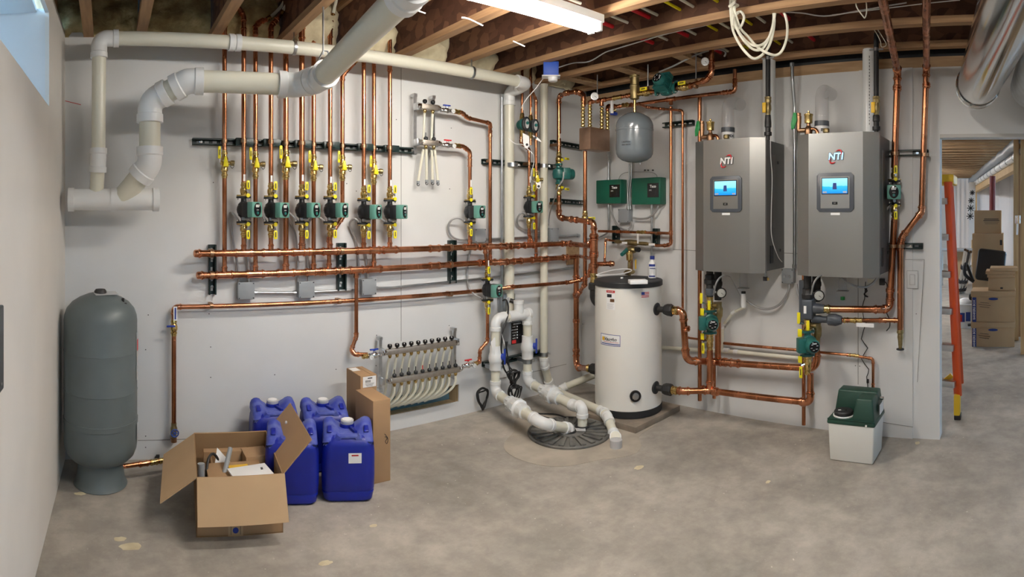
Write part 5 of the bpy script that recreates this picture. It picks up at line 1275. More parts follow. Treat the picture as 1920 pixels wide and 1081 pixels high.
# ---- struts on the boiler wall
def vstrut(label, x, y0, y1, w=.06): 
    a, b = R(x,y1,0), R(x,y0,0); b.y = a.y; return strut(label, a, b, RR, UP, NX, w=w, d=.036, pitch=.06)
def hstrut(label, x0, x1, y0, y1, **k):
    a, b = R(x0,y0,0), R(x1,y1,0); b.z = a.z; return strut(label, a, b, RR, UP, NX, **k)
hstrut('short black slotted channel behind the two thin copper drops by the expansion tank', 1247, 1303, 236, 231)
hstrut('black slotted channel above the small circulator on the doorway side', 1667, 1741, 288, 289)
hstrut('black slotted channel behind the two doorway-side pipes at boiler-base height', 1652, 1731, 460, 461)
vstrut('upright black channel under the first relay box', 1157.5, 423, 456)
vstrut('upright black channel under the second relay box', 1232, 428, 462)
# ---- relay boxes
def relay(label, x0, x1, y0, y1):
    p0, p1 = R(x0,y0,.085), R(x1,y1,.085); cz = (R(x0,y0,.085).z+R(x0,y1,.085).z)/2; h = abs(R(x0,y0,.085).z-R(x0,y1,.085).z)
    w_ = abs(p0.y-p1.y); c = V((D2-.0425, (p0.y+p1.y)/2, cz)); o = root('pump_relay_box', label, 'relay box', c, group='green relay boxes')
    part('cover', MB().box(c, (.085,w_,h), bev=.007), 'relay_green', o)
    f = V((D2-.0855, c.y-w_*.26, cz+.005))
    fp = part('face_plate', MB().prism([(-.055,-h*.26),(.055,-h*.26),(.055,h*.26),(-.055,h*.26)], f, RR, UP, NX*.003), 'black_gloss', o)
    text('lettering', 'Taco', .030, f+NX*.0036+UP*h*.14, RR, UP, 'label_white', fp, bold=.0008)
    text('lettering', 'ZVC', .014, f+NX*.0036+V((0,.025,0)), RR, UP, 'label_white', fp)
    m = MB()
    for k in range(3): m.cyl(f+NX*.003+RR*.025+UP*(-.012*k-.005), f+NX*.0045+RR*.025+UP*(-.012*k-.005), .0025, n=8)
    part('indicator', m, 'relay_dark', fp); return o
relay('green relay box with black label, the one farther into the corner', 1117.5, 1164, 338, 382)
relay('green relay box with black label, the one nearer the boilers', 1184, 1238, 334, 383.5)
jb2 = R(1177,404,.0); jbox('grey junction box between and below the green relay boxes', jb2, .115, .115, .06, NX, RR)
def rv(x, y, o=.04): return R(x,y,o)
conduit('galvanized conduit dropping from behind the exchanger into the first relay box', [V((rv(1141,0,.05).x, rv(1141,0,.05).y, R(1141,285,.05).z)), V((rv(1141,0,.05).x, rv(1141,0,.05).y, R(1141,338,.05).z))])
p_ = rv(1141,0,.05)
conduit('galvanized conduit from the first relay box curving along the wall to the corner', [V((p_.x,p_.y,R(1140,383,.05).z)), V((p_.x,p_.y,R(1140,436,.05).z)), R(1118,448,.05), R(1096,447,.05)])
conduit('bent galvanized conduit rising behind the expansion tank, first of a pair', [R(1178,392,.05), R(1177,360,.05), R(1180,335,.05), V((*R(1180,335,.05).xy, R(1180,250,.05).z))])
conduit('bent galvanized conduit rising behind the expansion tank, second of a pair', [R(1182,392,.05), R(1181,360,.05), R(1184,335,.05), V((*R(1184,335,.05).xy, R(1184,250,.05).z))])
p_ = rv(1222,0,.05)
conduit('galvanized conduit dropping from the second relay box to the bottle', [V((p_.x,p_.y,R(1222,383,.05).z)), V((p_.x,p_.y,R(1222,520,.05).z))])
flex('grey flex from the first relay box sagging up into the junction box', [R(1145,384,.06), R(1147,400,.05), R(1158,422,.05), R(1174,431,.06), R(1182,426,.05), R(1184,415,.05)], .0085)
flex('grey flex from the junction box curving up to the second relay box', [R(1187,408,.05), R(1200,410,.05), R(1215,408,.06), R(1228,398,.06), R(1235,385,.06)], .0085)
cable('thin grey wire arching over the green relay boxes', [R(1160,336,.04), R(1164,328,.03), R(1176,323,.03), R(1205,322,.03), R(1222,323,.03), R(1231,328,.03), R(1232,335,.04)], .003, 'flex_grey', name='wire', cat='wire')
for x in (1210,1216,1225):
    c = R(x,319,.0); one('wall_anchor', MB().cyl(c, c+NX*.012, .006, n=8), 'screw_dark', 'small dark wall anchor above the second relay box, %s from the expansion tank' % {1210:'first',1216:'second',1225:'third'}[x], 'anchor', origin=c, group='wall anchors above the relay box')
# ---- thin copper drops and fill line
p58, p81 = R(1258,0,.07), R(1280,0,.07)
pipe('thin copper drop from the long ceiling run down to the fill line', [V((p58.x+.0,p58.y,ZLw-.05)), V((p58.x,p58.y,R(1257,432,.07).z)), V((p58.x,p58.y,R(1257,457,.07).z)), R(1249,460,.07), R(1229,460,.07)], .0125, clamps=[(V((p58.x,p58.y,R(1258,236,.04).z)), UP, NX*-.03)], bend=1.5, coups=[(V((p58.x,p58.y,R(1257,436,.07).z)), UP, 1.5)])
pipe('thinner copper drop branching from the separator, long way down to the base run', [R(1196,195,.38), R(1214,201,.25), R(1240,204,.10), V((p81.x,p81.y,R(1281,207,.07).z)), V((p81.x,p81.y,R(1278,630,.07).z)), R(1292,633,.07)], .0095, clamps=[(V((p81.x,p81.y,R(1281,236,.04).z)), UP, NX*-.03)], bend=2.)
pipe('thin copper fill line from the riser through a brass valve under the relay boxes', [R(1122,433,.10), R(1160,434,.08), R(1254,437,.07)], .0115, coups=[(R(1200,435,.08), RR, 2.4, 'brass'), (R(1207,435,.08), RR, 1.8, 'brass')], clamps=[(R(1157,434,.08), RR, NX*-.04),(R(1232,437,.075), RR, NX*-.04)])
o = root('backflow_preventer', 'brass backflow preventer and pressure regulator over the tank, dark green knob below', 'regulator', R(1183,470,.10))
part('inline_body', MB().lathe(R(1152,452,.08), R(1226,458,.08)-R(1152,452,.08), [(0,.010),(.02,.016),(.05,.017),(.07,.012),(.10,.014),(.12,.022),(.17,.026),(.23,.024),(.25,.014),(.29,.016),(.33,.016),(.36,.011),(.42,.010)], 14), 'brass_dull', o)
part('regulator_body', MB().ball(R(1184,468,.11), .042, (.9,1.3,.75)), 'brass_dull', o)
part('knob', MB().cyl(R(1176,468,.13), R(1166,477,.22), .019, .016, 14), 'pump_green', o); part('bonnet', MB().cyl(R(1189,467,.10), R(1198,468,.12), .020, n=14), 'black_iron', o)
part('down_pipe', MB().cyl(R(1185,470,.10), R(1185,505,.10), .009, n=12), 'bronze', o)
part('paper_tag', MB().box(R(1171,455,.115), (.002,.055,.018)).box(R(1222,458,.11), (.002,.06,.018)).box(R(1196,447,.12), (.002,.014,.08)), 'label_white', o)
pipe('slim copper loop from the fill valve down to the capped spur', [R(1156,452,.08), R(1136,449,.10), P(1135.5,452,4.5), P(1134,488,4.45)], .0085, bend=2., coups=[(P(1134,487,4.45), UP, 2)])
# ---- boilers
ZB0, ZB1, XF = 1.113, 2.015, 3.43
def boiler(label, y0, logo='chrome'):
    y1 = y0+.542; o = root('wall_boiler', label, 'boiler', (XF,(y0+y1)/2,ZB0)); Xb = D2-.004
    sh = [(Xb,y0),(3.478+.012,y0),(3.478+.012,y1),(Xb,y1)]
    t = .004
    def shell(m, poly, z0, z1): m.prism([(p[0],p[1]) for p in poly], (0,0,z0), PX, V((0,1,0)), (0,0,z1-z0))
    m = MB(); shell(m, [(Xb,y0+.006),(3.485,y0+.006),(3.485,y1-.006),(Xb,y1-.006)], ZB0+.012, ZB1-.012); part('cabinet', m, 'boiler_side', o)
    m = MB(); shell(m, [(3.478,y0),(XF,y0+.093),(XF,y1-.093),(3.478,y1),(3.50,y1),(3.50,y0)], ZB0, ZB1); part('front_cover', m, 'boiler_panel', o, sharp=8)
    # louvred side panel and slot seen from the doorway
    m = MB().box((3.62,y0+.0045,(ZB0+ZB1)/2+.1), (.06,.003,.5)); part('side_vent_panel', m, 'boiler_dark', o)
    m = MB(); m.box((3.59,y0+.003,ZB0+.12), (.05,.004,.12)); m.box((3.70,y0+.003,ZB1-.15), (.02,.004,.02)); m.box((3.74,y0+.003,ZB0+.14), (.02,.004,.02)); part('side_slot', m, 'black_cast', o)
    yc = (y0+y1)/2
    def F(u, v, e=0): return V((XF-e, yc-u, 1.642+v))
    oct_ = lambda w, h, c: [(-w+c,-h),(w-c,-h),(w,-h+c),(w,h-c),(w-c,h),(-w+c,h),(-w,h-c),(-w,-h+c)]
    bz = part('display_bezel', MB().prism(oct_(.121,.122,.018), F(0,0), RR, UP, NX*.008, bev=.002), 'slate_plastic', o)
    part('display_plate', MB().prism([(-.094,-.10),(.094,-.10),(.094,.098),(-.094,.098)], F(0,0,.008), RR, UP, NX*.0015), 'boiler_panel', bz)
    part('screen_frame', MB().prism([(-.087,-.013),(.087,-.013),(.087,.092),(-.087,.092)], F(0,0,.0095), RR, UP, NX*.002), 'screen_frame', bz)
    s = part('screen', MB().box(F(0,.040,.0122), (.0012,.164,.094)), 'screen', bz)
    part('screen_icon', MB().prism([(-.014,.018),(.014,.018),(.011,.058),(-.011,.058)], F(0,0,.0130), RR, UP, NX*.0004), 'strip_blue', s)
    part('screen_button', MB().prism([(-.078,-.004),(-.052,-.004),(-.052,.006),(-.078,.006)], F(0,0,.0130), RR, UP, NX*.0004).prism([(.054,-.004),(.078,-.004),(.078,.006),(.054,.006)], F(0,0,.0130), RR, UP, NX*.0004), 'label_grey', s)
    part('badge', MB().prism([(-.017,-.076),(.017,-.076),(.017,-.060),(-.017,-.060)], F(0,0,.0095), RR, UP, NX*.002), 'black_gloss', bz)
    text('badge_lettering', 'NTI', .009, F(0,-.068,.0122), RR, UP, 'label_grey', bz)
    part('white_label', MB().prism([(-.030,-.142),(.030,-.142),(.030,-.127),(-.030,-.127)], F(0,0,0), RR, UP, NX*.001), 'label_white', o)
    text('lettering', 'NTI', .060, F(.004,.222,.0032), RR, UP, 'black_iron', o, ext=.0012, bold=.0045, shear=.1)
    lg = text('lettering', 'NTI', .060, F(.004,.222,.0052), RR, UP, logo, o, ext=.0012, bold=.0022, shear=.1)
    # red swoosh
    pts = []
    for k in range(25):
        t = math.radians(62+k*(-230)/24.); pts.append((t, k))
    def arc(t0, t1, n=16):
        P_ = []; W = []
        for k in range(n+1):
            t = t0+(t1-t0)*k/n; u, v = .050*cos(t), .024*sin(t); a = math.radians(48); P_.append(F(.004+u*cos(a)-v*sin(a), .222+u*sin(a)+v*cos(a), .007)); W.append(.0012+.0036*sin(pi*k/n))
        return P_, W
    for t0_, t1_ in ((math.radians(-55), math.radians(62)), (math.radians(125), math.radians(242))):
        P_, W = arc(t0_, t1_); part('red_swoosh', MB().sweep(P_, W, 8), 'red_plastic', o)
    return o
BL = boiler('grey wall-hung boiler with lit blue screen, the one nearer the water tank', 1.583, 'label_white')
BR = boiler('grey wall-hung boiler with lit blue screen, the one nearer the doorway', .812, 'chrome')
YL, YR_ = (1.583+2.125)/2, (.812+1.354)/2
def vent(label, x, ztop, yy0=None):
    c = R(x,0,.20); z0 = ZB1-.012; o = root('clear_vent_pipe', label, 'vent pipe', (c.x,c.y,z0))
    part('white_adapter', MB().lathe((c.x,c.y,z0), UP, [(0,.047),(.085,.047),(.087,.044)], 30), 'white_plastic', o)
    part('rubber_band', MB().lathe((c.x,c.y,z0+.085), UP, [(0,.049),(.034,.049)], 30), 'slate_plastic', o)
    pp = rpath([V((c.x,c.y,z0+.115)), V((c.x,c.y,ztop)), V((D2+.0,c.y-.0,ztop+.01))], .07)
    part('clear_elbow', MB().sweep(pp, .0455, 26, caps=False), 'clear_vent', o)
    u = V((-c.x,-c.y,0)).normalized(); text('lettering', 'IPEX', .026, V((c.x,c.y,z0+.055))+Matrix.Rotation(.35,3,'Z') @ u*.0495, UP.cross(Matrix.Rotation(.35,3,'Z') @ u), UP, 'ink', o, bold=.0009)
    return o
vent('clear plastic vent elbow on top of the boiler nearer the tank', 1365, 2.31)
vent('clear plastic vent elbow on top of the boiler nearer the doorway', 1541, 2.33)
for x, l in ((1442,'behind the gas hose of the boiler nearer the tank'),(1630,'behind the gas hose of the boiler nearer the doorway')):
    c = R(x,0,.10); o = root('vent_pipe', 'white upright pipe ' + l, 'vent pipe', (c.x,c.y,ZB1-.01), group='white air intake pipes')
    part('tube', MB().cyl((c.x,c.y,ZB1-.01), (c.x,c.y,2.60), .046, n=26), 'pvc_white', o)
    m = MB(); u = V((-c.x,-c.y,0)).normalized(); s_ = UP.cross(u)
    for k in range(22): m.box(V((c.x,c.y,2.1+.021*k))+u*.046, (.004,.006,.008 if k % 3 else .013), Matrix((s_,u,UP)).transposed())
    part('pipe_print', m, 'ink', o)['kind'] = 'stuff'
for x, l, yt in ((1440,'boiler nearer the tank',104),(1643,'boiler nearer the doorway',88)):
    c = R(x,0,.27); o = root('gas_line', 'black gas hose with yellow shut-off dropping into the ' + l, 'gas line', (c.x,c.y,ZB1), group='black gas hoses')
    zf = lambda y: R(x,y,.27).z
    part('hose', MB().cyl((c.x,c.y,zf(182)), (c.x,c.y,CB+.06), .0165, n=16), 'black_rubber', o)
    part('brass_nut', MB().lathe((c.x,c.y,zf(193)), UP, [(0,.022),(.006,.024),(.02,.024),(.024,.020),(.03,.024),(.04,.024),(.042,.018)], 8), 'brass_dull', o)
    v_ = part('valve_body', MB().lathe((c.x,c.y,zf(216)), UP, [(0,.016),(.02,.018),(.04,.023),(.06,.022),(.085,.018)], 14), 'brass_dull', o)
    part('valve_handle', MB().box((c.x-.036,c.y+.012,zf(203)), (.012,.026,.068), bev=.004), 'yellow_gas', o)
    part('iron_fittings', MB().lathe((c.x,c.y,ZB1-.01), UP, [(0,.014),(.03,.014),(.032,.026),(.055,.026),(.057,.018),(.085,.018),(.09,.023),(.12,.023),(zf(216)-ZB1+.012,.019)], 12), 'black_iron', o)
    part('hose_clamp', MB().box((c.x,c.y,R(x,yt+5,.27).z), (.012,.09,.008)).cyl((c.x,c.y,R(x,yt+2,.27).z), (c.x,c.y,R(x,yt+8,.27).z), .018, n=12), 'steel', o)
def relief(label, x, mirror=1):
    k = ZB1; c = R(x,0,.26); s = RR*mirror; o = root('relief_valve', label, 'relief valve', (c.x,c.y,k), group='brass relief valves on the boilers')
    b = V((c.x,c.y,k)); 
    part('cross_fitting', MB().lathe(b-UP*.01, UP, [(0,.020),(.02,.024),(.05,.027),(.075,.02),(.08,.014),(.10,.012)], 16).cyl(b+UP*.045, b+UP*.045-s*.065, .016), 'bronze', o)
    part('air_vent', MB().lathe(b+UP*.085, UP, [(0,.012),(.004,.026),(.05,.027),(.058,.030),(.064,.030),(.068,.012),(.075,.007),(.085,.007)], 20), 'brass', o)
    q = b-s*.07+UP*.03; part('relief_body', MB().sweep(rpath([b+UP*.045-s*.05, q+UP*.015, q+UP*.08, q+UP*.13], .025), .016, 12).lathe(q+UP*.06, UP, [(0,.018),(.05,.019),(.055,.015),(.065,.012)], 14), 'bronze', o)
    part('test_lever', MB().prism([(-.02,0),(.0,-.055),(.02,-.06),(.022,-.02),(.006,.05),(-.014,.05)], q-s*.022*mirror+V((-.02,0,.08)), s*-1 if mirror > 0 else s*-1, UP, V((-.008,0,0)), bev=.002), 'green_handle', o)
    part('discharge_elbow', MB().sweep(rpath([b+s*.01+UP*.05, b+s*.06+UP*.05, b+s*.065+UP*-.02], .03), .011, 12), 'copper_fit', o); return o
relief('brass relief valve and air vent, green lever, on the boiler nearer the tank', 1332)
relief('brass relief valve and air vent, green lever, on the boiler nearer the doorway', 1516)
for x, l in ((1362,'nearer the tank'),(1549,'nearer the doorway')):
    c = R(x,0,.36); one('brass_cap', MB().lathe((c.x,c.y,ZB1-.003), UP, [(0,.014),(.008,.016),(.012,.022),(.03,.022),(.036,.018)], 8), 'brass_dull', 'small brass cap on top of the boiler ' + l, 'cap', 'brass caps on the boilers', origin=(c.x,c.y,ZB1))
# conduit with disconnect box between the boilers
p_ = R(1490,0,.04)
conduit('upright galvanized conduit between the two boilers', [V((p_.x,p_.y,R(1490,502,.04).z)), V((p_.x,p_.y,R(1491,200,.04).z)), R(1486,150,.08), R(1485,118,.08)], .0115)
c = R(1482,516,0)
o = jbox('light grey disconnect box with screws on the wall between the boilers', c, .088, .105, .06, NX, RR)
for u_ in (-.02,.02): part('toggle', MB().box(c+NX*.062+RR*u_, (.008,.012,.02), bev=.002), 'steel', o)
flex('grey flex from the disconnect box swinging under the boiler nearer the tank', [R(1480,532,.04), R(1477,548,.05), R(1462,570,.06), R(1440,579,.06), R(1418,575,.06), R(1400,563,.07)], .009)
flex('grey flex from the disconnect box to the doorway-side boiler\'s circulator', [R(1494,532,.04), R(1495,545,.05), R(1499,558,.07), R(1504,566,.12)], .008)
cable('thin white wire hanging down the dark side of the boiler nearer the tank', [V((3.55,1.578,ZB1+.01)), V((3.545,1.575,1.9)), V((3.565,1.573,1.75)), V((3.55,1.573,1.5)), V((3.56,1.573,1.35)), V((3.66,1.573,1.22)), V((3.74,1.573,1.17))], .0028, 'label_white', name='wire', cat='wire')
# ---- piping below the boilers
def stack(x, x2, l, ybrass):
    c = R(x,0,.24); zf = lambda y: R(x,y,.24).z
    return c, zf
def under(tag_, x, xb, ys, ang, l):
    # ys: top of union, top of upper valve, pump, end of lower valve
    c = R(x,0,.24); zf = lambda y: R(x,y,.24).z
    o = root('union_fitting', 'black iron union under the boiler ' + l, 'union', (c.x,c.y,zf(ys[1])), group='black iron unions under the boilers')
    L = ZB0+.01-zf(ys[1])
    part('nipple', MB().cyl((c.x,c.y,zf(ys[1])), (c.x,c.y,ZB0+.01), .026, n=18), 'black_iron', o)
    part('union_nut', MB().lathe((c.x,c.y,zf(ys[1])+L*.42), UP, [(0,.031),(.008,.041),(.035,.043),(.045,.036),(.07,.036),(.075,.030)], 8), 'black_iron', o)
    part('collar', MB().lathe((c.x,c.y,zf(ys[1])+L*.05), UP, [(0,.030),(.01,.033),(.04,.033),(.05,.030)], 18), 'slate_plastic', o)
    pc = V((c.x,c.y,zf(ys[2])))
    bigcirc('cast green circulator with round black nameplate under the boiler ' + l, pc, ang, Lm=.12)
    # upper purge valve
    o = root('purge_valve', 'brass purge valve with yellow levers over the circulator under the boiler ' + l, 'purge valve', pc+V((0,0,.085)), group='purge valves under the boilers')
    zt = zf(ys[1])
    part('valve_body', MB().lathe(pc+UP*.086, UP, [(0,.03),(.012,.03),(.016,.024),(.03,.029),(.05,.029),(.06,.024),(zt-pc.z-.086,.026)], 18), 'brass', o)
    for du, dz, hh in ((.045,.085,.075),(-.02,.04,.065)):
        part('lever', MB().box(pc+V((-.045,du,.086+dz)), (.007,.022,hh), bev=.003), 'yellow', o)
    part('lever', MB().box(pc+V((-.05,.035,.075)), (.007,.030,.052), bev=.003), 'yellow', o)
    part('stem', MB().cyl(pc+V((-.045,.04,.14)), pc+V((0,0,.13)), .008, n=8), 'chrome', o)
    q = pc+V((0,-.03,.118)); part('hose_cap', MB().lathe(q, (-.2,-1,0), [(0,.014),(.02,.014),(.022,.019),(.042,.019),(.045,.012)], 14), 'brass_dull', o)
    o = root('isolation_valve', 'brass isolation valve with hanging yellow lever below the circulator, boiler ' + l, 'isolation valve', pc-V((0,0,.2)), group='isolation valves below the boiler circulators')
    part('valve_body', MB().lathe(pc-UP*.086, -UP, [(0,.03),(.012,.03),(.016,.024),(.03,.028),(.05,.028),(.06,.023),(.075,.025),(.09,.025),(.095,.021),(.12,.021)], 18), 'brass', o)
    part('lever', MB().box(pc+V((-.045,.03,-.185)), (.007,.022,.075), bev=.003), 'yellow', o); part('lever_marking', MB().box(pc+V((-.049,.03,-.182)), (.001,.006,.04)), 'ink', o)
    part('lever', MB().box(pc+V((-.048,.034,-.10)), (.007,.028,.045), bev=.003), 'yellow', o); part('stem', MB().cyl(pc+V((-.045,.03,-.14)), pc+V((0,0,-.13)), .008, n=8), 'chrome', o)
    b = R(xb,0,.12)
    o = root('return_hose', 'black insulated hose behind the union under the boiler ' + l, 'hose', (b.x,b.y,R(xb,ys[3],.12).z), group='black hoses behind the unions')
    part('hose', MB().lathe((b.x,b.y,R(xb,ys[3],.12).z), UP, [(0,.026),(.05,.029),(.10,.029),(.11,.034),(.13,.034),(.14,.029),(ZB0+.01-R(xb,ys[3],.12).z,.029)], 16), 'black_rubber', o)
    part('hose_clamp', MB().cyl((b.x,b.y,R(xb,ys[3],.12).z+.055), (b.x,b.y,R(xb,ys[3],.12).z+.068), .031, n=16), 'steel', o)
    gauge('round pressure gauge under the boiler ' + l, P(x+21.5, ys[4], 3.85 if x < 1400 else 3.55), V((-.95,-.35,0)), .031, dull=True)
    part_ = root('gauge_tube', 'curved grey gauge line under the boiler ' + l, 'gauge line', P(x+12, 560, 3.9), group='gauge lines under the boilers')
    part('tube', ctube([P(x+26,516,3.85 if x < 1400 else 3.55), P(x+18,521,3.8 if x < 1400 else 3.5), P(x+11,533,3.78 if x < 1400 else 3.48), P(x+7,552,3.8 if x < 1400 else 3.5)], .006), 'flex_dark', part_)
    return c, b, pc
c1, b1, pc1 = under('a', 1331, 1346, (516,556,603,562,549), math.radians(-50), 'nearer the tank')
c2, b2, pc2 = under('b', 1514, 1531, (522,598,643,565,554), math.radians(-48), 'nearer the doorway')
# brass body + copper down pipe behind
zf = lambda x, y, o: R(x,y,o).z
o = root('flow_check_valve', 'bulging brass check valve behind the circulator nearer the tank', 'valve', (b1.x,b1.y,zf(1346,600,.12)))
part('valve_body', MB().lathe((b1.x,b1.y,zf(1346,604,.12)), UP, [(0,.024),(.03,.026),(.05,.036),(.10,.038),(.12,.030),(.15,.030)], 18), 'brass_dull', o)
o = root('flow_check_valve', 'bulging brass check valve behind the circulator nearer the doorway', 'valve', (b2.x,b2.y,zf(1531,640,.12)))
part('valve_body', MB().lathe((b2.x,b2.y,zf(1531,642,.12)), UP, [(0,.024),(.03,.026),(.05,.034),(.10,.036),(.12,.030),(.17,.030)], 18), 'brass_dull', o)
# upper run from the tank
cp, np_ = side_port(1232,579,0)
def port_set(label, c, n):
    o = root('tank_port', label, 'tank port', c, group='black ports on the water tank')
    part('flange', MB().lathe(c-n*.012, n, [(0,.048),(.016,.046),(.02,.036),(.022,.022)], 22), 'lid_black', o)
    part('nipple', MB().cyl(c, c+n*.09, .022, n=16), 'black_iron', o)
    part('union_nut', MB().lathe(c+n*.055, n, [(0,.028),(.008,.036),(.03,.044),(.065,.046),(.075,.038)], 8), 'black_iron', o)
    return c+n*.13
dirp = V((.12,-1,0)).normalized()
e1_ = port_set('black union on the tank\'s upper side port', cp, dirp)
zr_ = .425; XB_ = b1.x
a0 = e1_; rr_ = .0265
corner = V((a0.x+.02, 2.235, a0.z)); down = V((a0.x+.03, 2.215, zr_+.04))
pipe('thick copper pipe curving down from the tank\'s upper port to the boiler returns', [a0, corner, V((down.x,down.y,zr_+.03)), V((XB_-.02,b1.y+.02,zr_)), V((XB_,b1.y-.14,zr_+.003)), V((b2.x,b2.y,zf(1531,690,.12))), V((b2.x,b2.y,zf(1531,640,.12)))], rr_*.9, bend=2.6, coups=[(a0+dirp*.02, dirp, 1.1, 'brass'), (V((down.x,down.y,P(1295,620,4.05).z)), UP, .8), (V((XB_,b1.y-.06,zr_+.001)), RR, 1.0)])
pipe('thick copper drop from the check valve nearer the tank to the upper base run', [V((b1.x,b1.y,zf(1346,604,.12))), V((b1.x,b1.y,zr_+.02))], .0235)
# lower run
cp2, _n = side_port(1230,726,0); e2_ = port_set('black union on the tank\'s lower side port', cp2, dirp)
zl_ = .242
pipe('thick copper run low along the wall from the tank\'s bottom port to both circulators', [e2_, V((e2_.x+.02,2.22,zl_)), V((c1.x,c1.y,zl_)), V((c2.x+.0,c2.y-.02,zl_+.02)), V((c2.x,c2.y-.02,pc2.z-.20))], .0225, bend=1.6, coups=[(e2_+dirp*.02, dirp, 1.2, 'brass'), (V((c1.x,c1.y,zl_)), RR, 2.)], tees=[(V((c1.x,c1.y,zl_)), RR, UP, .0225)])
pipe('thick copper drop from the circulator nearer the tank to the low run', [pc1-V((0,0,.2)), V((c1.x,c1.y,zl_+.05))], .0225)
p_ = R(1312,0,.09)
pipe('copper riser behind the tank-side boiler, from ceiling run to floor clamp', [V((p_.x,p_.y,ZU)), V((p_.x,p_.y,.10))], .0155, clamps=[(V((p_.x,p_.y,R(1310,732,.09).z)), UP, V((.06,0,0)))])
p_ = R(1339,0,.07)
pipe('copper pipe end clamped to the wall between the base runs, tank side', [V((p_.x,p_.y,.43)), V((p_.x,p_.y,.13))], .0135, clamps=[(V((p_.x,p_.y,R(1340,735,.07).z)), UP, V((.05,0,0)))])
p_ = R(1507,0,.09)
pipe('copper riser behind the doorway-side boiler, ending above the floor', [V((p_.x,p_.y,ZB1)), V((p_.x,p_.y,R(1507,796,.09).z))], .0135, clamps=[(V((p_.x,p_.y,R(1507,758,.09).z)), UP, V((.06,0,0)))])
# thin line to the softener
pipe('thin copper line along the wall between tank-side and doorway-side circulators', [R(1357,643,.05), R(1420,649,.05), R(1500,656,.05)], .0105)
pipe('thin copper line with brass valve bending down into the green-lidded dosing tank', [R(1500,656,.05), R(1592,665,.05), R(1637,672,.05), V((*R(1637,672,.05).xy, .345))], .0095, bend=2.2, coups=[(R(1598,665.5,.05), RR, 2.6, 'brass'), (R(1606,666.5,.05), RR, 2., 'brass'), (V((*R(1637,672,.05).xy, R(1637,722,.05).z)), UP, 1.5)])
pipe('thin copper branch between the tank-side riser and the small drop', [R(1292,633,.07), R(1328,638,.10)], .0085, ell=False)
pvc('thin white condensate pipe along the wall behind the copper base runs', [R(1243,651,.03), R(1380,659,.03), R(1512,672,.03)], .0145, coups=[(R(1362,656,.03), RR, 1.4)], fl=1.2)
pvc('white condensate drop from the trap curving down to the wall pipe', [R(1396,575,.05), R(1375,585,.05), R(1355,610,.04), R(1354,655,.03)], .011, bend=3., fl=1.)
for x, y0, l in ((1394,519,'nearer the tank'),(1580,524,'nearer the doorway')):
    c = R(x,0,.12); zf_ = lambda y: R(x,y,.12).z; o = root('condensate_trap', 'clear plastic condensate trap under the boiler ' + l, 'condensate trap', (c.x,c.y,zf_(y0+55)), group='condensate traps')
    part('cup', MB().lathe((c.x,c.y,zf_(y0+20)), UP, [(0,.012),(.004,.034),(.01,.030),(ZB0-zf_(y0+20)+.004,.028)], 18), 'clear_vent', o)
    part('flange', MB().box((c.x,c.y,zf_(y0+21)), (.05,.075,.007), bev=.002), 'flex_grey', o)
    if x < 1500:
        part('drain_cup', MB().lathe((c.x,c.y,zf_(576)), UP, [(0,.016),(.02,.019),(.09,.019),(.10,.016)], 16), 'white_plastic', o); part('rubber_plug', MB().cyl((c.x,c.y,zf_(552)), (c.x,c.y,zf_(546)), .016, n=14), 'black_rubber', o)
    else: part('green_plug', MB().cyl((c.x,c.y,zf_(562)), (c.x,c.y,zf_(556)), .015, n=14), 'green_handle', o)
o = root('drain_cock', 'small dark cock with brass tag hanging under the tank-side boiler\'s corner', 'valve', V((3.50,1.60,ZB0-.06)))
c = R(1435,520,.27); part('nipple', MB().cyl(c, V((c.x,c.y,ZB0+.01)), .009, n=10), 'steel', o); part('valve_body', MB().cyl(c-UP*.022, c+UP*.006, .016, n=12), 'ink', o); part('tag', MB().box(c+V((-.01,-.025,-.008)), (.003,.014,.02)), 'brass', o)
cable('thin dark lead from under the tank-side boiler to its trap', [R(1362,517,.28), R(1370,520,.25), R(1378,535,.2), R(1387,552,.14), R(1393,560,.12)], .0035, 'flex_grey')
# ---- doorway-side pipes
pA = R(1675,0,.075); 
zA_ = lambda y: R(1675,y,.075).z
topA = V((pA.x, R(1681,0,.075).y, R(1683,135,.075).z))
q1 = P(1655,0,2.60)
pumpc = R(1677,361,.075)
c_ = copy_tree(pump0, loc=pumpc, rz=math.radians(-112), label='green and black circulator on the doorway-side copper pipe', group='other green zone circulators')
pipe('copper pipe from overhead dropping on the doorway side into the small circulator', [V((pumpc.x,pumpc.y,pumpc.z+.165)), V((pumpc.x,R(1683,0,.075).y,R(1683,133,.075).z)), q1+(q1-R(1683,133,.075))*.8], .0225, bend=1.2, coups=[(V((pumpc.x,R(1682,0,.075).y,R(1683,165,.075).z)), UP, 1.)], clamps=[(V((pumpc.x,pumpc.y-.003,R(1678,288,.075).z)), UP, V((.03,0,0)))])
def rotcopy(o, loc, rz, label): return copy_tree(o, loc=loc, rz=rz, label=label)
rotcopy(up0, pumpc+V((0,0,.083)), math.radians(-90), 'brass valve with yellow lever above the doorway-side circulator')
rotcopy(dn0, pumpc-V((0,0,.083)), math.radians(-90), 'brass valve with yellow lever below the doorway-side circulator')
zC, zD = R(1600,577,.12).z, R(1600,598,.10).z
pipe('copper pipe from below the doorway-side circulator, turning in to the boiler manifold', [V((pumpc.x,pumpc.y,pumpc.z-.165)), V((R(1670,0,.075).x,R(1668,0,.075).y,zC+.0)), RL(1652,.13,zC), RL(1540,.24,zC+.004)], .0225, bend=1.6, clamps=[(V((pumpc.x,pumpc.y+.008,R(1672,461,.075).z)), UP, V((.03,0,0)))], coups=[(V((R(1670,0,.075).x,R(1669,0,.075).y,zC+.12)), UP, .9), (RL(1548,.235,zC+.004), RR, 1.5, 'brass')])
q2 = P(1737,0,2.60)
bB = R(1688,0,.075)
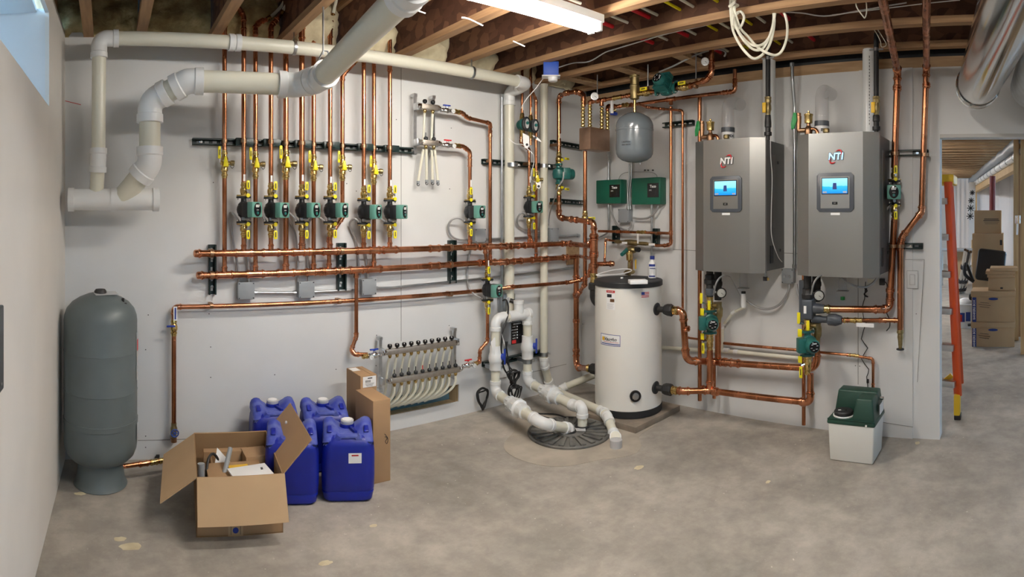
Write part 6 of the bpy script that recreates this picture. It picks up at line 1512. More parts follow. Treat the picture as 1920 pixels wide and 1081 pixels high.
pipe('copper pipe from overhead dropping beside the doorway, offset by a diagonal', [q2+(q2-R(1737,128,.075))*.8, V((R(1737,0,.075).x,R(1737,0,.075).y,R(1737,128,.075).z)), R(1728,397,.075), R(1692,443,.075), V((bB.x,bB.y,R(1688,460,.075).z)), V((bB.x,bB.y,zD-.08))], .0205, bend=1.2, clamps=[(R(1734,290,.075), UP, V((.03,0,0))),(V((bB.x,bB.y,R(1688,461,.075).z)), UP, V((.03,0,0)))], coups=[(R(1737,160,.075), UP, 1.)])
pipe('copper branch from the diagonal pipe back to the black manifold', [V((bB.x,bB.y,zD)), RL(1655,.09,zD), RL(1568,.20,zD+.006)], .0145, tees=[(V((bB.x,bB.y,zD)), UP, V((0,1,0)), .0145)], coups=[(RL(1609,.15,zD+.003), RR, 2., 'brass'), (RL(1596,.165,zD+.004), RR, 2.4, 'brass'), (RL(1580,.18,zD+.005), RR, 1.6, 'brass')])
one('paper_tag', MB().box(RL(1622,.17,zD-.022), (.002,.12,.026)), 'label_white', 'white printed sticker flag hanging under the copper branch by the doorway', 'tag', origin=RL(1622,.15,zD))
o = root('drain_valve', 'drain valve with black wheel at the foot of the diagonal pipe', 'valve', (bB.x,bB.y,zD-.2))
part('valve_body', MB().lathe((bB.x,bB.y,zD-.06), -UP, [(0,.021),(.02,.024),(.03,.018),(.05,.020),(.07,.016),(.10,.014),(.13,.010)], 16), 'brass_dull', o)
m = MB().ring((bB.x,bB.y,zD-.19), UP, .022, .005)
for k in range(4): m.cyl((bB.x,bB.y,zD-.19), (bB.x+.022*cos(k*pi/2),bB.y+.022*sin(k*pi/2),zD-.19), .003, n=6)
part('wheel', m, 'ink', o)
part('stem', MB().cyl((bB.x,bB.y,zD-.2),(bB.x,bB.y,zD-.17),.005,n=8), 'steel', o)
# black manifold block under the doorway-side boiler
o = root('hydraulic_separator', 'dark plastic hydraulic manifold block behind the circulator near the doorway', 'manifold', (c2.x,c2.y,zD-.03))
part('block', MB().box((c2.x-.0,c2.y-.01,zC+.0), (.09,.075,.13), bev=.012), 'slate_plastic', o)
part('back_plate', MB().box((c2.x+.06,c2.y+.055,zC+.03), (.03,.05,.30), bev=.006), 'slate_plastic', o)
part('upper_outlet', MB().lathe((c2.x,c2.y-.03,zC+.004), V((0,-1,0)), [(0,.036),(.05,.034),(.09,.028)], 16), 'slate_plastic', o)
part('lower_union', MB().lathe((c2.x+.01,c2.y-.03,zD+.01), V((.1,-1,0)), [(0,.026),(.05,.028),(.07,.022),(.10,.022),(.11,.036),(.16,.040),(.18,.034),(.20,.026)], 10), 'slate_plastic', o)
part('white_sticker', MB().box((c2.x-.046,c2.y+.0,zC+.0), (.002,.018,.05)), 'label_white', o)
# loose cords below the doorway-side boiler
flex('grey flex loop hanging from the doorway-side boiler\'s edge past the wires', [R(1662,372,.06), R(1663,420,.06), R(1658,480,.06), R(1648,515,.08), R(1630,535,.1), R(1610,538,.14), R(1590,530,.2), R(1576,521,.26)], .0075)
flex('grey flex from the doorway-side circulator down beside the boiler', [R(1672,383,.09), R(1662,395,.08), R(1655,430,.05), R(1656,470,.05), R(1652,500,.05), R(1644,520,.06)], .0065)
cable('thin black lead zigzagging down the wall to the dosing tank plug', [R(1623,528,.05), R(1622,545,.04), R(1621,560,.03), R(1617,575,.03), R(1620,600,.03), R(1624,605,.03), R(1615,635,.03), R(1627,652,.03), R(1615,672,.03), R(1629,692,.03), R(1625,706,.03), R(1627,722,.03), R(1627,730,.08)], .003, 'black_rubber', name='power_cord', cat='cord', k=2)
o = one('inline_plug', MB().box(R(1627,714,.035), (.012,.016,.028), bev=.003), 'black_rubber', 'small black inline plug on the lead above the dosing tank', 'plug', origin=R(1627,714,.03))
cable('black lead with plug hanging from the adapter beside the copper riser', [R(1655,527,.05), R(1663,533,.05), R(1662,560,.04), R(1660,580,.04), R(1664,590,.05), R(1668,600,.05), R(1668,612,.05), R(1662,620,.05)], .0035, 'black_rubber', name='power_cord', cat='cord')
o = root('adapter_plug', 'black power adapter tangled on the wall under the doorway-side boiler', 'adapter', R(1623,545,.02))
part('cord_bundle', MB().sweep(spline([R(1621,540,.03), R(1626,545,.04), R(1620,551,.05), R(1627,556,.04), R(1621,553,.03), R(1625,540,.03)],4), .004, 6), 'black_rubber', o)
part('adapter_body', MB().box(R(1654,528,.03), (.03,.035,.045), bev=.004), 'black_rubber', o)
part('beige_tag', MB().box(R(1633,526,.04), (.003,.05,.025)), 'pvc_cream', o)
# blank switch plate
o = root('switch_plate', 'white single rocker switch plate near the doorway edge', 'light switch', R(1711,524,.012))
c = R(1711,524,.012); part('plate', MB().box(c+NX*.002, (.005,.072,.115), bev=.001), 'drywall', o); part('rocker', MB().box(c+NX*.006, (.004,.032,.066), bev=.001), 'drywall', o)
m = MB(); 
for s in (-1,1): m.box(c+NX*.0005+V((0,s*.0375,0)), (.001,.002,.118)).box(c+NX*.0005+V((0,0,s*.059)), (.001,.077,.002)).box(c+NX*.0055+V((0,s*.0175,0)), (.001,.0015,.068)).box(c+NX*.0055+V((0,0,s*.0345)), (.001,.035,.0015))
part('plate_gap', m, 'seam', o)
# ---- dosing tank (white base, green lid)
ya, yb, xf, xk = .812, 1.105, 3.345, 3.61
o = root('neutralizer_tank', 'white plastic tank with dark green lid and black screw cap on the floor', 'dosing tank', ((xf+xk)/2,(ya+yb)/2,0))
def hexa(m, b0, b1, z0, z1):        # tapered box: rect (x0,x1,y0,y1) at z0 and z1
    t = bmesh.new(); vs = []
    for (x0_, x1_, y0_, y1_), z in ((b0, z0), (b1, z1)):
        vs += [t.verts.new(p) for p in ((x0_,y0_,z),(x1_,y0_,z),(x1_,y1_,z),(x0_,y1_,z))]
    for f in ((3,2,1,0),(4,5,6,7),(0,1,5,4),(1,2,6,5),(2,3,7,6),(3,0,4,7)): t.faces.new([vs[i] for i in f])
    bmesh.ops.bevel(t, geom=t.edges[:], offset=.010, segments=3, affect='EDGES', profile=.5); m.merge(t); return m
m = hexa(MB(), (xf+.012,xk-.012,ya+.012,yb-.010), (xf,xk,ya,yb), 0, .24); part('tank_body', m, 'softener_white', o)
m = hexa(MB(), (xf-.006,xk+.006,ya-.006,yb+.006), (xf-.003,xk+.003,ya-.003,yb+.003), .228, .262)
part('lid', m, 'softener_green', o)
m = hexa(MB(), (xf+.13,xk+.002,ya+.002,yb-.002), (xf+.155,xk-.01,ya+.02,yb-.02), .250, .395); m = hexa(m, (xf-.002,xk,ya-.002,ya+.145), (xf+.035,xk-.01,ya+.02,ya+.12), .240, .385); part('housing', m, 'softener_green', o)
m = MB().box((xf-.0075,(ya+yb)/2,.262), (.003,yb-ya,.004)); part('lid_lip', m, 'softener_green', o)
c = V((xf+.075, 1.025, .258)); part('cap_ring', MB().lathe(c, UP, [(0,.066),(.010,.066),(.012,.06)], 30), 'label_white', o)
part('screw_cap', MB().lathe(c+UP*.006, UP, [(0,.055),(.002,.060),(.024,.060),(.030,.055),(.030,.02),(.036,.018),(.037,.001)], 34), 'lid_black', o)
part('cap_tag', MB().box(c+V((-.01,.012,.038)), (.010,.04,.002), Matrix.Rotation(.5,3,'Z')), 'label_white', o)
part('side_sticker', MB().box((xf+.16,ya-.0085,.30), (.10,.002,.06)), 'label_white', o)
part('chrome_fitting', MB().cyl((xf+.20,ya+.01,.345), (xf+.20,ya-.015,.345), .012, n=12), 'chrome', o)
part('front_screw', MB().cyl((xf-.008,.86,.240), (xf-.014,.86,.240), .006, n=10), 'label_white', o)
# ---- overhead galvanized ducts
o = root('round_duct', 'shiny galvanized round duct with crimped open end above the doorway', 'duct', P(1832,168,3.48))
a, b = P(1834,160,3.42), P(1903,0,2.0); d = (b-a).normalized()
part('duct_body', MB().cyl(a, a+d*3.2, .124, n=48, caps=False), 'duct', o)
part('end_collar', MB().lathe(a+d*.02, -d, [(-.01,.126),(0,.134),(.010,.134),(.014,.120),(.115,.118),(.118,.126),(.126,.126),(.13,.116)], 48, caps=False), 'duct', o)
part('seam_band', MB().ring(a+d*.005, d, .126, .008, 48, 8), 'steel', o)
o = root('round_duct', 'second dull round duct at the picture\'s edge above the doorway', 'duct', P(1935,165,3.3))
a = P(1933,165,3.5); b = P(1990,40,2.2); d = (b-a).normalized()
part('duct_body', MB().cyl(a, a+d*2.4, .125, n=40, caps=False), 'galv', o); part('end_disc', MB().cyl(a, a+d*.01, .118, n=40), 'galv', o)
# coil of white cable hanging from the joists
rnd = random.Random(4)
def pl3(x, y, r_=3.1): return P(x, y, r_+.03*rnd.random())
loops = [[(1370,-10),(1370,20),(1374,55),(1385,80),(1400,100),(1415,110),(1432,100),(1445,78),(1452,40),(1448,5),(1446,-12)],
 [(1374,-10),(1373,18),(1380,50),(1394,75),(1412,92),(1428,92),(1440,75),(1450,42),(1450,5),(1449,-12)],
 [(1376,-10),(1374,20),(1383,55),(1400,78),(1418,86),(1434,80),(1446,60),(1453,25),(1453,-12)],
 [(1378,0),(1378,22),(1388,52),(1402,68),(1420,88),(1440,100),(1456,103),(1468,92),(1476,65),(1474,35),(1462,5),(1457,-12)],
 [(1380,25),(1389,22),(1395,32),(1390,48),(1381,54),(1374,44),(1376,30),(1384,24)]]
o = root('cable_coil', 'coil of thick white cable hanging in loops from the joists', 'cable', P(1415,110,3.1))
for L_ in loops: part('cable_loop', MB().sweep(spline([pl3(*q) for q in L_],5), .0075, 8), 'pex', o)
part('wrap', MB().sweep([P(1368,12,3.1), P(1378,4,3.05), P(1383,10,3.1), P(1371,18,3.15)], .009, 8), 'pex', o)
cable('thin white cable loop hanging from the joist near the doorway pipes', [P(1604,-8,3.0), P(1606,12,3.0), P(1618,30,3.0), P(1622,33,3.0), P(1625,22,3.0), P(1624,5,3.0), P(1621,-8,3.0)], .0035, 'pex')
cable('thin white string looped over the gas hose of the doorway-side boiler', [P(1639,56,3.5), P(1645,65,3.5), P(1651,78,3.5), P(1653,88,3.5), P(1662,84,3.5), P(1655,70,3.5), P(1646,56,3.5)], .0025, 'pex', name='string', cat='string', k=3)
# ================================================================ floor: grey pressure tank
c = V((-.035, 3.235, 0)); r_ = .207
o = root('pressure_tank', 'tall dark grey pressure tank standing in the corner under the window', 'pressure tank', c)
part('shell', MB().lathe(c, UP, [(.135,.02),(.136,.13),(.15,.165),(.175,.19),(.21,.203),(.24,r_),(.345,r_),(.347,r_+.003),(.375,r_+.003),(.377,r_),(.53,r_),(.532,r_+.0015),(.536,r_),(.745,r_),(.747,r_+.0015),(.751,r_),(.915,r_),(.945,.203),(.98,.190),(1.015,.160),(1.04,.120),(1.06,.070),(1.068,.03),(1.07,.002)], 64), 'tank_grey', o)
part('base_skirt', MB().lathe(c, UP, [(0,.148),(.004,.152),(.010,.148),(.03,.138),(.10,.128),(.15,.128)], 48), 'tank_grey', o)
part('top_cap', MB().lathe(c+V((.0,-.02,1.058)), UP, [(0,.036),(.02,.034),(.03,.026),(.031,.01)], 20), 'black_iron', o)
part('paper_tag', MB().box(c+V((.03,-.03,1.066)), (.13,.075,.002), Matrix.Rotation(.25,3,'Z')@Matrix.Rotation(.12,3,'X')), 'label_grey', o)
part('air_valve', MB().lathe(c+V((.125,-.065,1.012)), UP, [(0,.022),(.006,.020),(.008,.008),(.030,.008),(.032,.005)], 16), 'black_rubber', o)
d = V((.985,-.17,0)).normalized()
part('side_sticker', MB().box(c+d*(r_+.0015)+UP*.72, (.055,.002,.26), Matrix.Rotation(atan2(d.y,d.x)+pi/2,3,'Z')), 'label_grey', o); part('red_mark', MB().box(c+d*(r_+.003)+UP*.78, (.04,.002,.06), Matrix.Rotation(atan2(d.y,d.x)+pi/2,3,'Z')), 'ink_red', o)
part('lower_sticker', MB().box(c+d*(r_+.0035)+UP*.30, (.05,.002,.10), Matrix.Rotation(atan2(d.y,d.x)+pi/2,3,'Z')), 'label_grey', o)
one('scrap_bracket', MB().box(B(298,860,.02), (.05,.02,.012), Matrix.Rotation(.5,3,'Y')).box(B(296,857,.02), (.02,.015,.03)), 'black_iron', 'small black scrap lying at the wall foot beside the grey tank', 'scrap', origin=B(298,860,.02))
# ---- blue jerrycans
def jug(label, c, rz, sticker=False):
    o = root('jerrycan', label, 'jerrycan', c, rz, group='blue jerrycans')
    def rr(w, d, r, z, n=5):
        pts = []
        for (sx, sy, a0) in ((1,1,0),(-1,1,pi/2),(-1,-1,pi),(1,-1,3*pi/2)):
            for k in range(n+1):
                a = a0+pi/2*k/n; pts.append(V((sx*(w-r)+r*cos(a), sy*(d-r)+r*sin(a), z)))
        return pts
    prof = [(0,.112,.102,.03),(.012,.128,.117,.04),(.05,.137,.124,.045),(.058,.134,.121,.045),(.066,.138,.125,.045),(.13,.141,.127,.05),(.25,.141,.127,.05),(.29,.137,.124,.05),(.318,.128,.116,.05),(.333,.112,.10,.045),(.338,.09,.08,.04)]
    m = MB(); m._rings([rr(w, d, r, z) for z, w, d, r in prof]); part('can_body', m, 'jug_blue', o, True)
    # raised grips at both sides with a trough between
    for s in (-1, 1):
        secs = [(-.112,.322,.6),(-.095,.336,.8),(-.06,.352,1.),(-.01,.370,1.),(.04,.382,1.),(.075,.384,.9),(.10,.372,.7),(.113,.345,.5)]
        m = MB(); rings = []
        for y_, zt__, f_ in secs:
            prof_ = [(.112,.290),(.134,.312),(.1335,zt__-.026),(.126,zt__-.010),(.113,zt__-.002),(.096,zt__),(.078,zt__-.006),(.058,.350),(.035,.335),(.06,.300)]
            rings.append([V((s*x_, y_, min(z_, zt__) if z_ < .33 else z_)) for x_, z_ in prof_])
        m._rings(rings); part('shoulder_grip', m, 'jug_dusty', o, True, sharp=60)
        part('grip_dimple', MB().box((s*.098,-.050,.360), (.026,.05,.010), Matrix.Rotation(.4,3,'X'), bev=.005), 'jug_blue', o, True)
    part('carry_bar', MB().box((0,-.085,.336), (.10,.05,.018), bev=.008), 'jug_dusty', o, True)
    part('top_deck', MB().box((0,0,.332), (.17,.17,.018), bev=.008), 'jug_dusty', o, True)
    part('neck', MB().lathe((0,.045,.332), UP, [(0,.041),(.025,.039),(.028,.034)], 24), 'jug_blue', o, True)
    cp_ = part('screw_cap', MB().lathe((0,.045,.355), UP, [(0,.034),(.003,.036),(.020,.036),(.024,.033)], 28), 'label_grey', o, True)
    part('cap_recess', MB().cyl((0,.045,.379),(0,.045,.3805),.027,n=24), 'label_white', cp_, True)
    part('tap_lug', MB().box((.03,-.03,.345), (.018,.075,.022), Matrix.Rotation(.35,3,'Z'), bev=.005), 'jug_blue', o, True)
    if sticker:
        part('paper_label', MB().box((.035,-.1275,.235), (.068,.0015,.052)), 'label_white', o, True); part('label_print', MB().box((.035,-.1285,.250), (.036,.0008,.007)), 'ink_red', o, True)
    return o
jug('blue jerrycan with white paper label, front row beside the tall carton', (1.268,2.855,0), -.38, True)
jug('blue jerrycan behind the open cardboard box, front row', (.975,2.93,0), -.30)
jug('blue jerrycan in the back row beside the tall carton', (1.28,3.23,0), -.22)
jug('blue jerrycan in the back row, partly hidden by the raised box flap', (.99,3.32,0), -.15)
# ---- tall cartons
def carton(name, label, lo, hi, mt_='cardboard'):
    lo, hi = V(lo), V(hi); o = root(name, label, 'cardboard box', ((lo.x+hi.x)/2,(lo.y+hi.y)/2,lo.z))
    part('box_body', MB().box((lo+hi)/2, hi-lo, bev=.003), mt_, o); return o
o = carton('cardboard_box', 'tall narrow closed cardboard carton with scribble, beside the labelled jerrycan', (1.432,2.872,0), (1.542,3.108,.463))
m = MB()
q = V((1.505,2.8705,.24)); m.sweep(spline([q+V((-.002,0,.03)), q+V((.008,0,.02)), q+V((.014,0,.0)), q+V((.004,0,-.012)), q+V((.012,0,-.028)), q+V((.020,0,-.012)), q+V((.016,0,.01)), q+V((.0,0,.012))],4), .0014, 6); part('marker_scribble', m, 'ink', o)
o = carton('cardboard_box', 'taller carton with white shipping label, standing behind the scribbled carton', (1.470,3.118,0), (1.580,3.325,.536))
part('shipping_label', MB().box((1.530,3.1168,.497), (.088,.0012,.064)), 'label_white', o)
m = MB(); m.box((1.533,3.1158,.518), (.030,.001,.006)); 
for k in range(9): m.box((1.503+.004*k,3.1158,.500), (.0018,.001,.014))
for k in range(3): m.box((1.53,3.1158,.486-.007*k), (.06-.01*k,.001,.0018))
part('label_print', m, 'ink', o)['kind'] = 'stuff'
part('top_label', MB().box((1.50,3.27,.537), (.05,.07,.0015)), 'label_white', o); part('tape', MB().box((1.545,3.22,.5365), (.004,.20,.001)), 'cardboard_in', o)
# ---- open cardboard box
A0, A1v = V((.4155,2.65,0)), V((.8215,2.597,0)); dx = (A1v-A0).normalized(); dy = V((-dx.y, dx.x, 0)); W_ = (A1v-A0).length; Dp = .543; Hb = .279
o = root('cardboard_box', 'large open cardboard box with spread flaps full of leftovers on the floor', 'cardboard box', A0+dx*W_/2+dy*Dp/2)
def slab(p, u, w, lu, lw, t, mt_, nm, par=None, label=None):
    u, w = V(u).normalized(), V(w).normalized(); n = u.cross(w); return part(nm, MB().prism([(0,0),(lu,0),(lu,lw),(0,lw)], p, u, w, n*t), mt_, par or o, label=label)
T_ = .005
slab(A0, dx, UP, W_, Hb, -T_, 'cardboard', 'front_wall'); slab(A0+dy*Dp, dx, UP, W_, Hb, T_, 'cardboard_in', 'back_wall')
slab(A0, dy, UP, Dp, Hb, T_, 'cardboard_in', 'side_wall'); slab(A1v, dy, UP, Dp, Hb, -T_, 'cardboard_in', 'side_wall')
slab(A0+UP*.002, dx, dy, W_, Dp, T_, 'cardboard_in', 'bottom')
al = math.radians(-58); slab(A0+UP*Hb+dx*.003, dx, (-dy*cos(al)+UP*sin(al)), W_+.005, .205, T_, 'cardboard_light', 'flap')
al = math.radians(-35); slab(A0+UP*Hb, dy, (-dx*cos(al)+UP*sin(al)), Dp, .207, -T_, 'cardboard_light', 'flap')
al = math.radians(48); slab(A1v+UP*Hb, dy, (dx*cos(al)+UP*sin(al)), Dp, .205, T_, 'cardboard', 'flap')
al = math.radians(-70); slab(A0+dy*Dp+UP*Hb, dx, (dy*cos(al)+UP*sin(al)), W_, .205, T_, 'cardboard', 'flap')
f = A0+dx*(W_*.45)-dy*.001
tp = part('tape_label', MB().prism([(-.035,.0),(.035,.0),(.035,.075),(-.035,.075)], f, dx, UP, -dy*.001), 'cardboard_light', o)
part('round_mark', MB().cyl(f+UP*.028-dy*.001, f+UP*.028-dy*.0022, .014, n=20), 'ink_blue', tp)
for s_ in (-1,1): part('label_print', MB().prism([(-.001,.008),(.001,.008),(.001,.07),(-.001,.07)], f+dx*(s_*.022)-dy*.001, dx, UP, -dy*.0008), 'ink', tp)
def inb(u, w, z): return A0+dx*u+dy*w+UP*z
def cbox(name, label, u, w, z, su, sw, sz, rz, mt_, cat='cardboard box', bev=.002, tilt=0):
    rot = Matrix.Rotation(atan2(dx.y,dx.x)+rz,3,'Z') @ Matrix.Rotation(tilt,3,'X'); q = root(name, label, cat, inb(u,w,z)); part('box_body', MB().box(inb(u,w,z+sz/2), (su,sw,sz), rot, bev=bev), mt_, q); return q
cbox('cardboard_box', 'small closed carton lying inside the open cardboard box', .325, .38, .06, .13, .13, .175, .12, 'cardboard')
q = cbox('cardboard_box', 'medium carton standing at the far side inside the open box', .17, .43, .01, .24, .05, .22, .0, 'cardboard')
cbox('cardboard_box', 'low flat carton under the white sheets inside the open box', .20, .20, .01, .28, .22, .205, .05, 'cardboard')
cbox('cardboard_box', 'thin upright carton beside the black hose inside the open box', .09, .30, .008, .012, .20, .20, .0, 'cardboard_in')
q = cbox('printed_sheet', 'white printed sheet with small diagrams on top inside the open box',   .27, .14, .228, .20, .13, .010, .22, 'label_white', 'paper', .001)
for k in range(5):
    cq = inb(.22+.028*k, .12+.012*(k % 3), .2088); part('sheet_print', MB().box(cq, (.03-.004*(k % 2),.004,.0006), Matrix.Rotation(.3+.4*(k % 2),3,'Z')), 'ink', q)
m = MB()
for k in range(7): m.box(inb(.33,.15+.004*k,.2388), (.012,.0016,.0006), Matrix.Rotation(.1,3,'Z'))
part('barcode_print', m, 'ink', q)['kind'] = 'stuff'
m = MB()
cbox('yellow_leaflet', 'yellow-orange leaflet peeking out under the white printed sheet in the box',   .22, .22, .222, .10, .05, .006, .1, 'yellow_gas', 'paper', .001)
one('folded_paper', MB().prism([(0,0),(.14,-.02),(.10,.02),(.02,.11)], inb(.10,.30,.18), dx, (UP*.8+dy*.6), (0,0,.001)).prism([(0,0),(.10,-.02),(.06,.05),(-.02,.06)], inb(.06,.26,.18), dx, (UP*.5+dy*.8), (0,0,.001)), 'label_white', 'crumpled white paper folded up inside the open box', 'paper', origin=inb(.10,.30,.18))
one('grey_tube', MB().cyl(inb(.11,.10,.13), inb(.185,.30,.29), .0125, n=16), 'box_grey', 'grey plastic tube leaning out of the open cardboard box', 'tube', origin=inb(.11,.10,.13))
one('grey_tube', MB().cyl(inb(.03,.14,.01), inb(.028,.16,.275), .018, n=16), 'box_grey', 'grey plastic tube standing upright in the box\'s corner by the drooping flap', 'tube', origin=inb(.03,.14,.01))
cable('black hose bent in an arch inside the open cardboard box', [inb(.05,.10,.04), inb(.055,.20,.18), inb(.07,.28,.245), inb(.10,.33,.25), inb(.13,.33,.20), inb(.14,.30,.10)], .007, 'black_rubber', name='hose', cat='hose')
# ================================================================ beyond the doorway
m = MB(); m.box((17.6,-.5,1.35), (.1,9.5,2.75)); struct('wall_far', m, 'drywall')
m = MB(); m.box((10.8,3.7,1.35), (13.8,.1,2.75)); struct('wall_beyond', m, 'drywall')
m = MB(); m.box((10.7,-1.5,2.93), (14,10.5,.03)); struct('ceiling', m, 'osb')
for k in range(31):
    x = 4.35+.42*k; o = root('floor_joist', 'wooden joist overhead beyond the doorway, among the row running into the distance', 'joist', (x,.9,CB), group='joists beyond the doorway')
    part('flange', MB().box((x,.9,CB+.02), (.07,5.4,.04)), 'plate_wood', o); part('web', MB().box((x,.9,CB+.16), (.012,5.4,.24)), 'osb', o)
for i, (x, y) in enumerate(((8.2,2.4),(13.2,2.9),(8.2,-2.6),(13.2,-2.6))):  # added lamps, kept out of view, that brighten the far room
    strip_light('added unseen strip light filling the room beyond the doorway, %s one of four' % NTH[i], (x,y,CB-.03), 1.22, (0,1,0), 'added_tube_far')
def XF_(x, X): return X/tan((x-X0)/FX)
def rbox(x0, x1, y0, y1, X, dep):            # box whose face looks back to the doorway
    ya_, yb_ = XF_(x1, X), XF_(x0, X); rho = X/sin(((x0+x1)/2-X0)/FX); return V((X, ya_, CH+(HY-y1)*rho/FX)), V((X+dep, yb_, CH+(HY-y0)*rho/FX))
def far_carton(label, x0, x1, y0, y1, X, dep, mt_='cardboard_light', z0=None, rz=None):
    lo, hi = rbox(x0, x1, y0, y1, X, dep)
    if z0 is not None: lo.z = z0
    return carton('cardboard_box', label, lo, hi, mt_), lo, hi
def bankers(label, lo, hi):
    o = root('file_box', label, 'file box', ((lo.x+hi.x)/2,(lo.y+hi.y)/2,lo.z), group='cardboard file boxes')
    part('box_body', MB().box((lo+hi)/2, hi-lo-V((.01,.01,0)), bev=.002), 'cardboard_light', o)
    part('lid', MB().box(V(((lo.x+hi.x)/2,(lo.y+hi.y)/2,hi.z-.03)), (hi.x-lo.x+.012,hi.y-lo.y+.008,.062), bev=.003), 'cardboard_light', o)
    s = part('blue_strip', MB().box((lo.x+.001, hi.y-.035, (lo.z+hi.z)/2-.035), (.010,.045,hi.z-lo.z-.07)), 'strip_blue', o)
    text('lettering', 'BANKERS BOX', .034, V((lo.x-.006, hi.y-.035, (lo.z+hi.z)/2-.035)), UP, V((0,1,0)), 'label_white', s, bold=.0006)
    part('handle_hole', MB().prism([(.055*cos(t), .014*sin(t)) for t in [2*pi*k/18 for k in range(18)]], (lo.x-.001,(lo.y+hi.y)/2,hi.z-.085), RR, UP, NX*.006), 'strip_blue', o)
    for k, w_ in enumerate((.10,.14,.11)): part('handwriting', MB().box((lo.x+.003,(lo.y+hi.y)/2+.10,hi.z-.13-.025*k), (.006,w_,.003), Matrix.Rotation(.1,3,'X')), 'ink', o)
lo, hi = rbox(1821,1903,604,650,6.55,.36); lo.z = 0; bankers('cardboard file box with blue side strip, bottom one of two by the ladder', lo, hi)
lo2, hi2 = rbox(1821,1904,546,604,6.55,.36); lo2.z = hi.z+.004; bankers('cardboard file box with blue side strip, stacked on the other one', lo2, hi2)
zt_2 = hi2.z
c_, lo, hi = far_carton('small open carton on top of the file boxes', 1853,1903,520,544,6.60,.22, z0=zt_2+.002)
part('print_mark', MB().box((lo.x-.002,(lo.y+hi.y)/2,lo.z+.03), (.003,.03,.02)), 'ink', c_); z_ = hi.z
for i, (x0_, x1_, ya_, yb_) in enumerate(((1851,1900,513,519),(1848,1904,506,512),(1856,1908,496,503))):
    lo, hi = rbox(x0_, x1_, ya_, yb_, 6.58, .3); lo.z = z_+.002; hi.z = lo.z+.035; z_ = hi.z
    carton('flattened_carton', 'flattened cardboard carton on the file boxes, %s up of three' % NTH[i], lo, hi, 'cardboard_light')
c_, lo, hi = far_carton('tall wardrobe carton standing behind the black office chair', 1823,1881,438,560,7.9,.5, z0=0)
m = MB().box((lo.x-.003, lo.y+.03, hi.z-.12), (.004,.03,.07)); part('handle_slot', m, 'ink', c_)
c_, lo2, hi2 = far_carton('carton stacked on top of the tall wardrobe carton', 1827,1877,394,436,7.95,.42, z0=hi.z+.002)
for k, w_ in enumerate((.20,.22,.20,.18)): part('printed_line', MB().box((lo2.x-.002,(lo2.y+hi2.y)/2-.05,hi2.z-.12-.022*k), (.003,w_,.010 if k < 2 else .004)), 'ink', c_)
far_carton('small carton on the floor far beyond the ladder, near the folding table', 1788,1812,467,491,12.,.5, z0=0)
o = root('table', 'folding table standing far beyond the orange ladder', 'table', (11.9,XF_(1800,11.9),0)); 
m = MB().box((11.9,XF_(1800,11.9),.78), (.7,.9,.03)); part('tabletop', m, 'galv', o)
for sx in (-1,1):
    for sy in (-1,1): part('leg', MB().cyl((11.9+sx*.3,XF_(1800,11.9)+sy*.4,0),(11.9+sx*.3,XF_(1800,11.9)+sy*.4,.77),.015,n=8), 'steel', o)
# office chair
yc_ = XF_(1853,7.2); o = root('office_chair', 'black office chair with rounded back and arm, behind the file boxes', 'chair', (7.3,yc_,0))
zc_ = lambda y: CH+(HY-y)*7.2/FX
part('backrest', MB().box((7.25,yc_-.03,zc_(498)), (.09,.36,.40), Matrix.Rotation(.12,3,'X'), bev=.04), 'black_rubber', o)
part('seat', MB().box((7.45,yc_+.02,.47), (.46,.46,.09), bev=.03), 'black_rubber', o)
part('armrest', MB().sweep(spline([V((7.35,yc_+.20,zc_(530))), V((7.3,yc_+.27,zc_(500))), V((7.25,yc_+.30,zc_(497))), V((7.2,yc_+.29,zc_(515))), V((7.2,yc_+.18,zc_(528)))],4), .022, 8), 'black_rubber', o)
part('column', MB().cyl((7.45,yc_+.02,.08),(7.45,yc_+.02,.45),.03), 'ink', o)
for k in range(5): t = 2*pi*k/5; part('leg', MB().sweep([(7.45,yc_+.02,.10),(7.45+.27*cos(t),yc_+.02+.27*sin(t),.06)], .018, 8), 'ink', o)
# crutches / tripod bundle
o = root('folded_tripod', 'bundle of silver folded stand legs with black joints leaning behind the ladder', 'stand', P(1803,548,9.0))
for k, (xa_, xb_) in enumerate(((1797,1810),(1802,1814),(1807,1820),(1800,1817))):
    a, b = G(xa_,551-k,0), P(xb_,468+2*k,9.6); part('leg', MB().cyl(a, b, .032, .026, n=10), 'chrome' if k < 3 else 'ink', o)
    for t in (.1,.3,.62): part('joint', MB().cyl(a.lerp(b,t), a.lerp(b,t+.06), .04, n=10), 'ink', o)
o = root('bucket', 'white plastic bucket with coloured label on the floor behind the file boxes', 'bucket', G(1809,618,0))
c = G(1812,612,0); part('pail', MB().lathe(c, UP, [(0,.135),(.30,.155),(.305,.165),(.32,.165)], 28), 'white_plastic', o)
part('contents', MB().ball(c+UP*.30, .13, (1,1,.7)), 'white_plastic', o)
vd_ = V((-1,.1,0)).normalized(); part('label', MB().box(c+vd_*.150+V((0,.03,.15)), (.004,.07,.12)).box(c+vd_*.1495+V((0,-.05,.16)), (.004,.06,.12)), 'strip_blue', o); part('red_label', MB().box(c+vd_*.155+V((0,.05,.14)), (.004,.04,.09)), 'ink_red', o)
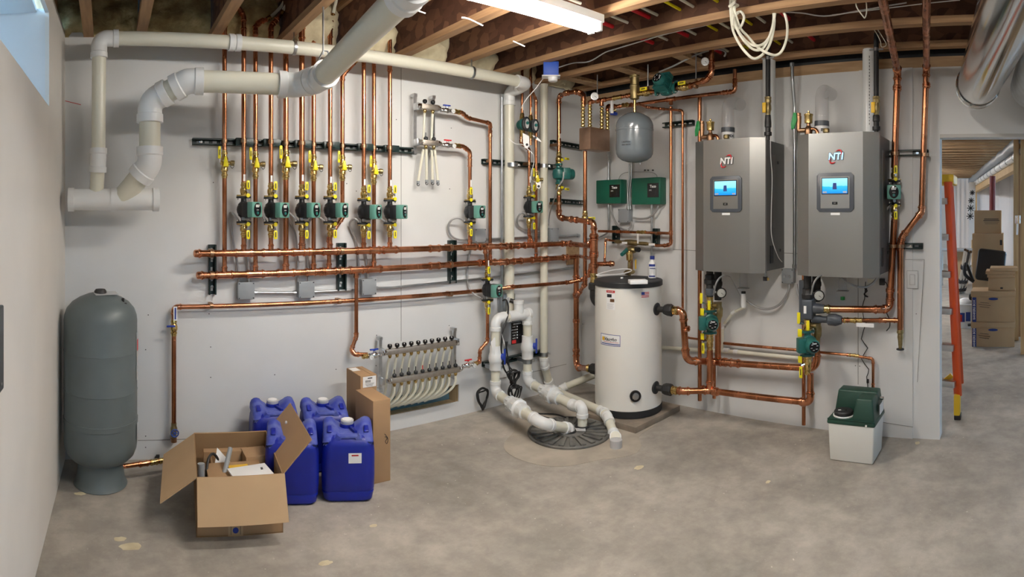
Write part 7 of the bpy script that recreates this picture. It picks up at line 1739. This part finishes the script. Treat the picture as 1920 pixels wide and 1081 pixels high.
# ladder
o = root('step_ladder', 'orange step ladder with yellow feet and metal steps standing just outside the doorway', 'ladder', (4.24,.39,0))
fa, ft = V((4.235,.395,.0)), V((4.12,.455,1.74)); sp = V((.18,.62,0)); spt = V((.14,.42,0))
def rail(a, b, m_, nm='rail', w=.062, t=.03):
    a, b = V(a), V(b); z = (b-a).normalized(); u = V((.75,-.66,0)); u = (u-z*u.dot(z)).normalized(); w_ = z.cross(u); return part(nm, MB().box((a+b)/2, (w,t,(b-a).length), Matrix((w_,u,z)).transposed(), bev=.004), m_, o)
rail(fa+UP*.17, ft, 'orange'); rail(fa+sp+UP*.17, ft+spt, 'orange')
for q in (fa, fa+sp):
    z = (ft-fa).normalized(); part('foot', MB().box(q+z*.11+UP*.0, (.088,.045,.15), Matrix.Identity(3), bev=.008), 'ladder_yellow', o); part('foot_pad', MB().box(q+UP*.018, (.09,.05,.035), bev=.006), 'black_rubber', o)
for k, z in enumerate((.26,.53,.80,1.07,1.34,1.60)):
    t = z/1.74; a = fa.lerp(ft,t); b = (fa+sp).lerp(ft+spt,t); d = (b-a).normalized(); part('step', MB().box((a+b)/2, ((b-a).length,.085,.045), Matrix((d, UP.cross(d), UP)).transposed(), bev=.003), 'alu', o)
part('top_cap', MB().box((ft+ft+spt)/2+V((.08,0,.02)), (.28,.50,.07), Matrix.Rotation(.0,3,'Z'), bev=.01), 'ladder_yellow', o)
for q, qt in ((fa,ft),(fa+sp,ft+spt)): rail(V((q.x+.85,q.y+.05,.02)), qt+V((.16,0,-.02)), 'orange', 'rear_rail', .05, .022)
part('brace', MB().box(fa+V((.03,.13,.24)), (.02,.22,.035), Matrix.Rotation(-.7,3,'X')), 'ladder_yellow', o)
# stud wall
s0, s1 = V((7.4,-.16,0)), V((16.8,1.12,0)); sd = (s1-s0).normalized()
o = root('stud_wall_frame', 'bare pine stud frame running away beyond the doorway, with header over a wide opening', 'stud frame', s0)
part('header', MB().box((s0+s1)/2+UP*2.22, ((s1-s0).length,.10,.20), Matrix((sd, UP.cross(sd), UP)).transposed()), 'stud_wood', o)
for i, t in enumerate((0.,.04,.93,.98)):
    c = s0.lerp(s1,t); part('stud', MB().box(c+UP*1.06, (.05,.12,2.12), Matrix((sd, UP.cross(sd), UP)).transposed()), 'stud_wood', o)
for x, rho, l in ((1905,6.9,'nearer the file boxes'),(1919,6.2,'closer to the doorway')):
    c = P(x,500,rho); o = root('wall_stud', 'upright pine stud beyond the doorway, ' + l, 'stud', (c.x,c.y,0), group='upright pine studs'); part('timber', MB().box((c.x,c.y,1.3), (.09,.06,2.58)), 'stud_wood', o)
c = P(1912,500,6.9); one('wall_stud', MB().box((c.x+.1,c.y,1.3), (.04,.12,2.55)), 'cardboard', 'darker pine stud squeezed between the two pale studs beyond the doorway', 'stud', origin=(c.x,c.y,0))
o = root('electrical_box', 'small white-metal outlet box nailed to the stud beyond the doorway', 'electrical box', P(1908,411,6.5)); part('box_body', MB().box(P(1908,411,6.5), (.06,.06,.10), bev=.006), 'chrome', o); part('wire', MB().cyl(P(1908,416,6.5), P(1907,440,6.5), .012, n=8), 'label_white', o)
o = root('wrapped_pipe', 'long banded white pipe running away under the joists beyond the doorway', 'pipe', V((7.0,-.14,2.27)))
a, b = V((6.0,-.28,2.26)), V((16.5,1.16,2.33)); part('tube', MB().cyl(a, b, .055, n=16), 'white_plastic', o)
for k in range(15): q = a.lerp(b,(k+.3)/15); part('band', MB().cyl(q, q+(b-a).normalized()*.06, .060, n=14), 'galv', o)
a2, b2 = a+V((0,-.02,.15)), b+V((0,0,.13)); L = 40; rnd = random.Random(2)
one('duct_wrap', MB().sweep([a2.lerp(b2,k/L)+V((0,.01*rnd.random(),.02*rnd.random())) for k in range(L+1)], [.075+.02*rnd.random() for k in range(L+1)], 12), 'box_grey', 'lumpy dark grey insulated duct above the banded white pipe', 'duct', origin=a2)
one('steel_post', MB().cyl(P(1861,330,8.6)*1., V((P(1859,440,8.6).x,P(1859,440,8.6).y,0)), .045, n=18), 'red_steel', 'dark red steel post rising behind the stacked cartons beyond the doorway', 'post', origin=(P(1859,440,8.6).x,P(1859,440,8.6).y,0))
# translucent sheeting
def sheet(label, x0, x1, ytop, rho0, rho1, seed=1):
    a, b = P(x0,400,rho0), P(x1,400,rho1); m = MB(); n = 24; g = []
    zt = CB-.02; d = (b-a); d.z = 0; nn = UP.cross(d.normalized())
    for k in range(2): g.append([m.b.verts.new(V((a.x,a.y,0))+d*(i/n)+nn*(.05*sin(i*1.7+seed)*(1 if k else .6))+UP*(zt if k else .02)) for i in range(n+1)])
    for i in range(n): m.b.faces.new((g[0][i], g[0][i+1], g[1][i+1], g[1][i]))
    return one('plastic_sheeting', m, 'plastic_sheet', label, 'plastic sheet', 'hanging plastic sheets', origin=(a.x,a.y,0), sharp=180)
sheet('white plastic sheeting hung across the far end beyond the ladder', 1776, 1832, 340, 17., 17.2)
sheet('white plastic sheeting in the wide framed opening behind the red post', 1826, 1945, 340, 16.6, 13.5, 3)
o = root('marked_panel', 'white sheet with black printed emblems beyond the ladder', 'panel', P(1824,420,14.))
a, b = P(1817,400,13.9), P(1829,400,14.1); dd = V((b.x-a.x,b.y-a.y,0)); part('panel', MB().prism([(0,.9),(dd.length,.9),(dd.length,2.3),(0,2.3)], (a.x,a.y,0), dd.normalized(), UP, V((.01,0,0))), 'label_white', o)
for k, (x, y, s_) in enumerate(((1823,361,.8),(1821,376,.9),(1820,390,1.1),(1819,405,1.1))):
    q = P(x,y,13.8); m = MB()
    for j in range(4): m.box(q, (.004,.16*s_,.022), Matrix.Rotation(j*pi/4,3,'X'))
    part('emblem', m, 'ink', o)
